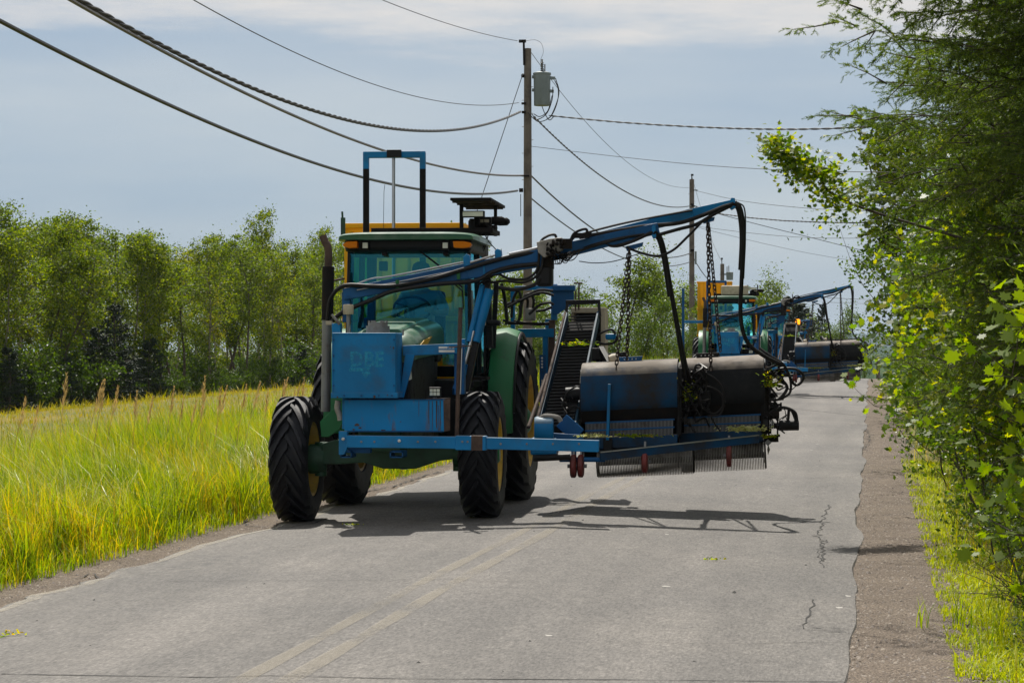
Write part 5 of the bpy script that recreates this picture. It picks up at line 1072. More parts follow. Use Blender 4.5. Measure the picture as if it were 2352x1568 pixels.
# ================================================================ second and third harvester
p2 = at_Y(1672, 797, 66.5)
T2 = copy_tree(tractor, None, skip=('lift_mast', 'guide_rail', 'mast_bracket', 'lift_cylinder', 'solar_panel', 'stop_post', 'antenna'))
T2.location = (float(p2[0]) + .1, 66.5, float(H(p2[0], 66.5)) + .05); T2.rotation_euler = (0, 0, R(3))
tag(T2, 'second harvester tractor, seen between the hanging hoses, with a tall yellow bin wall', 'tractor', 'harvester tractors driving in convoy')
RT_ = T2
PB(MB(), 880, 470, 1052, 530, 1.5, .9).build('air_conditioner', 'cream', T2, bev=.04)
part('mirror', MB().box(*pbox(1250, 560, 1290, 620, 1.0, .06)), 'steel_dull', bev=.02)
part('wheel_arm', MB().bar(L(640, 700, 1.2), L(760, 700, 1.2), .06, .08), 'blue', bev=.006)
part('bin_mast', MB().bar(L(700, 900, 3.1), L(700, 500, 3.1), .08, .08, up=(0, 1, 0)).bar(L(845, 700, 3.1), L(845, 455, 3.1), .07, .07, up=(0, 1, 0)).bar(L(955, 700, 3.1), L(955, 455, 3.1), .07, .07, up=(0, 1, 0)).bar(L(840, 458, 3.1), L(960, 458, 3.1), .07, .07), 'blue_deep', bev=.006)
wL, wR = L(801, 400, 3.6).x, L(1003, 400, 3.6).x; zz = .952; sz3 = (L(900, 462, 3.6).z - .952) / 3 / bh_
for k, lab in enumerate(('lowest yellow bin of the stack on the second tractor', 'middle yellow bin of the stack on the second tractor', 'top yellow bin of the stack on the second tractor')):
    b_ = copy_tree(bin0); s = (wR - wL) / bw_; b_.scale = (s, 1, sz3); on_tractor(b_, T2, (wL + wR) / 2, 4.05, zz + k * (bh_ * sz3 + .003)); b_['label'] = lab; 
p3 = at_Y(1775, 797, 106)
T3 = copy_tree(tractor, None, skip=('lift_mast', 'guide_rail', 'mast_bracket', 'lift_cylinder', 'solar_panel', 'stop_post', 'antenna', 'boom', 'picker_head', 'guide_bar', 'gauge_wheel', 'hose_tangle', 'drive_motor', 'junction_box', 'float_drum', 'head_linkage', 'conveyor', 'delivery_chute'))
T3.location = (float(p3[0]), 106, float(H(p3[0], 106)) + .05); T3.rotation_euler = (0, 0, R(1)); T3.scale = (1.12, 1.12, 1.12)
tag(T3, 'third harvester tractor, mostly hidden behind the second one at the crest', 'tractor', 'harvester tractors driving in convoy')
RT_ = T3
part('warning_beacon', MB().lathe([(.001, 0), (.09, 0), (.10, .05), (.10, .18), (.06, .22), (.001, .22)], L(1150, 690, 1.0), (0, 0, 1), 12), 'beacon_lit', smooth=True)
part('beacon_arm', MB().bar(L(1085, 692, 1.0), L(1160, 692, 1.0), .04, .05), 'black')
for k, lab in enumerate(('lower yellow bin on the third tractor', 'upper yellow bin on the third tractor')):
    b_ = copy_tree(bin0); on_tractor(b_, T3, bxc, 4.02, .952 + k * (bh_ + .003)); b_['label'] = lab
# a spare yellow crate carried in front of the third tractor's cab
RT_ = tractor

# ================================================================ drivers
def skin_body(name, nodes, edges, mat, parent, loc=None):
    me = bpy.data.meshes.new(name); me.from_pydata([n_[0] for n_ in nodes], edges, []); me.update()
    o_ = bpy.data.objects.new(name, me); COL.objects.link(o_); o_.parent = parent; me.materials.append(MATS[mat])
    o_.modifiers.new('skin', 'SKIN'); sv = me.skin_vertices[0].data
    for i, n_ in enumerate(nodes): rr = n_[1] if isinstance(n_[1], tuple) else (n_[1], n_[1]); sv[i].radius = rr; sv[i].use_root = (i == 0)
    su = o_.modifiers.new('sub', 'SUBSURF'); su.levels = su.render_levels = 1
    for p in me.polygons: p.use_smooth = True
    return o_
def make_driver(trac, shirt, cap, label, lean=0.0, cy=2.22, hands=None):
    root = empty('person'); on_tractor(root, trac, xdr * trac.scale.x, cy * trac.scale.x, 1.74 * trac.scale.x); tag(root, label, 'person', 'drivers in the tractor cabs')
    hz_ = (.20, -.50, .30); hz_l = (-.24, -.50, .28)
    b = [((0, 0, .08), (.15, .12)), ((0, 0, .28), (.14, .11)), ((lean * .5, -.01, .46), (.16, .11)), ((lean, -.02, .54), .07), ((lean, -.03, .61), .052), ((lean, -.055, .68), (.065, .08)), ((lean, -.05, .76), (.072, .09)), ((lean, -.035, .82), (.05, .06)),
         ((-.19, -.02, .49), .06), ((-.26, -.14, .30), .045), (hz_l, .033), ((-.20, -.56, .31), .028), ((.19, -.02, .49), .06), ((.29, -.16, .30), .045), (hz_, .033), ((.16, -.56, .33), .028),
         ((-.11, -.14, .04), .09), ((-.14, -.46, .06), .068), ((-.14, -.52, -.32), .048), ((-.14, -.62, -.36), .04), ((.11, -.14, .04), .09), ((.14, -.46, .06), .068), ((.14, -.52, -.32), .048), ((.14, -.62, -.36), .04),
         ((lean, -.15, .70), .014)]
    ed = [(0, 1), (1, 2), (2, 3), (3, 4), (4, 5), (5, 6), (6, 7), (2, 8), (8, 9), (9, 10), (10, 11), (2, 12), (12, 13), (13, 14), (14, 15), (0, 16), (16, 17), (17, 18), (18, 19), (0, 20), (20, 21), (21, 22), (22, 23), (5, 24)]
    body = skin_body('body', b, ed, 'skin', root)
    skin_body('shirt', [(b[0][0], (.165, .135)), (b[1][0], (.158, .128)), (b[2][0], (.178, .125)), (b[3][0], .078), (b[8][0], .074), (b[9][0], .058), (b[12][0], .074), (b[13][0], .058)], [(0, 1), (1, 2), (2, 3), (2, 4), (4, 5), (2, 6), (6, 7)], shirt, root)
    skin_body('trousers', [((0, -.02, .03), (.15, .12)), (b[16][0], .10), (b[17][0], .08), (b[18][0], .062), (b[20][0], .10), (b[21][0], .08), (b[22][0], .062)], [(0, 1), (1, 2), (2, 3), (0, 4), (4, 5), (5, 6)], 'trousers', root)
    cp_m = MB().lathe([(.098, 0), (.10, .03), (.085, .075), (.045, .10), (.001, .105)], (lean, -.045, .765), (0, 0, 1), 18)
    cp_m.loft([[(lean - .07, -.12, .768), (lean + .07, -.12, .768), (lean + .07, -.12, .776), (lean - .07, -.12, .776)], [(lean - .05, -.21, .755), (lean + .05, -.21, .755), (lean + .05, -.21, .762), (lean - .05, -.21, .762)]])
    cp_m.build('cap', cap, root, True)
    fc = MB()
    for s in (-1, 1):
        fc.lathe([(.001, -.012), (.012, -.004), (.012, .004), (.001, .012)], (lean + s * .03, -.135, .735), (0, 1, 0), 8); fc.lathe([(.001, -.01), (.022, -.004), (.022, .006), (.001, .01)], (lean + s * .083, -.045, .71), (1, 0, 0), 8)
    fc.build('face_feature', 'skin', root, True)
    fg = MB()   # fingers closed round the wheel rim
    for sx, hx in ((-1, b[11][0]), (1, b[15][0])):
        for k in range(4):
            x0 = hx[0] + (k - 1.5) * .019; ln_ = (.030, .036, .034, .026)[k]
            fg.tube([(x0, hx[1] + .02, hx[2] + .02), (x0, hx[1] - .02, hx[2] + .028), (x0, hx[1] - .045, hx[2] + .01), (x0, hx[1] - .035, hx[2] - ln_ * .6)], .0085, 6, 3)
        fg.tube([(hx[0] - sx * .025, hx[1] + .03, hx[2]), (hx[0] - sx * .045, hx[1] - .0, hx[2] - .005), (hx[0] - sx * .04, hx[1] - .03, hx[2] - .005)], .010, 6, 3)
    fg.build('fingers', 'skin', root, True)
    return root
make_driver(tractor, 'shirt_grey', 'cap_dark', 'driver in a pale shirt and dark cap at the wheel of the nearest tractor', .0)
make_driver(T2, 'shirt_grey', 'cap_tan', 'driver in a pale cap behind the windscreen of the second tractor', -.04)
make_driver(T3, 'shirt_blue', 'cap_dark', 'driver in a blue shirt in the third tractor at the crest', .0)

# ================================================================ utility poles
XPOLE = -10.8
def make_pole(px, pytop, Y, r0, r1, label, cap_cut=True):
    d = at_Y(px, pytop, Y); x = float(d[0]); zt_ = float(d[2]); zb_ = float(H(x, Y)) - .3
    root = empty('utility_pole', (x, Y, zb_)); mb = MB(); h = zt_ - zb_
    pr = [(r0, 0), (r0, .3)] + [(r0 + (r1 - r0) * k / 8, .3 + (h - .3) * k / 8) for k in range(1, 9)] + [(.001, h + .02)]
    mb.lathe(pr, (0, 0, 0), (0, 0, 1), 18); mb.build('pole_shaft', 'pole_wood', root, True)
    st_ = MB()
    for k in range(9): z = h - .8 - k * .42; s = 1 if k % 2 else -1; st_.cyl((s * (r1 * .7), -.02, z), (s * (r1 + .07), -.02, z), .010, n=6)
    st_.build('bolt', 'steel_dull', root)
    tag(root, label, 'utility pole', 'utility poles along the left side of the road')
    return root, x, zb_, h
Y1 = 72.0
pole1, x1p, zb1, h1p = make_pole(1212, 112, Y1, .155, .115, 'nearest wooden utility pole, with a round grey transformer near its top')
def P1(px, py, dy=0.0): q = at_Y(px, py, Y1 + dy); return Vector((q[0] - x1p, q[1] - Y1, q[2] - zb1))
tr_c0, tr_c1 = P1(1245, 243, 0), P1(1246, 165, 0); ra = abs(P1(1266, 200).x - P1(1227, 200).x) / 2
trf = MB().lathe([(.001, 0), (ra * .93, 0), (ra * .95, .02), (ra, (tr_c1 - tr_c0).length * .9), (ra * 1.06, (tr_c1 - tr_c0).length * .91), (ra * 1.06, (tr_c1 - tr_c0).length * .96), (ra * .6, (tr_c1 - tr_c0).length), (.001, (tr_c1 - tr_c0).length * 1.01)], tr_c0, (0, 0, 1), 24).build('transformer', 'galv', pole1, True)
bsh = MB(); q = P1(1245, 164)
for k in range(5): bsh.lathe([(.03, 0), (.065, .02), (.03, .05)], q + Vector((0, 0, .06 * k)), (0, 0, 1), 12)
bsh.cyl(q, q + Vector((0, 0, .38)), .03).cyl(q + Vector((.09, 0, 0)), q + Vector((.09, 0, .22)), .02); bsh.build('bushing', 'steel_dull', trf, True)
MB().bar(P1(1222, 177), P1(1275, 180), .06, .10).bar(P1(1222, 207), P1(1272, 210), .06, .10).build('transformer_bracket', 'galv', trf, bev=.006)
MB().cyl(P1(1204, 150, -.1), P1(1203, 98, -.1), .035).box(P1(1200, 95, -.1), (.22, .10, .09)).lathe([(.03, 0), (.07, .02), (.05, .07)], P1(1203, 98, -.1), (0, 0, 1), 10).build('top_insulator', 'black_rough', pole1)
for (a_, b_, d_) in ((1207, 404, (.25, .06, .05)), (1203, 238, (.14, .06, .07)), (1203, 258, (.12, .08, .08)), (1201, 175, (.10, .06, .10))): MB().box(P1(a_, b_, -.15), d_).build('cable_clamp', 'black_rough', pole1)
MB().box(P1(1197, 437, -.15), (.12, .08, .12)).cyl(P1(1196, 446, -.15), P1(1196, 497, -.15), .012, n=6).build('splice_clamp', 'black_rough', pole1)
jl = MB()
for pts in ([(1274, 185), (1282, 205), (1280, 235), (1265, 268), (1240, 280), (1225, 272), (1212, 258)], [(1270, 200), (1268, 230), (1255, 262), (1232, 275), (1222, 262)], [(1276, 180), (1284, 215), (1268, 262), (1255, 275)], [(1268, 220), (1258, 255), (1240, 268), (1226, 262)], [(1204, 95), (1228, 92), (1243, 100), (1248, 120), (1241, 140), (1244, 150)], [(1245, 245), (1252, 262), (1262, 276), (1272, 268)]): jl.tube([P1(a, b, -.15) for a, b in pts], .014 if pts[0][0] > 1210 else .006, 6, 6)
jl.build('jumper_wire', 'wire', pole1, True)
pole2, x2p, zb2, h2p = make_pole(1589, 412, 127.0, .165, .13, 'second wooden utility pole, left of the second tractor')
q = lambda px, py, dy=0: Vector((at_Y(px, py, 127 + dy)[0] - x2p, dy, at_Y(px, py, 127 + dy)[2] - zb2))
MB().cyl(q(1589, 414, -.1), q(1589, 402, -.1), .03).box(q(1590, 402, -.1), (.14, .1, .10)).build('top_insulator', 'black_rough', pole2)
for (a_, b_, d_) in ((1597, 437, (.25, .05, .05)), (1590, 575, (.2, .1, .12)), (1590, 470, (.16, .1, .1))): MB().box(q(a_, b_, -.2), d_).build('cable_clamp', 'black_rough', pole2)
PB_ = MB().box(q(1598, 592, -.1), (.10, .10, .72)); PB_.build('cable_box', 'galv', pole2, bev=.02)
pole3, x3p, zb3, h3p = make_pole(1659, 606, 166.0, .17, .14, 'third utility pole, its top showing above the yellow bins')
q3 = lambda px, py, dy=0: Vector((at_Y(px, py, 166 + dy)[0] - x3p, dy, at_Y(px, py, 166 + dy)[2] - zb3))
tf3 = MB().lathe([(.001, 0), (.24, 0), (.26, .5), (.27, .55), (.001, .6)], q3(1676, 643), (0, 0, 1), 14).build('transformer', 'galv', pole3, True)
MB().cyl(q3(1670, 625), q3(1670, 612), .03).cyl(q3(1674, 625), q3(1674, 610), .03).build('bushing', 'steel_dull', tf3); MB().bar(q3(1660, 630), q3(1684, 630), .06, .1).build('transformer_bracket', 'galv', tf3)
MB().cyl(q3(1658, 605), q3(1658, 596), .03).box(q3(1658, 594), (.14, .1, .12)).build('top_insulator', 'black_rough', pole3)
p4 = at_Y(2017, 820, 150); r4 = empty('utility_pole', (p4[0], 150, float(H(p4[0], 150)) - .3)); hh = float(p4[2]) - float(H(p4[0], 150)) + .3
MB().lathe([(.14, 0), (.12, hh), (.001, hh + .02)], (0, 0, 0), (0, 0, 1), 12).build('pole_shaft', 'pole_wood', r4, True)
tag(r4, 'short dark post at the far right road edge beyond the crest', 'post', None)

# ================================================================ overhead wires
def wire(pts, r, label, mat='wire', twist=0, n=6):
    mb = MB()
    if twist:
        p = catmull(pts, 2); ln_ = 0; a = 0
        for s in range(twist):
            out = []; a = 0
            fine_ = []
            for i in range(len(p) - 1):
                k = max(1, int((p[i + 1] - p[i]).length / .09))
                fine_ += [p[i].lerp(p[i + 1], j / k) for j in range(k)]
            for i, c in enumerate(fine_):
                d = (fine_[min(i + 1, len(fine_) - 1)] - fine_[max(0, i - 1)]).normalized(); u_ = d.cross(Vector((0, 0, 1))).normalized(); w = u_.cross(d); an = i * .45 + s * 2 * math.pi / twist
                out.append(c + (u_ * math.cos(an) + w * math.sin(an)) * r * 1.05)
            mb.tube(out, r, 5, 1)
    else: mb.tube(pts, r, n, 3)
    o_ = mb.build('overhead_wire', mat, None, True); return tag(o_, label, 'wire', 'overhead wires')
def wire_left(pxs, r, label, mat='wire', twist=0):
    """fit a sagging line in the vertical plane of the poles through picture points, from pole 1 back past the camera's left"""
    P = [at_X(px, py, x1p) for px, py in pxs]; Y = np.array([p[1] for p in P]); Z = np.array([p[2] for p in P])
    c = np.polyfit(Y, Z, 2); yy = np.linspace(12, Y[-1], 60)
    z = np.polyval(c, yy); z += (Z[-1] - np.polyval(c, Y[-1])) * np.clip((yy - 50) / (Y[-1] - 50), 0, 1) ** 2
    wire([Vector((x1p - .12, y, zz_)) for y, zz_ in zip(yy, z)], r, label, mat, twist)
wire_left([(890, 0), (1050, 58), (1197, 94)], .010, 'thin topmost wire from the near pole out of the top of the picture')
wire_left([(460, 0), (760, 150), (980, 226), (1100, 241), (1200, 236)], .010, 'thin second wire from the near pole, passing below its transformer')
wire_left([(225, 0), (560, 207), (860, 285), (1000, 293), (1205, 256)], .020, 'twisted wavy power cable sagging to the near pole', twist=3)
wire_left([(205, 0), (560, 225), (900, 343), (1060, 385), (1215, 403)], .030, 'thick lashed cable reaching the near pole halfway up', 'wire_grey')
wire_left([(0, 35), (400, 240), (830, 405), (1060, 441), (1197, 438)], .032, 'lowest thick cable sweeping across the sky behind the square mast')
def wire_fit(pxs, Xa, Ya, za, xb_, yb_, zb_, r, label, mat='wire', twist=0, sag=1.0):
    a, b_ = Vector((Xa, Ya, za)), Vector((xb_, yb_, zb_)); wire([a.lerp(b_, k / 30) - Vector((0, 0, 4 * sag * (k / 30) * (1 - k / 30))) for k in range(31)], r, label, mat, twist)
def z1(py, px=1212): return float(at_Y(px, py, Y1)[2])
def z2(py): return float(at_Y(1589, py, 127)[2])
wire_fit(0, x1p + .1, Y1, z1(403), x2p, 127, z2(580), .026, 'thick cable running down from the near pole to the second pole', sag=1.15)
wire_fit(0, x1p + .1, Y1, z1(455), x2p, 127, z2(600), .022, 'lower thick cable from the near pole towards the second pole', sag=1.0)
wire_fit(0, x1p + .2, Y1, z1(268), x2p, 127, z2(472), .016, 'twisted cable falling from below the transformer to the second pole', twist=2, sag=1.0)
wire_fit(0, x1p + .1, Y1, z1(120), x2p, 127, z2(430), .009, 'thin wire from the near pole top to the second pole', sag=1.25)
wire_fit(0, x2p, 127, z2(404), x3p, 166, zb3 + h3p + .1, .010, 'thin top wire from the second pole to the third', sag=.5)
wire_fit(0, x2p, 127, z2(585), x3p, 166, zb3 + h3p - 1.6, .024, 'thick cable from the second pole to the third', sag=.5)
def wire_px(pts, r, label, twist=0):
    wire([Vector(at_Y(*p)) for p in pts], r, label, twist=twist)
wire_px([(1262, 266, 72), (1420, 281, 68), (1600, 292, 64), (1760, 297, 60), (1900, 296, 57), (2060, 288, 54)], .014, 'twisted service wire crossing the road from the transformer into the right-hand trees', 2)
wire_px([(1218, 336, 72), (1420, 360, 68), (1620, 380, 63), (1830, 392, 58), (2060, 396, 53)], .008, 'thin wire crossing the road below the service wire into the right-hand trees')
wire_px([(1590, 436, 127), (1700, 461, 118), (1850, 478, 108), (1985, 484, 100), (2100, 486, 94)], .012, 'upper thin wire from the second pole across to the right-hand trees')
wire_px([(1592, 472, 127), (1660, 492, 120), (1800, 507, 112), (1970, 512, 102), (2100, 508, 95)], .018, 'twisted wire from the second pole across to the right-hand trees', 2)
wire_px([(1592, 475, 127), (1720, 510, 130), (1860, 545, 134), (2015, 583, 138), (2120, 600, 142)], .018, 'wire slanting down from the second pole to the right behind the trees')
wire_px([(1600, 520, 127), (1740, 537, 122), (1860, 546, 116), (1990, 547, 110), (2100, 545, 104)], .011, 'fine wire level with the tip of the near boom, right of the second pole')
wire_px([(1600, 522, 127), (1740, 556, 132), (1860, 582, 138), (2000, 605, 142), (2100, 618, 146)], .010, 'lowest fine wire sloping right from the second pole')
wire_px([(1900, 684, 180), (1980, 687, 178), (2060, 689, 176), (2120, 688, 174)], .018, 'far wire just above the hazy hills')
wire_px([(1900, 694, 180), (1980, 697, 178), (2060, 699, 176), (2120, 698, 174)], .012, 'far lower wire just above the hazy hills')
ga, gb = Vector(at_Y(1201, 170, 71.8)), Vector(at_Y(1108, 448, 69.5)); tg_ = (ga.z - (float(H(-14, 68)) - .1)) / (ga.z - gb.z)
wire([ga, gb, ga + (gb - ga) * tg_], .012, 'thin guy wire slanting down left from the near pole to behind the roof panel')
# ================================================================ foliage building blocks
def blade_field(name, pos, h, w, lean, mat, label, seed=1, parent=None, kind='stuff', segs=3, droop=0.35, wind=(0.0, 0.0)):
    """grass blades: pos (n,3), each a bent tapered ribbon"""
    n = len(pos); r_ = np.random.default_rng(seed); a = r_.uniform(0, 2 * math.pi, n)
    dx, dy = np.cos(a), np.sin(a); ln_ = lean * r_.uniform(0.1, 1.0, n)
    side = np.stack([-dy, dx, np.zeros(n)], 1)
    V = np.zeros((n, 2 * segs + 1, 3))
    for k in range(segs + 1):
        f = k / segs; cx = pos[:, 0] + dx * ln_ * f ** 2 * h + wind[0] * f ** 2 * h; cy = pos[:, 1] + dy * ln_ * f ** 2 * h + wind[1] * f ** 2 * h
        cz = pos[:, 2] + h * (f - droop * ln_ * f ** 3)
        c = np.stack([cx, cy, cz], 1); ww = (w * (1 - f ** 1.5) * (0.5 + 0.5 * min(1, f * 4 + .4)))[:, None]
        if k < segs: V[:, 2 * k] = c - side * ww / 2; V[:, 2 * k + 1] = c + side * ww / 2
        else: V[:, 2 * segs] = c
    tri = []
    for k in range(segs - 1): tri += [(2 * k, 2 * k + 1, 2 * k + 3), (2 * k, 2 * k + 3, 2 * k + 2)]
    tri.append((2 * segs - 2, 2 * segs - 1, 2 * segs)); tri = np.array(tri)
    F = (tri[None] + np.arange(n)[:, None, None] * (2 * segs + 1)).reshape(-1, 3)
    o_ = link(name, fast_mesh(name, V.reshape(-1, 3), F), mat, parent)
    return tag(o_, label, None, kind=kind)
def scatter(n, x0, x1, y0, y1, seed, ypow=1.0, clump=0.0):
    r_ = np.random.default_rng(seed); y = y0 + (y1 - y0) * r_.random(n) ** ypow; x = x0 + (x1 - x0) * r_.random(n)
    if clump: x = x + clump * vnoise(x, y, 2.0) * .2; y = y + clump * vnoise(y, x, 2.3) * .2
    return np.stack([x, y, H(x, y) - .02], 1), r_
def leaves_mesh(name, P, Nn, size, asp=0.55, seed=0, fold=0.25):
    """kite-shaped leaves: centre P, facing Nn (n,3), one folded quad each"""
    n = len(P); r_ = np.random.default_rng(seed); t_ = unit(np.cross(Nn, unit(r_.normal(size=(n, 3))))); b_ = np.cross(Nn, t_)
    s = np.asarray(size).reshape(-1, 1)
    V = np.stack([P - t_ * s * .5, P + b_ * s * asp * .5 + Nn * s * fold * .3 - t_ * s * .05, P + t_ * s * .5, P - b_ * s * asp * .5 + Nn * s * fold * .3 - t_ * s * .05], 1)
    i = np.arange(n)[:, None] * 4; F = np.concatenate([i + np.array([[0, 1, 2]]), i + np.array([[0, 2, 3]])], 0)
    return fast_mesh(name, V.reshape(-1, 3), F)
def limb_points(base, direction, length, bend_up, n, r_):
    p = np.array(base, float); d = unit(np.array(direction, float)); out = [p.copy()]
    for k in range(n): d = unit(d + np.array([r_.normal(0, .10), r_.normal(0, .10), bend_up + r_.normal(0, .06)])); p = p + d * length / n; out.append(p.copy())
    return np.array(out)
def broadleaf(name, h, crown_r, crown_base, nleaf, lsize, bark, leaf, seed, nlimb=26, tr_r=.07, top_pt=1.0, upward=.55, multi=1):
    """a tapered trunk with limbs; leaves crowd round the limbs and their twigs"""
    r_ = np.random.default_rng(seed); root = empty(name); tm = MB(); limbs = []
    for s in range(multi):
        off = np.array([r_.normal(0, .25), r_.normal(0, .25), 0]) if multi > 1 else np.zeros(3)
        tp = limb_points(off, (r_.normal(0, .06) + off[0] * .3, r_.normal(0, .06) + off[1] * .3, 1), h * (1 if s == 0 else r_.uniform(.6, .95)), .05, 9, r_)
        tm.tube([Vector(q) for q in tp], tr_r * (1 if s == 0 else .7), 6, 2, .008)
        for k in range(max(4, nlimb // multi)):
            f = crown_base + (1 - crown_base) * (k + r_.random()) / max(4, nlimb // multi); i = f * 9; j = min(8, int(i)); p = tp[j] + (tp[j + 1] - tp[j]) * (i - j)
            g_ = (f - crown_base) / (1 - crown_base); prof = (math.sin(math.pi * min(1, .10 + g_ * .86) ** 1.15) * .80 + .12) * (.45 + .95 * r_.random())
            a = r_.uniform(0, 6.28); ln_ = crown_r * max(.15, prof) * 1.25
            lp = limb_points(p, (math.cos(a), math.sin(a), upward), ln_, .10, 5, r_); limbs.append(lp); tm.tube([Vector(q) for q in lp], tr_r * .32 * (1 - .6 * f), 4, 1, .004)
        limbs.append(tp[6:])
    tm.build('trunk', bark, root, True)
    L_ = np.concatenate([l[2:] for l in limbs]); L_ = L_ + r_.normal(size=L_.shape) * np.array([.22, .22, .15]) * (crown_r / 1.6); w = r_.random(len(L_)) ** 2 + .06; idx = r_.choice(len(L_), nleaf, p=w / w.sum())
    cs = r_.uniform(.10, .30, len(L_)) * (crown_r / 1.6); C = L_[idx] + r_.normal(size=(nleaf, 3)) * np.array([1, 1, .75]) * cs[idx][:, None]
    Nn = unit(r_.normal(size=(nleaf, 3)) + np.array([0, 0, .5]))
    link('crown', leaves_mesh('crown', C, Nn, r_.uniform(.6, 1.25, nleaf) * lsize, .62, seed), leaf, root)
    return root
def spindles(name, P, D, ln_, rad, seed=0):
    """needle-covered twigs: three-sided spindles"""
    n = len(P); r_ = np.random.default_rng(seed); D = unit(D); u_ = unit(np.cross(D, r_.normal(size=(n, 3)))); w = np.cross(D, u_)
    ln_ = np.asarray(ln_).reshape(-1, 1); rad = np.asarray(rad).reshape(-1, 1); V = np.zeros((n, 5, 3)); V[:, 0] = P; V[:, 4] = P + D * ln_
    for k in range(3): a = 2.094 * k; V[:, 1 + k] = P + D * ln_ * .4 + (u_ * math.cos(a) + w * math.sin(a)) * rad
    f = np.array([(0, 1, 2), (0, 2, 3), (0, 3, 1), (1, 4, 2), (2, 4, 3), (3, 4, 1)]); F = (f[None] + np.arange(n)[:, None, None] * 5).reshape(-1, 3)
    return fast_mesh(name, V.reshape(-1, 3), F)
def needle_twigs(name, P, D, ln_, rad, seed=0, k=11):
    """twigs bristling with needles: k flat needles round each twig axis"""
    n = len(P); r_ = np.random.default_rng(seed); D = unit(D); u_ = unit(np.cross(D, r_.normal(size=(n, 3)))); w = np.cross(D, u_); V = np.zeros((n, k, 3, 3))
    for i in range(k):
        f = (i + .5) / k; a = 2.4 * i + r_.uniform(0, 1, n); o = u_ * np.cos(a)[:, None] + w * np.sin(a)[:, None]; b = P + D * (ln_ * f * .9)[:, None]
        tip = b + (D * .75 + o * .75) * (rad * 2.3 * (1.1 - .5 * f))[:, None]; s = np.cross(o, D) * (rad * .30)[:, None]; V[:, i, 0] = b - s; V[:, i, 1] = b + s; V[:, i, 2] = tip
    return fast_mesh(name, V.reshape(-1, 3), np.arange(n * k * 3).reshape(-1, 3))
def spruce(name, h, blen, nbr, seed, mat='needles', tr_r=.14, dens=1.0, face=None, zlow=.3, tw=.085, trad=.014, needles=False):
    """tiers of drooping boughs; side twigs hang from each bough"""
    r_ = np.random.default_rng(seed); root = empty(name); tm = MB(); tm.tube([Vector((0, 0, 0)), Vector((r_.normal(0, .05), r_.normal(0, .05), h * .5)), Vector((0, 0, h))], tr_r, 8, 4, .015)
    PP, DD, LN, RD = [], [], [], []
    for k in range(nbr):
        f = ((k + r_.random()) / nbr); z = zlow + (h - zlow - .2) * f; a = r_.uniform(0, 6.28) if face is None or r_.random() < .25 else face + r_.normal(0, .85)
        ln_ = blen * (1 - f) ** .75 * r_.uniform(.7, 1.15) + .12; d0 = np.array([math.cos(a), math.sin(a), .05 + .55 * f])
        p = np.array([0, 0, z]); d = unit(d0); n = max(5, int(ln_ / .14)); pts = [p.copy()]
        for j in range(n): d = unit(d + np.array([r_.normal(0, .03), r_.normal(0, .03), -.055 * (1 - f) + (.075 if j > n * .6 else 0)])); p = p + d * ln_ / n; pts.append(p.copy())
        pts = np.array(pts); tm.tube([Vector(q) for q in pts[::2]], .008 + .010 * ln_, 4, 1, .003)
        side = unit(np.cross(d0, [0, 0, 1]))
        for j in range(1, len(pts)):
            g_ = j / n
            if g_ < .18: continue
            sub = max(.10, ln_ * .42 * (1.12 - g_)) * r_.uniform(.7, 1.2)
            for s in (-1, 1):
                sd0 = unit(side * s + d0 * .75 + np.array([0, 0, r_.normal(-.25, .15)])); q = pts[j].copy(); m_ = max(2, int(sub / (.05 if needles else .075) * dens)); dd = sd0
                for i in range(m_):
                    dd = unit(dd + np.array([0, 0, -.05])); q = q + dd * sub / m_
                    PP.append(q - dd * .03); DD.append(dd + r_.normal(0, .25, 3)); LN.append(tw * r_.uniform(.8, 1.4)); RD.append(trad * r_.uniform(.8, 1.3))
                    if r_.random() < .75 * dens: PP.append(q); DD.append(dd * .5 + side * s * -.4 + np.array([0, 0, r_.normal(-.55, .4)]) + r_.normal(0, .35, 3)); LN.append(tw * r_.uniform(.7, 1.3)); RD.append(trad * r_.uniform(.7, 1.2))
    tm.build('trunk', 'bark', root, True)
    PP, DD, LN, RD = np.array(PP), np.array(DD), np.array(LN), np.array(RD); link('crown', needle_twigs('crown', PP, DD, LN, RD, seed) if needles else spindles('crown', PP, DD, LN, RD, seed), mat, root)
    return root
def place(o_, x, y, rz=0.0, s=1.0, sz=None, dz=-.05): o_.location = (x, y, float(H(x, y)) + dz); o_.rotation_euler = (0, 0, rz); o_.scale = (s, s, sz or s); return o_
def px_xy(px, Y): d = at_Y(px, 797, Y); return float(d[0]), Y

# ================================================================ the wood on the left
protos = [broadleaf('birch_tree', 9.0, (1.5, 1.3, 1.7, 1.4, 1.9, 2.0)[k], (.36, .42, .30, .48, .10, .12)[k], (4600, 4000, 5200, 4200, 6500, 6500)[k], .125, 'bark_pale' if k % 3 else 'bark', ('leaf_birch', 'leaf_gold', 'leaf_birch', 'leaf_grey', 'leaf_birch', 'leaf_birch')[k], 40 + k, nlimb=(26, 24, 30, 24, 34, 34)[k], tr_r=.085, upward=(.8, .9, .7, .9, .5, .5)[k]) for k in range(6)]
used = [False] * 6; k_front = 0
def top_at(px): return np.interp(px, [-80, 0, 30, 60, 110, 150, 210, 260, 300, 340, 400, 450, 480, 520, 560, 600, 640, 680, 730, 790, 850], [460, 465, 500, 478, 500, 500, 508, 520, 528, 520, 545, 545, 545, 505, 560, 485, 560, 568, 505, 560, 600])
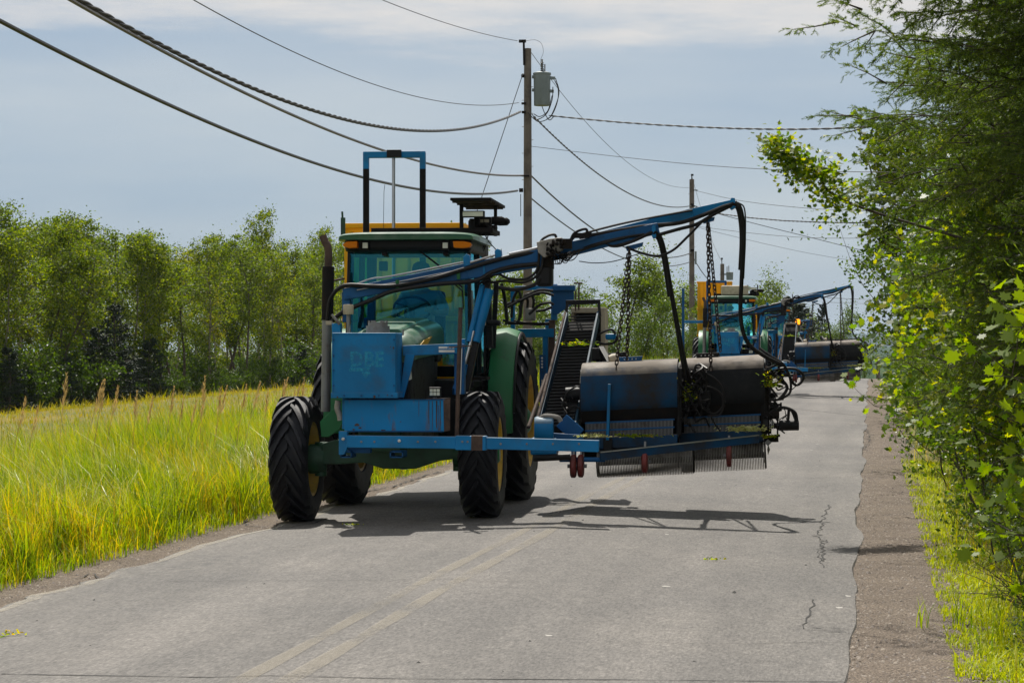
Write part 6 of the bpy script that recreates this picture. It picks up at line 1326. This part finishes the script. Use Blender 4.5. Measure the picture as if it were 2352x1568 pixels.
def put_birch(px, X, k, label, group, top=None):
    d = ray(px, 797); t_ = X / d[0]; Y = float(d[1] * t_); x = X; zg = float(H(x, Y)); q_ = at_Y(px, top if top else top_at(px), Y); hh = float(q_[2]) - zg
    o_ = protos[k] if not used[k] else copy_tree(protos[k]); used[k] = True
    place(o_, x, Y, random.uniform(0, 6.28), 1.0); s = hh / 9.35; o_.scale = (random.uniform(.85, 1.35), random.uniform(.85, 1.35), s); tag(o_, label, 'tree', group)
kinds = ['leafy green birch', 'yellow-green slim birch', 'bushy-topped aspen', 'grey-green aspen', 'broad birch', 'broad leafy aspen']
pxs = sorted([-40, -10, 8, 40, 62, 92, 118, 140, 165, 190, 212, 236, 262, 282, 306, 330, 352, 378, 404, 428, 452, 476, 500, 522, 545, 570, 602, 622, 645, 668, 692, 715, 742])
for i, px in enumerate(pxs):
    k = (i * 7 + i // 3) % 4; put_birch(px + random.uniform(-5, 5), -34 - random.uniform(0, 3), k, f'{kinds[k]} in the front row of the left wood, {ORD[i]} from the left', 'front row of the left wood', top=float(top_at(px)) + random.choice((0, 0, 12, 30, 55)))
for i, px in enumerate(range(-60, 800, 36)):
    k = (i * 5 + 2) % 6; put_birch(px + random.uniform(-9, 9), -39 - random.uniform(0, 3), k, f'{kinds[k]} just behind the front row of the left wood, {ORD[i]} from the left', 'back row of the left wood', top=float(top_at(px)) + random.uniform(8, 45))
for i, px in enumerate(range(-50, 800, 44)):
    k = 4 + i % 2; put_birch(px + random.uniform(-9, 9), -45 - random.uniform(0, 4), k, f'half hidden {kinds[k]} deep in the left wood, {ORD[i]} from the left', 'deep trees of the left wood', top=float(top_at(px)) + random.uniform(40, 90))
# the wood runs on out of the picture on the left and on behind the tractors
for i, (X, Y) in enumerate([(-33.5 - (j % 3) * 3.2, 88 - j * 3.4) for j in range(12)] + [(-35 - (j % 3) * 3.5, 142 + j * 4.2) for j in range(14)]):
    o_ = copy_tree(protos[i % 6]); place(o_, X, Y, i * 1.7, 1.0); o_.scale = (1.15, 1.15, random.uniform(.85, 1.05)); tag(o_, (f'tree of the left wood beyond the left edge of the picture, {ORD[i]} from its corner' if i < 12 else f'tree of the left wood hidden behind the nearest tractor, {ORD[i - 12]} from its left wheel'), 'tree', 'ends of the left wood')
# undergrowth and dark young spruces along the wood's edge
shr = [broadleaf('shrub', 2.6, 1.3, .05, 2600, .12, 'bark', 'leaf_dark', 80 + k, nlimb=18, tr_r=.03, multi=3) for k in range(2)]; su_ = [False] * 2
for i, px in enumerate(range(-30, 790, 27)):
    k = i % 2; d = ray(px + random.uniform(-8, 8), 797); X = -33.2 - random.uniform(0, 1.5); t_ = X / d[0]; o_ = shr[k] if not su_[k] else copy_tree(shr[k]); su_[k] = True
    place(o_, X, float(d[1] * t_), random.uniform(0, 6), random.uniform(.7, 1.35)); tag(o_, f'low shrub at the foot of the left wood, {ORD[i]} from the left', 'shrub', 'undergrowth along the wood edge')
sp0 = spruce('young_spruce', 4.2, 1.3, 60, 90, 'needles_dark', .05, .8, tw=.16, trad=.03)
for i, (px, s) in enumerate(((20, .8), (225, 1.0), (262, 1.25), (290, .8), (345, .9), (150, .7), (690, .9), (60, .6))):
    d = ray(px, 797); X = -33.5; t_ = X / d[0]; o_ = sp0 if i == 0 else copy_tree(sp0); place(o_, X, float(d[1] * t_), i, s)
    tag(o_, f'small dark spruce in the shade of the left wood, {["leftmost", "fourth from left", "tallest", "sixth from left", "seventh from left", "third from left", "rightmost", "second from left"][i]}', 'tree', 'young spruces at the wood edge')

# ================================================================ trees behind the tractors
wl_ = [broadleaf('willow_tree', 6.4, 1.9, .08, 9000, .13, 'bark', m_, 120 + i, nlimb=44, tr_r=.08, multi=3) for i, m_ in enumerate(('leaf_grey', 'leaf_shrub'))]
wu = [False, False]
for i, (px, Y, top, k, sx, lab) in enumerate(((1430, 100, 575, 0, 1.15, 'tall grey-green willow behind the hanging chains'), (1370, 96, 640, 1, 1.0, 'rounded green willow right of the conveyor'), (1530, 103, 612, 0, .9, 'grey-green willow beside the second pole'), (1480, 94, 660, 1, .9, 'lower green willow between two taller ones'), (1300, 112, 640, 1, 1.0, 'green tree glimpsed above the conveyor frame'), (1340, 92, 720, 1, .8, 'low willow bush behind the conveyor top'),
        (1150, 108, 520, 1, 1.0, 'loose-crowned tree just left of the near pole'), (1235, 104, 610, 0, 1.0, 'tree partly hidden by the boom manifold'), (1570, 98, 720, 1, .8, 'low bush at the foot of the second pole'), (1200, 100, 640, 1, 1.0, 'bright leafy tree behind the hydraulic hoses'), (1240, 90, 700, 1, .9, 'bright bush behind the blue rear frame'), (1085, 115, 560, 0, 1.0, 'tree hidden behind the cab roof'),
        (1620, 150, 640, 0, 1.0, 'dark round-topped tree beside the second pole, left of the bins'))):
    x, Y = px_xy(px, Y); zg = float(H(x, Y)); hh = float(at_Y(px, top, Y)[2]) - zg; o_ = wl_[k] if not wu[k] else copy_tree(wl_[k]); wu[k] = True
    place(o_, x, Y, i * 1.3); s = hh / 6.7; o_.scale = (sx * min(1.1, s * 1.1), sx * min(1.1, s * 1.1), s); tag(o_, lab, 'tree', 'trees behind the tractors')
for i, (px, Y, top, k, sx, lab) in enumerate(((1745, 150, 630, 0, 1.15, 'green deciduous tree above the second tractor roof'), (1785, 155, 650, 1, 1.0, 'deciduous tree right of the second tractor cab'), (1905, 150, 690, 1, 1.0, 'pale green tree behind the second boom'), (1930, 148, 745, 1, .9, 'last low tree before the hazy hills'), (1865, 160, 720, 0, 1.0, 'greyish tree left of the bare spruce'), (1985, 118, 838, 1, .7, 'small round bush at the road crest'))):
    x, Y = px_xy(px, Y); zg = float(H(x, Y)); hh = float(at_Y(px, top, Y)[2]) - zg; o_ = copy_tree(wl_[k]); place(o_, x, Y, i * 1.7 + 1); s = max(.15, hh / 6.7); o_.scale = (sx * min(1.0, s), sx * min(1.0, s), s); tag(o_, lab, 'tree', 'trees beyond the crest')
for i, (px, Y, top, sx, lab) in enumerate(((1820, 145, 668, 1.3, 'broad dark spruce behind the second boom'), (1838, 158, 690, 1.2, 'dark spruce touching the broad one'), (1890, 152, 685, .55, 'thin half-bare spruce near the right boom hoses'))):
    x, Y = px_xy(px, Y); zg = float(H(x, Y)); hh = float(at_Y(px, top, Y)[2]) - zg; o_ = copy_tree(sp0); s = hh / 4.3; place(o_, x, Y, i); o_.scale = (sx * s, sx * s, s); tag(o_, lab, 'tree', 'spruces beyond the crest')

# ================================================================ right-hand trees
def bough_mesh(seed, ln_=3.0):
    """one spruce bough along +x: forking sub-limbs, each with branchlets whose twigs bristle with needles"""
    r_ = np.random.default_rng(seed); PP, DD, LN = [], [], []; stems = []
    def grow(p, d, l_, n, sag, lift):
        p = np.array(p, float); d = unit(np.array(d, float)); out = [p.copy()]
        for j in range(n): d = unit(d + np.array([r_.normal(0, .03), r_.normal(0, .045), sag + (lift if j > n * .6 else 0) + r_.normal(0, .03)])); p = p + d * l_ / n; out.append(p.copy())
        return np.array(out)
    def spray(pts, w0):
        n = len(pts) - 1
        for j in range(1, n + 1):
            g_ = j / n; d = unit(pts[j] - pts[j - 1]); sd_ = unit(np.cross(d, [0, 0, 1])); PP.append(pts[j - 1]); DD.append(d); LN.append(.08)
            for s_ in (-1, 1):
                sub = w0 * (1.1 - g_ * .85) * r_.uniform(.45, 1.2); m_ = max(2, int(sub / .05)); dd = unit(d * .8 + sd_ * s_ * .9 + np.array([0, 0, r_.normal(-.15, .25)])); q = pts[j].copy()
                for i in range(m_):
                    dd = unit(dd + np.array([0, 0, -.05])); q = q + dd * sub / m_; PP.append(q - dd * .04); DD.append(dd + r_.normal(0, .12, 3)); LN.append(.07)
                    if r_.random() < .8: PP.append(q.copy()); DD.append(dd * .8 + np.cross(dd, [0, 0, 1]) * r_.choice((-1, 1)) * .9 + np.array([0, 0, r_.normal(-.3, .35)])); LN.append(r_.uniform(.045, .085))
    main = grow((0, 0, 0), (1, 0, .12), ln_, 20, -.03, .05); stems.append((main[::3], .018)); spray(main[8:], .24)
    for j in range(5, 21):
        if r_.random() < .18: continue
        g_ = j / 20; s_ = 1 if (j + seed) % 2 else -1; l_ = (1.25 * (1.12 - g_) + .18) * r_.uniform(.55, 1.2)
        lp = grow(main[j], (.75, s_ * r_.uniform(.5, 1.1), r_.normal(-.05, .22)), l_, max(4, int(l_ / .085)), -.035, .05); stems.append((lp[::2], .008)); spray(lp[1:], .22)
        if r_.random() < .55:      # a hanging spray
            lp = grow(main[j], (.4, s_ * r_.uniform(-.2, .5), -1), l_ * .45, max(3, int(l_ * .45 / .085)), -.02, 0); stems.append((lp[::2], .006)); spray(lp, .14)
    PP, DD, LN = np.array(PP), np.array(DD), np.array(LN); nd = needle_twigs('bough', PP, DD, LN, np.full(len(PP), .0115) * np.random.default_rng(seed).uniform(.8, 1.25, len(PP)), seed, 10); nv = len(nd.vertices)
    co = np.zeros(nv * 3, np.float32); nd.vertices.foreach_get('co', co); bpy.data.meshes.remove(nd)
    mb = MB()
    for st_, rd in stems:
        if len(st_) > 1: mb.tube([Vector(q) for q in st_], rd, 4, 1, .002)
    tf = []
    for f in mb.f:
        for k in range(1, len(f) - 1): tf.append((f[0], f[k], f[k + 1]))
    V = np.concatenate([co.reshape(-1, 3), np.array(mb.v)]); F = np.concatenate([np.arange(nv).reshape(-1, 3), np.array(tf) + nv])
    me = fast_mesh('bough', V, F); me.materials.append(MATS['needles']); me.materials.append(MATS['bark']); mi = np.zeros(len(F), np.int32); mi[nv // 3:] = 1; me.polygons.foreach_set('material_index', mi); return me
BOUGH = [bough_mesh(s_) for s_ in (11, 12, 13, 14, 15)]
def spruce_tree(x, y, h, bl, nb, zlow, seed, lab, extra=(), blz=None, zp=1.25):
    r_ = np.random.default_rng(seed); root = empty('spruce_tree'); place(root, x, y); MB().tube([Vector((0, 0, -.1)), Vector((.03, .02, h * .5)), Vector((0, 0, h))], .16, 8, 4, .015).build('trunk', 'bark', root, True)
    def put(z, az, ln_, tilt):
        o_ = bpy.data.objects.new('bough', BOUGH[int(r_.integers(0, 5))]); COL.objects.link(o_); o_.parent = root; o_.location = (0, 0, z); s = ln_ / 3.0; o_.scale = (s, max(.45, s) * r_.uniform(.9, 1.2), max(.5, s)); o_.rotation_euler = (r_.normal(0, .3), tilt, az)
    for k in range(nb):
        f = (k + r_.random()) / nb; z = zlow + (h - zlow - .3) * f ** zp; a = R(195) + r_.uniform(-1.35, 1.35) if r_.random() < .88 else r_.uniform(0, 6.28)
        put(z, a, (bl * (1 - f ** zp * .93) if blz is None else np.interp(z, *zip(*blz))) * r_.uniform(.72, 1.08) + .15, r_.normal(-.10, .10) - .30 * f)
    for e_ in extra: put(*e_)
    return tag(root, lab, 'tree', 'spruces on the right verge')
spruce_tree(3.0, 18.0, 10.5, 2.25, 190, 2.7, 201, 'nearest big spruce whose bough overhangs the top right of the picture', ((5.0, R(188), 3.9, -.02), (4.9, R(196), 3.1, -.03), (4.85, R(180), 3.2, -.05), (5.2, R(192), 3.4, .0)), ((2.7, 1.8), (3.4, 2.2), (3.9, 2.8), (6, 3.0), (10.5, .3)), 1.9)
spruce_tree(3.2, 22.6, 12.0, 2.75, 200, 1.7, 202, 'big spruce reaching over the road edge, second of the right-hand spruces', ((4.1, R(192), 3.5, -.05), (3.9, R(186), 3.3, -.04), (3.5, R(196), 3.2, -.05)), ((1.7, 2.5), (3.0, 2.8), (3.5, 3.3), (4.4, 3.4), (4.9, 2.9), (12, .3)), 1.7)
spruce_tree(3.0, 29.0, 12.0, 2.7, 140, 1.0, 203, 'third spruce along the right-hand verge')
spruce_tree(2.9, 38.0, 11.0, 2.6, 120, .8, 204, 'fourth spruce of the right-hand row')
spruce_tree(2.9, 50.0, 10.0, 2.6, 100, .6, 205, 'farthest spruce of the right-hand row')
def maple_leaf_mesh():
    a = [(0, -.5), (.10, -.30), (.38, -.34), (.30, -.16), (.52, .02), (.34, .06), (.36, .26), (.18, .20), (.10, .32), (0, .56), (-.10, .32), (-.18, .20), (-.36, .26), (-.34, .06), (-.52, .02), (-.30, -.16), (-.38, -.34), (-.10, -.30)]
    return np.array([(x, y, .06 * abs(x) * 2 - .10 * y * y) for x, y in a])
ML = maple_leaf_mesh()
def big_leaves(P, Nn, size, seed, shape):
    n = len(P); r_ = np.random.default_rng(seed); t_ = unit(np.cross(Nn, unit(r_.normal(size=(n, 3)) * .6 + np.array([0, 0, -1.0])))); b_ = np.cross(Nn, t_)
    V = P[:, None] + size[:, None, None] * (t_[:, None] * shape[None, :, :1] + b_[:, None] * shape[None, :, 1:2] + Nn[:, None] * shape[None, :, 2:3]); return V
def tree_big(name, x, y, h, crown_r, nleaf, lsize, leaf, seed, lab, shape=None, single=0, face=None, zlow=.3, nlimb=40):
    r_ = np.random.default_rng(seed); root = empty(name); tm = MB(); tp = limb_points((0, 0, 0), (0, 0, 1), h, .05, 8, r_); tm.tube([Vector(q) for q in tp], .09, 8, 3, .01); C = []
    for k in range(nlimb):
        f = zlow + (1 - zlow) * (k + r_.random()) / nlimb; i = f * 8; j = min(7, int(i)); p = tp[j] + (tp[j + 1] - tp[j]) * (i - j); a = (face + r_.normal(0, .8)) if face is not None and r_.random() < .8 else r_.uniform(0, 6.28)
        lp = limb_points(p, (math.cos(a), math.sin(a), .25), crown_r * r_.uniform(.6, 1.1) * (1 - .5 * f ** 2), .01, 7, r_); tm.tube([Vector(q) for q in lp], .02, 5, 2, .004)
        for q in lp[3:]:
            for s in range(2):
                tw_ = limb_points(q, r_.normal(size=3) + np.array([0, 0, .1]), .45, -.02, 3, r_); C.append(tw_[1:]); tm.tube([Vector(v) for v in tw_], .005, 3, 1, .002)
    tm.build('trunk', 'bark', root, True); C = np.concatenate(C); idx = r_.integers(0, len(C), nleaf); P = C[idx] + r_.normal(size=(nleaf, 3)) * np.array([.09, .09, .08])
    Nn = unit(r_.normal(size=(nleaf, 3)) * .7 + np.array([-.2, -.3, .8])); sz = lsize * r_.uniform(.6, 1.3, nleaf)
    if shape is not None:
        V = big_leaves(P, Nn, sz, seed, shape); m_ = shape.shape[0]
        w_ = P + np.array([x, y, 0]); dist = np.hypot(w_[:, 0], w_[:, 1]); az = np.arctan2(w_[:, 0], w_[:, 1]); vis = (az > -.03) & (az < .0645) ; order = np.argsort(np.where(vis, dist - 3 * 0, 1e6) ); sing = order[:single]; rest = order[single:]
        F = (np.arange(m_)[None] + np.arange(len(rest))[:, None] * m_)
        cr_ = link('crown', fast_mesh('crown', V[rest].reshape(-1, 3), F), leaf, root)
        for q in sing:
            me = fast_mesh('leaf', V[q] - P[q], np.arange(m_)[None]); o_ = link('leaf', me, leaf, cr_); o_.location = P[q]
    else: link('crown', leaves_mesh('crown', P, Nn, sz, .5, seed), leaf, root)
    place(root, x, y); return tag(root, lab, 'tree', 'broadleaf trees on the right verge')
tree_big('maple_tree', 2.0, 14.8, 2.3, 1.25, 1500, .10, 'leaf_maple', 301, 'maple with large lobed leaves at the right edge of the picture', ML, 300, R(185), .25, 26)
tree_big('maple_tree', 2.2, 18.3, 2.8, 1.5, 2600, .10, 'leaf_maple', 302, 'maple behind the nearest one, in front of the second spruce', ML, 0, R(190), .10, 34)
tree_big('maple_tree', 2.3, 25.5, 3.8, 2.0, 5200, .10, 'leaf_maple', 303, 'bright maple whose foliage hangs over the gravel edge', ML, 0, R(195), .10, 44)
tree_big('maple_tree', 2.3, 33.0, 4.4, 2.1, 7000, .115, 'leaf_maple', 304, 'bright maple mid-way along the right verge', ML, 0, R(195), .06, 46)
tree_big('maple_tree', 2.2, 44.0, 5.0, 2.2, 7000, .13, 'leaf_maple', 305, 'farthest bright maple, at the right end of the visible road', ML, 0, R(195), .05, 46)
tree_big('maple_tree', 2.3, 56.0, 7.5, 2.3, 6000, .15, 'leaf_birch', 306, 'last dark leafy tree before the crest on the right', ML, 0, R(195), .05, 46)
tree_big('cherry_tree', 2.5, 15.0, 5.6, 1.75, 2600, .095, 'leaf_maple', 307, 'yellow-green long-leaved tree at the top right corner', np.array([(0, -.5, 0), (.16, -.2, .05), (.17, .1, .04), (0, .5, -.08), (-.17, .1, .04), (-.16, -.2, .05)]), 0, R(190), .45, 34)
ald = broadleaf('alder_tree', 4.6, 1.9, .04, 11000, .085, 'bark', 'leaf_dark', 150, nlimb=46, tr_r=.06, multi=3)
for i, (x, y, sc, lab) in enumerate(((2.75, 16.6, .62, 'dark leafy alder behind the nearest maple'), (2.7, 20.2, .72, 'dark leafy alder between the first two spruces'), (2.8, 24.6, .85, 'dark leafy alder right of the second spruce foot'), (2.7, 28.4, .9, 'dark leafy alder mid-way along the right verge'), (2.6, 32.5, .95, 'dark leafy alder beside the third spruce'), (2.5, 37.5, 1.0, 'dark leafy alder fifth from the camera'), (2.4, 44.5, 1.0, 'dark leafy alder sixth from the camera'), (2.4, 52.0, 1.1, 'dark leafy alder near the far end of the right verge'), (2.6, 62.0, 1.3, 'farthest dark alder on the right, near the crest'))):
    o_ = ald if i == 0 else copy_tree(ald); place(o_, x, y, i * 1.9, sc); tag(o_, lab, 'tree', 'alders on the right verge')
# the long yellow-green branch that reaches out over the road
br = empty('maple_branch_tree', (2.6, 23.0, float(H(2.6, 23)))); r_ = np.random.default_rng(77); z0_ = float(H(2.6, 23))
bp_ = [np.array([2.6 - 2.6, 0, 1.0]), np.array([-.6, -.1, 2.4]), np.array(at_Y(1960, 470, 22.6)) - np.array([2.6, 23, z0_]), np.array(at_Y(1880, 400, 22.4)) - np.array([2.6, 23, z0_]), np.array(at_Y(1820, 365, 22.3)) - np.array([2.6, 23, z0_]), np.array(at_Y(1770, 322, 22.2)) - np.array([2.6, 23, z0_])]
MB().tube([Vector((0, 0, -.1))] + [Vector(q) for q in bp_], .022, 6, 6, .004).build('trunk', 'bark', br, True)
P = []
for k in range(1700):
    f = r_.random(); i = 2 + f * 3; j = min(4, int(i)); c = bp_[j] + (bp_[j + 1] - bp_[j]) * (i - j); P.append(c + r_.normal(size=3) * np.array([.13, .16, .10]) * (1.15 - .5 * f) + np.array([0, 0, -.02]))
P = np.array(P); V = big_leaves(P, unit(r_.normal(size=P.shape) * .6 + np.array([0, -.3, .8])), .058 * r_.uniform(.6, 1.2, len(P)), 5, ML); F = np.arange(len(ML))[None] + np.arange(len(P))[:, None] * len(ML)
link('crown', fast_mesh('crown', V.reshape(-1, 3), F), 'leaf_maple', br); tag(br, 'slender maple whose long yellow-green branch reaches out over the road', 'tree', 'broadleaf trees on the right verge')

# ================================================================ grass
pos, r_ = scatter(64000, -6.45, -9.6, 14.5, 33, 11, 1.1, 1.0)
hn = np.clip(.80 + .28 * vnoise(pos[:, 0], pos[:, 1], .7) + .12 * r_.normal(size=len(pos)), .25, 1.3) * np.interp(pos[:, 0], [-9.6, -7.4, -6.45], [1.05, 1.0, .75])
gap = (pos[:, 1] > 25.2) & (pos[:, 1] < 27.5) & (pos[:, 0] > -7.7); hn = np.where(gap, hn * .18, hn)
blade_field('tall_grass', pos, hn, r_.uniform(.006, .013, len(pos)), .75, 'grass_tall', 'tall green roadside grass left of the road', 12, wind=(-.10, .0))
pos, r_ = scatter(26000, -6.8, -10.4, 33, 110, 13, 1.6, 1.0)
blade_field('tall_grass', pos, np.clip(r_.normal(.85, .2, len(pos)), .3, 1.3), r_.uniform(.012, .028, len(pos)), .7, 'grass_tall', 'tall roadside grass farther along, behind the tractor', 14)
pos, r_ = scatter(9000, -6.75, -10.2, 15, 40, 15, 1.1, 1.0)
blade_field('pale_grass_tops', pos, np.clip(r_.normal(.98, .16, len(pos)), .5, 1.35), r_.uniform(.004, .009, len(pos)), 1.5, 'grass_pale', 'pale bent seeding grass tops over the green grass', 16, droop=.5, wind=(-.35, 0))
pos, r_ = scatter(9000, -6.2, -6.7, 14, 40, 17, 1.2)
blade_field('edge_grass', pos, np.clip(r_.normal(.18, .12, len(pos)), .04, .5), r_.uniform(.005, .011, len(pos)), 1.0, 'grass_tall', 'low grass fringe at the left gravel edge', 18)
pos, r_ = scatter(60000, -9.2, -23, 24, 110, 19, 1.4)
blade_field('mown_field', pos, np.clip(r_.normal(.13, .05, len(pos)), .04, .3), r_.uniform(.010, .024, len(pos)), 1.1, 'grass_field', 'mown yellow-green field between the tall grass and the wood', 20, segs=2)
pos, r_ = scatter(9000, -22, -36, 60, 150, 27, 1.2)
blade_field('field_edge_grass', pos, np.clip(r_.normal(.30, .12, len(pos)), .1, .7), r_.uniform(.02, .05, len(pos)), 1.0, 'grass_field', 'rough grass in the shade at the foot of the wood', 28, segs=2)
# right verge
pos, r_ = scatter(70000, .45, 2.0, 10, 36, 21, 2.0)
keep = vnoise(pos[:, 0], pos[:, 1], 2.4) + .6 * vnoise(pos[:, 0], pos[:, 1], 6.0) + .9 * sst(.45, .95, pos[:, 0]) > .0; pos = pos[keep]; r_ = np.random.default_rng(22)
blade_field('verge_moss', pos, np.clip(r_.normal(.055, .028, len(pos)), .012, .16), r_.uniform(.007, .016, len(pos)), 1.3, 'grass_lime', 'bright yellow-green low ground cover on the right verge', 22, segs=2)
pos, r_ = scatter(5200, .62, 2.8, 10.4, 42, 23, 1.3)
keep = vnoise(pos[:, 0], pos[:, 1], 1.6) + .9 * (pos[:, 0] - 1.2) > .0; pos = pos[keep]
blade_field('verge_grass', pos, np.clip(r_.normal(.26, .12, len(pos)), .08, .6), r_.uniform(.006, .014, len(pos)), .9, 'grass_tall', 'grass tufts growing on the right verge', 24)
# sprays of single verge tufts that stand out
for i, (px, py, hh, nb, lab) in enumerate(((2205, 1440, .36, 16, 'upright grass tuft nearest the gravel, bottom right'), (2120, 1440, .28, 9, 'thin grass tuft leaning from the gravel edge, bottom right'), (2300, 1480, .42, 14, 'tall grass tuft at the bottom right corner'), (2290, 1190, .50, 14, 'tall dark green grass tuft below the right-hand bushes'), (2140, 1090, .22, 16, 'small grass tuft beside the shadow line on the verge'), (2330, 1350, .5, 12, 'long leaning grass tuft at the right edge'))):
    g_ = ground_at(px, py); r_ = np.random.default_rng(500 + i); p = np.stack([g_.x + r_.normal(0, .035, nb), g_.y + r_.normal(0, .05, nb), np.full(nb, g_.z - .01)], 1)
    o_ = blade_field('grass_tuft', p - np.array(g_), r_.uniform(.55, 1.0, nb) * hh, r_.uniform(.007, .012, nb), .55, 'grass_tall', lab, 600 + i, kind=None, segs=5); o_.location = g_; tag(o_, lab, 'grass tuft', 'grass tufts on the right verge')
# shrubs and dead twigs low on the right
shb = broadleaf('verge_shrub', 1.0, .55, .03, 2600, .05, 'bark', 'leaf_shrub', 140, nlimb=26, tr_r=.012, multi=4)
for i, (x, y, s, lab) in enumerate(((1.35, 15.2, .75, 'low leafy bush below the maple, right edge'), (1.5, 17.2, .9, 'leafy bush on the right verge, second from the camera'), (1.45, 19.5, .9, 'leafy bush on the right verge, third from the camera'), (1.5, 22.5, 1.1, 'leafy bush on the right verge, fourth from the camera'), (1.5, 26, 1.2, 'leafy bush on the right verge, fifth from the camera'), (1.6, 30, 1.4, 'leafy bush on the right verge, sixth from the camera'), (1.6, 35, 1.5, 'leafy bush on the right verge, seventh from the camera'), (1.7, 42, 1.6, 'leafy bush on the right verge, farthest one'), (1.25, 13.2, .5, 'small glossy bush at the right edge, nearest the camera'))):
    o_ = shb if i == 0 else copy_tree(shb); place(o_, x, y, i * 2.1, s); tag(o_, lab, 'shrub', 'low bushes on the right verge')
dt = MB(); rr_ = random.Random(31)
for k in range(26):
    p = Vector((rr_.uniform(1.0, 1.5), rr_.uniform(16.2, 17.5), 0)); p.z = float(H(p.x, p.y)) + .02; d = Vector((-rr_.uniform(.1, .4), -rr_.uniform(-.1, .3), rr_.uniform(.0, .3))); dt.tube([p, p + d * .6 + Vector((0, 0, .03)), p + d * 1.2], .004, 4, 3, .0015)
tag(dt.build('dead_branch', 'dead_twig', None), 'fallen bare branch lying on the right verge', 'branch')
# seeding grass stalks that stand up against the wood
def stalk_mesh(seed):
    r_ = random.Random(seed); mb = MB(); h = 1.0; lean = r_.choice((1, 1, 1, -1)) * r_.uniform(.04, .24); mb.tube([(0, 0, 0), (lean * .3, 0, h * .5), (lean, 0, h)], .0028, 4, 4, .0012)
    for k in range(64):
        f = r_.random(); z = h * (.76 + .24 * f); x = lean * (z / h) ** 1.6; a = r_.uniform(0, 6.28); l_ = (.075 * (1 - f) + .025) * r_.uniform(.6, 1.2); d = Vector((math.cos(a) * .32 + lean * 1.2, math.sin(a) * .32, 1)).normalized() * l_; p = Vector((x, 0, z - l_ * .4)); s = Vector((-math.sin(a), math.cos(a), 0)) * .0026
        i = len(mb.v); mb.v += [tuple(p), tuple(p + d * .6 + s), tuple(p + d), tuple(p + d * .6 - s)]; mb.f.append((i, i + 1, i + 2, i + 3))
    return mb
stm = [stalk_mesh(s).build('seed_stalk', 'seed_head') for s in (1, 2, 3, 4)]; sused = [False] * 4
stk = [(50, 925, 17.5), (130, 850, 18.2), (180, 868, 18.6), (206, 866, 18.4), (232, 880, 18.8), (300, 892, 19.5), (318, 905, 20), (372, 882, 20.5), (440, 900, 21), (455, 858, 21.5), (480, 880, 21.2), (536, 878, 22), (552, 872, 22.4), (600, 886, 23), (616, 862, 23.4), (626, 868, 23.2), (648, 880, 24), (684, 862, 25), (697, 872, 25.4), (660, 884, 24.5), (15, 905, 17), (490, 884, 21.4), (420, 912, 21), (395, 905, 20.6)]
for i, (px, top, Y) in enumerate(stk):
    Y += 5
    q_ = at_Y(px, top, Y); zg = float(H(q_[0], Y)); o_ = stm[i % 4] if not sused[i % 4] else stm[i % 4].copy()
    if sused[i % 4]: COL.objects.link(o_)
    sused[i % 4] = True; hh = float(q_[2]) - zg; o_.location = (float(q_[0]), Y, zg - .02); o_.scale = (hh * 1.2, hh * 1.2, hh); o_.rotation_euler = (0, 0, random.uniform(-.6, .6) ); tag(o_, f'tall seeding grass stalk against the wood, {ORD[sorted(range(len(stk)), key=lambda j: stk[j][0]).index(i)]} from the left', 'grass stalk', 'tall seeding grass stalks')
# bits of grass dropped on the road
for i, (px, py) in enumerate(((1640, 1288), (810, 1208), (28, 1460))):
    g_ = ground_at(px, py); rr_ = random.Random(i); o_ = blades(16, (0, 0, .012), (.04, .04, .003), .045, rr_).build('grass_clipping', 'grass_tall', None); o_.location = g_
    tag(o_, ['grass clipping on the right lane ahead of the boom shadow', 'grass clipping in front of the left front wheel', 'grass clipping at the far left road edge'][i], 'grass clipping', 'grass clippings on the road')
# ================================================================ haze
HAZE = True
if HAZE:
    m, t, o = newmat('haze_mat'); v = N(t, 'ShaderNodeVolumePrincipled'); v.inputs['Color'].default_value = (0.62, 0.76, 0.92, 1); v.inputs['Density'].default_value = 0.00008; v.inputs['Anisotropy'].default_value = 0.0
    t.links.new(v.outputs[0], o.inputs['Volume'])
    hzb = MB().box((0, 1000, 0), (16000, 18500, 1)); hz_o = hzb.build('haze', 'haze_mat'); me = hz_o.data
    for vv in me.vertices: vv.co.z = -60.0 if vv.co.z < 0 else 90.0
    tag(hz_o, 'thin blue summer haze over the valley', None, kind='stuff')
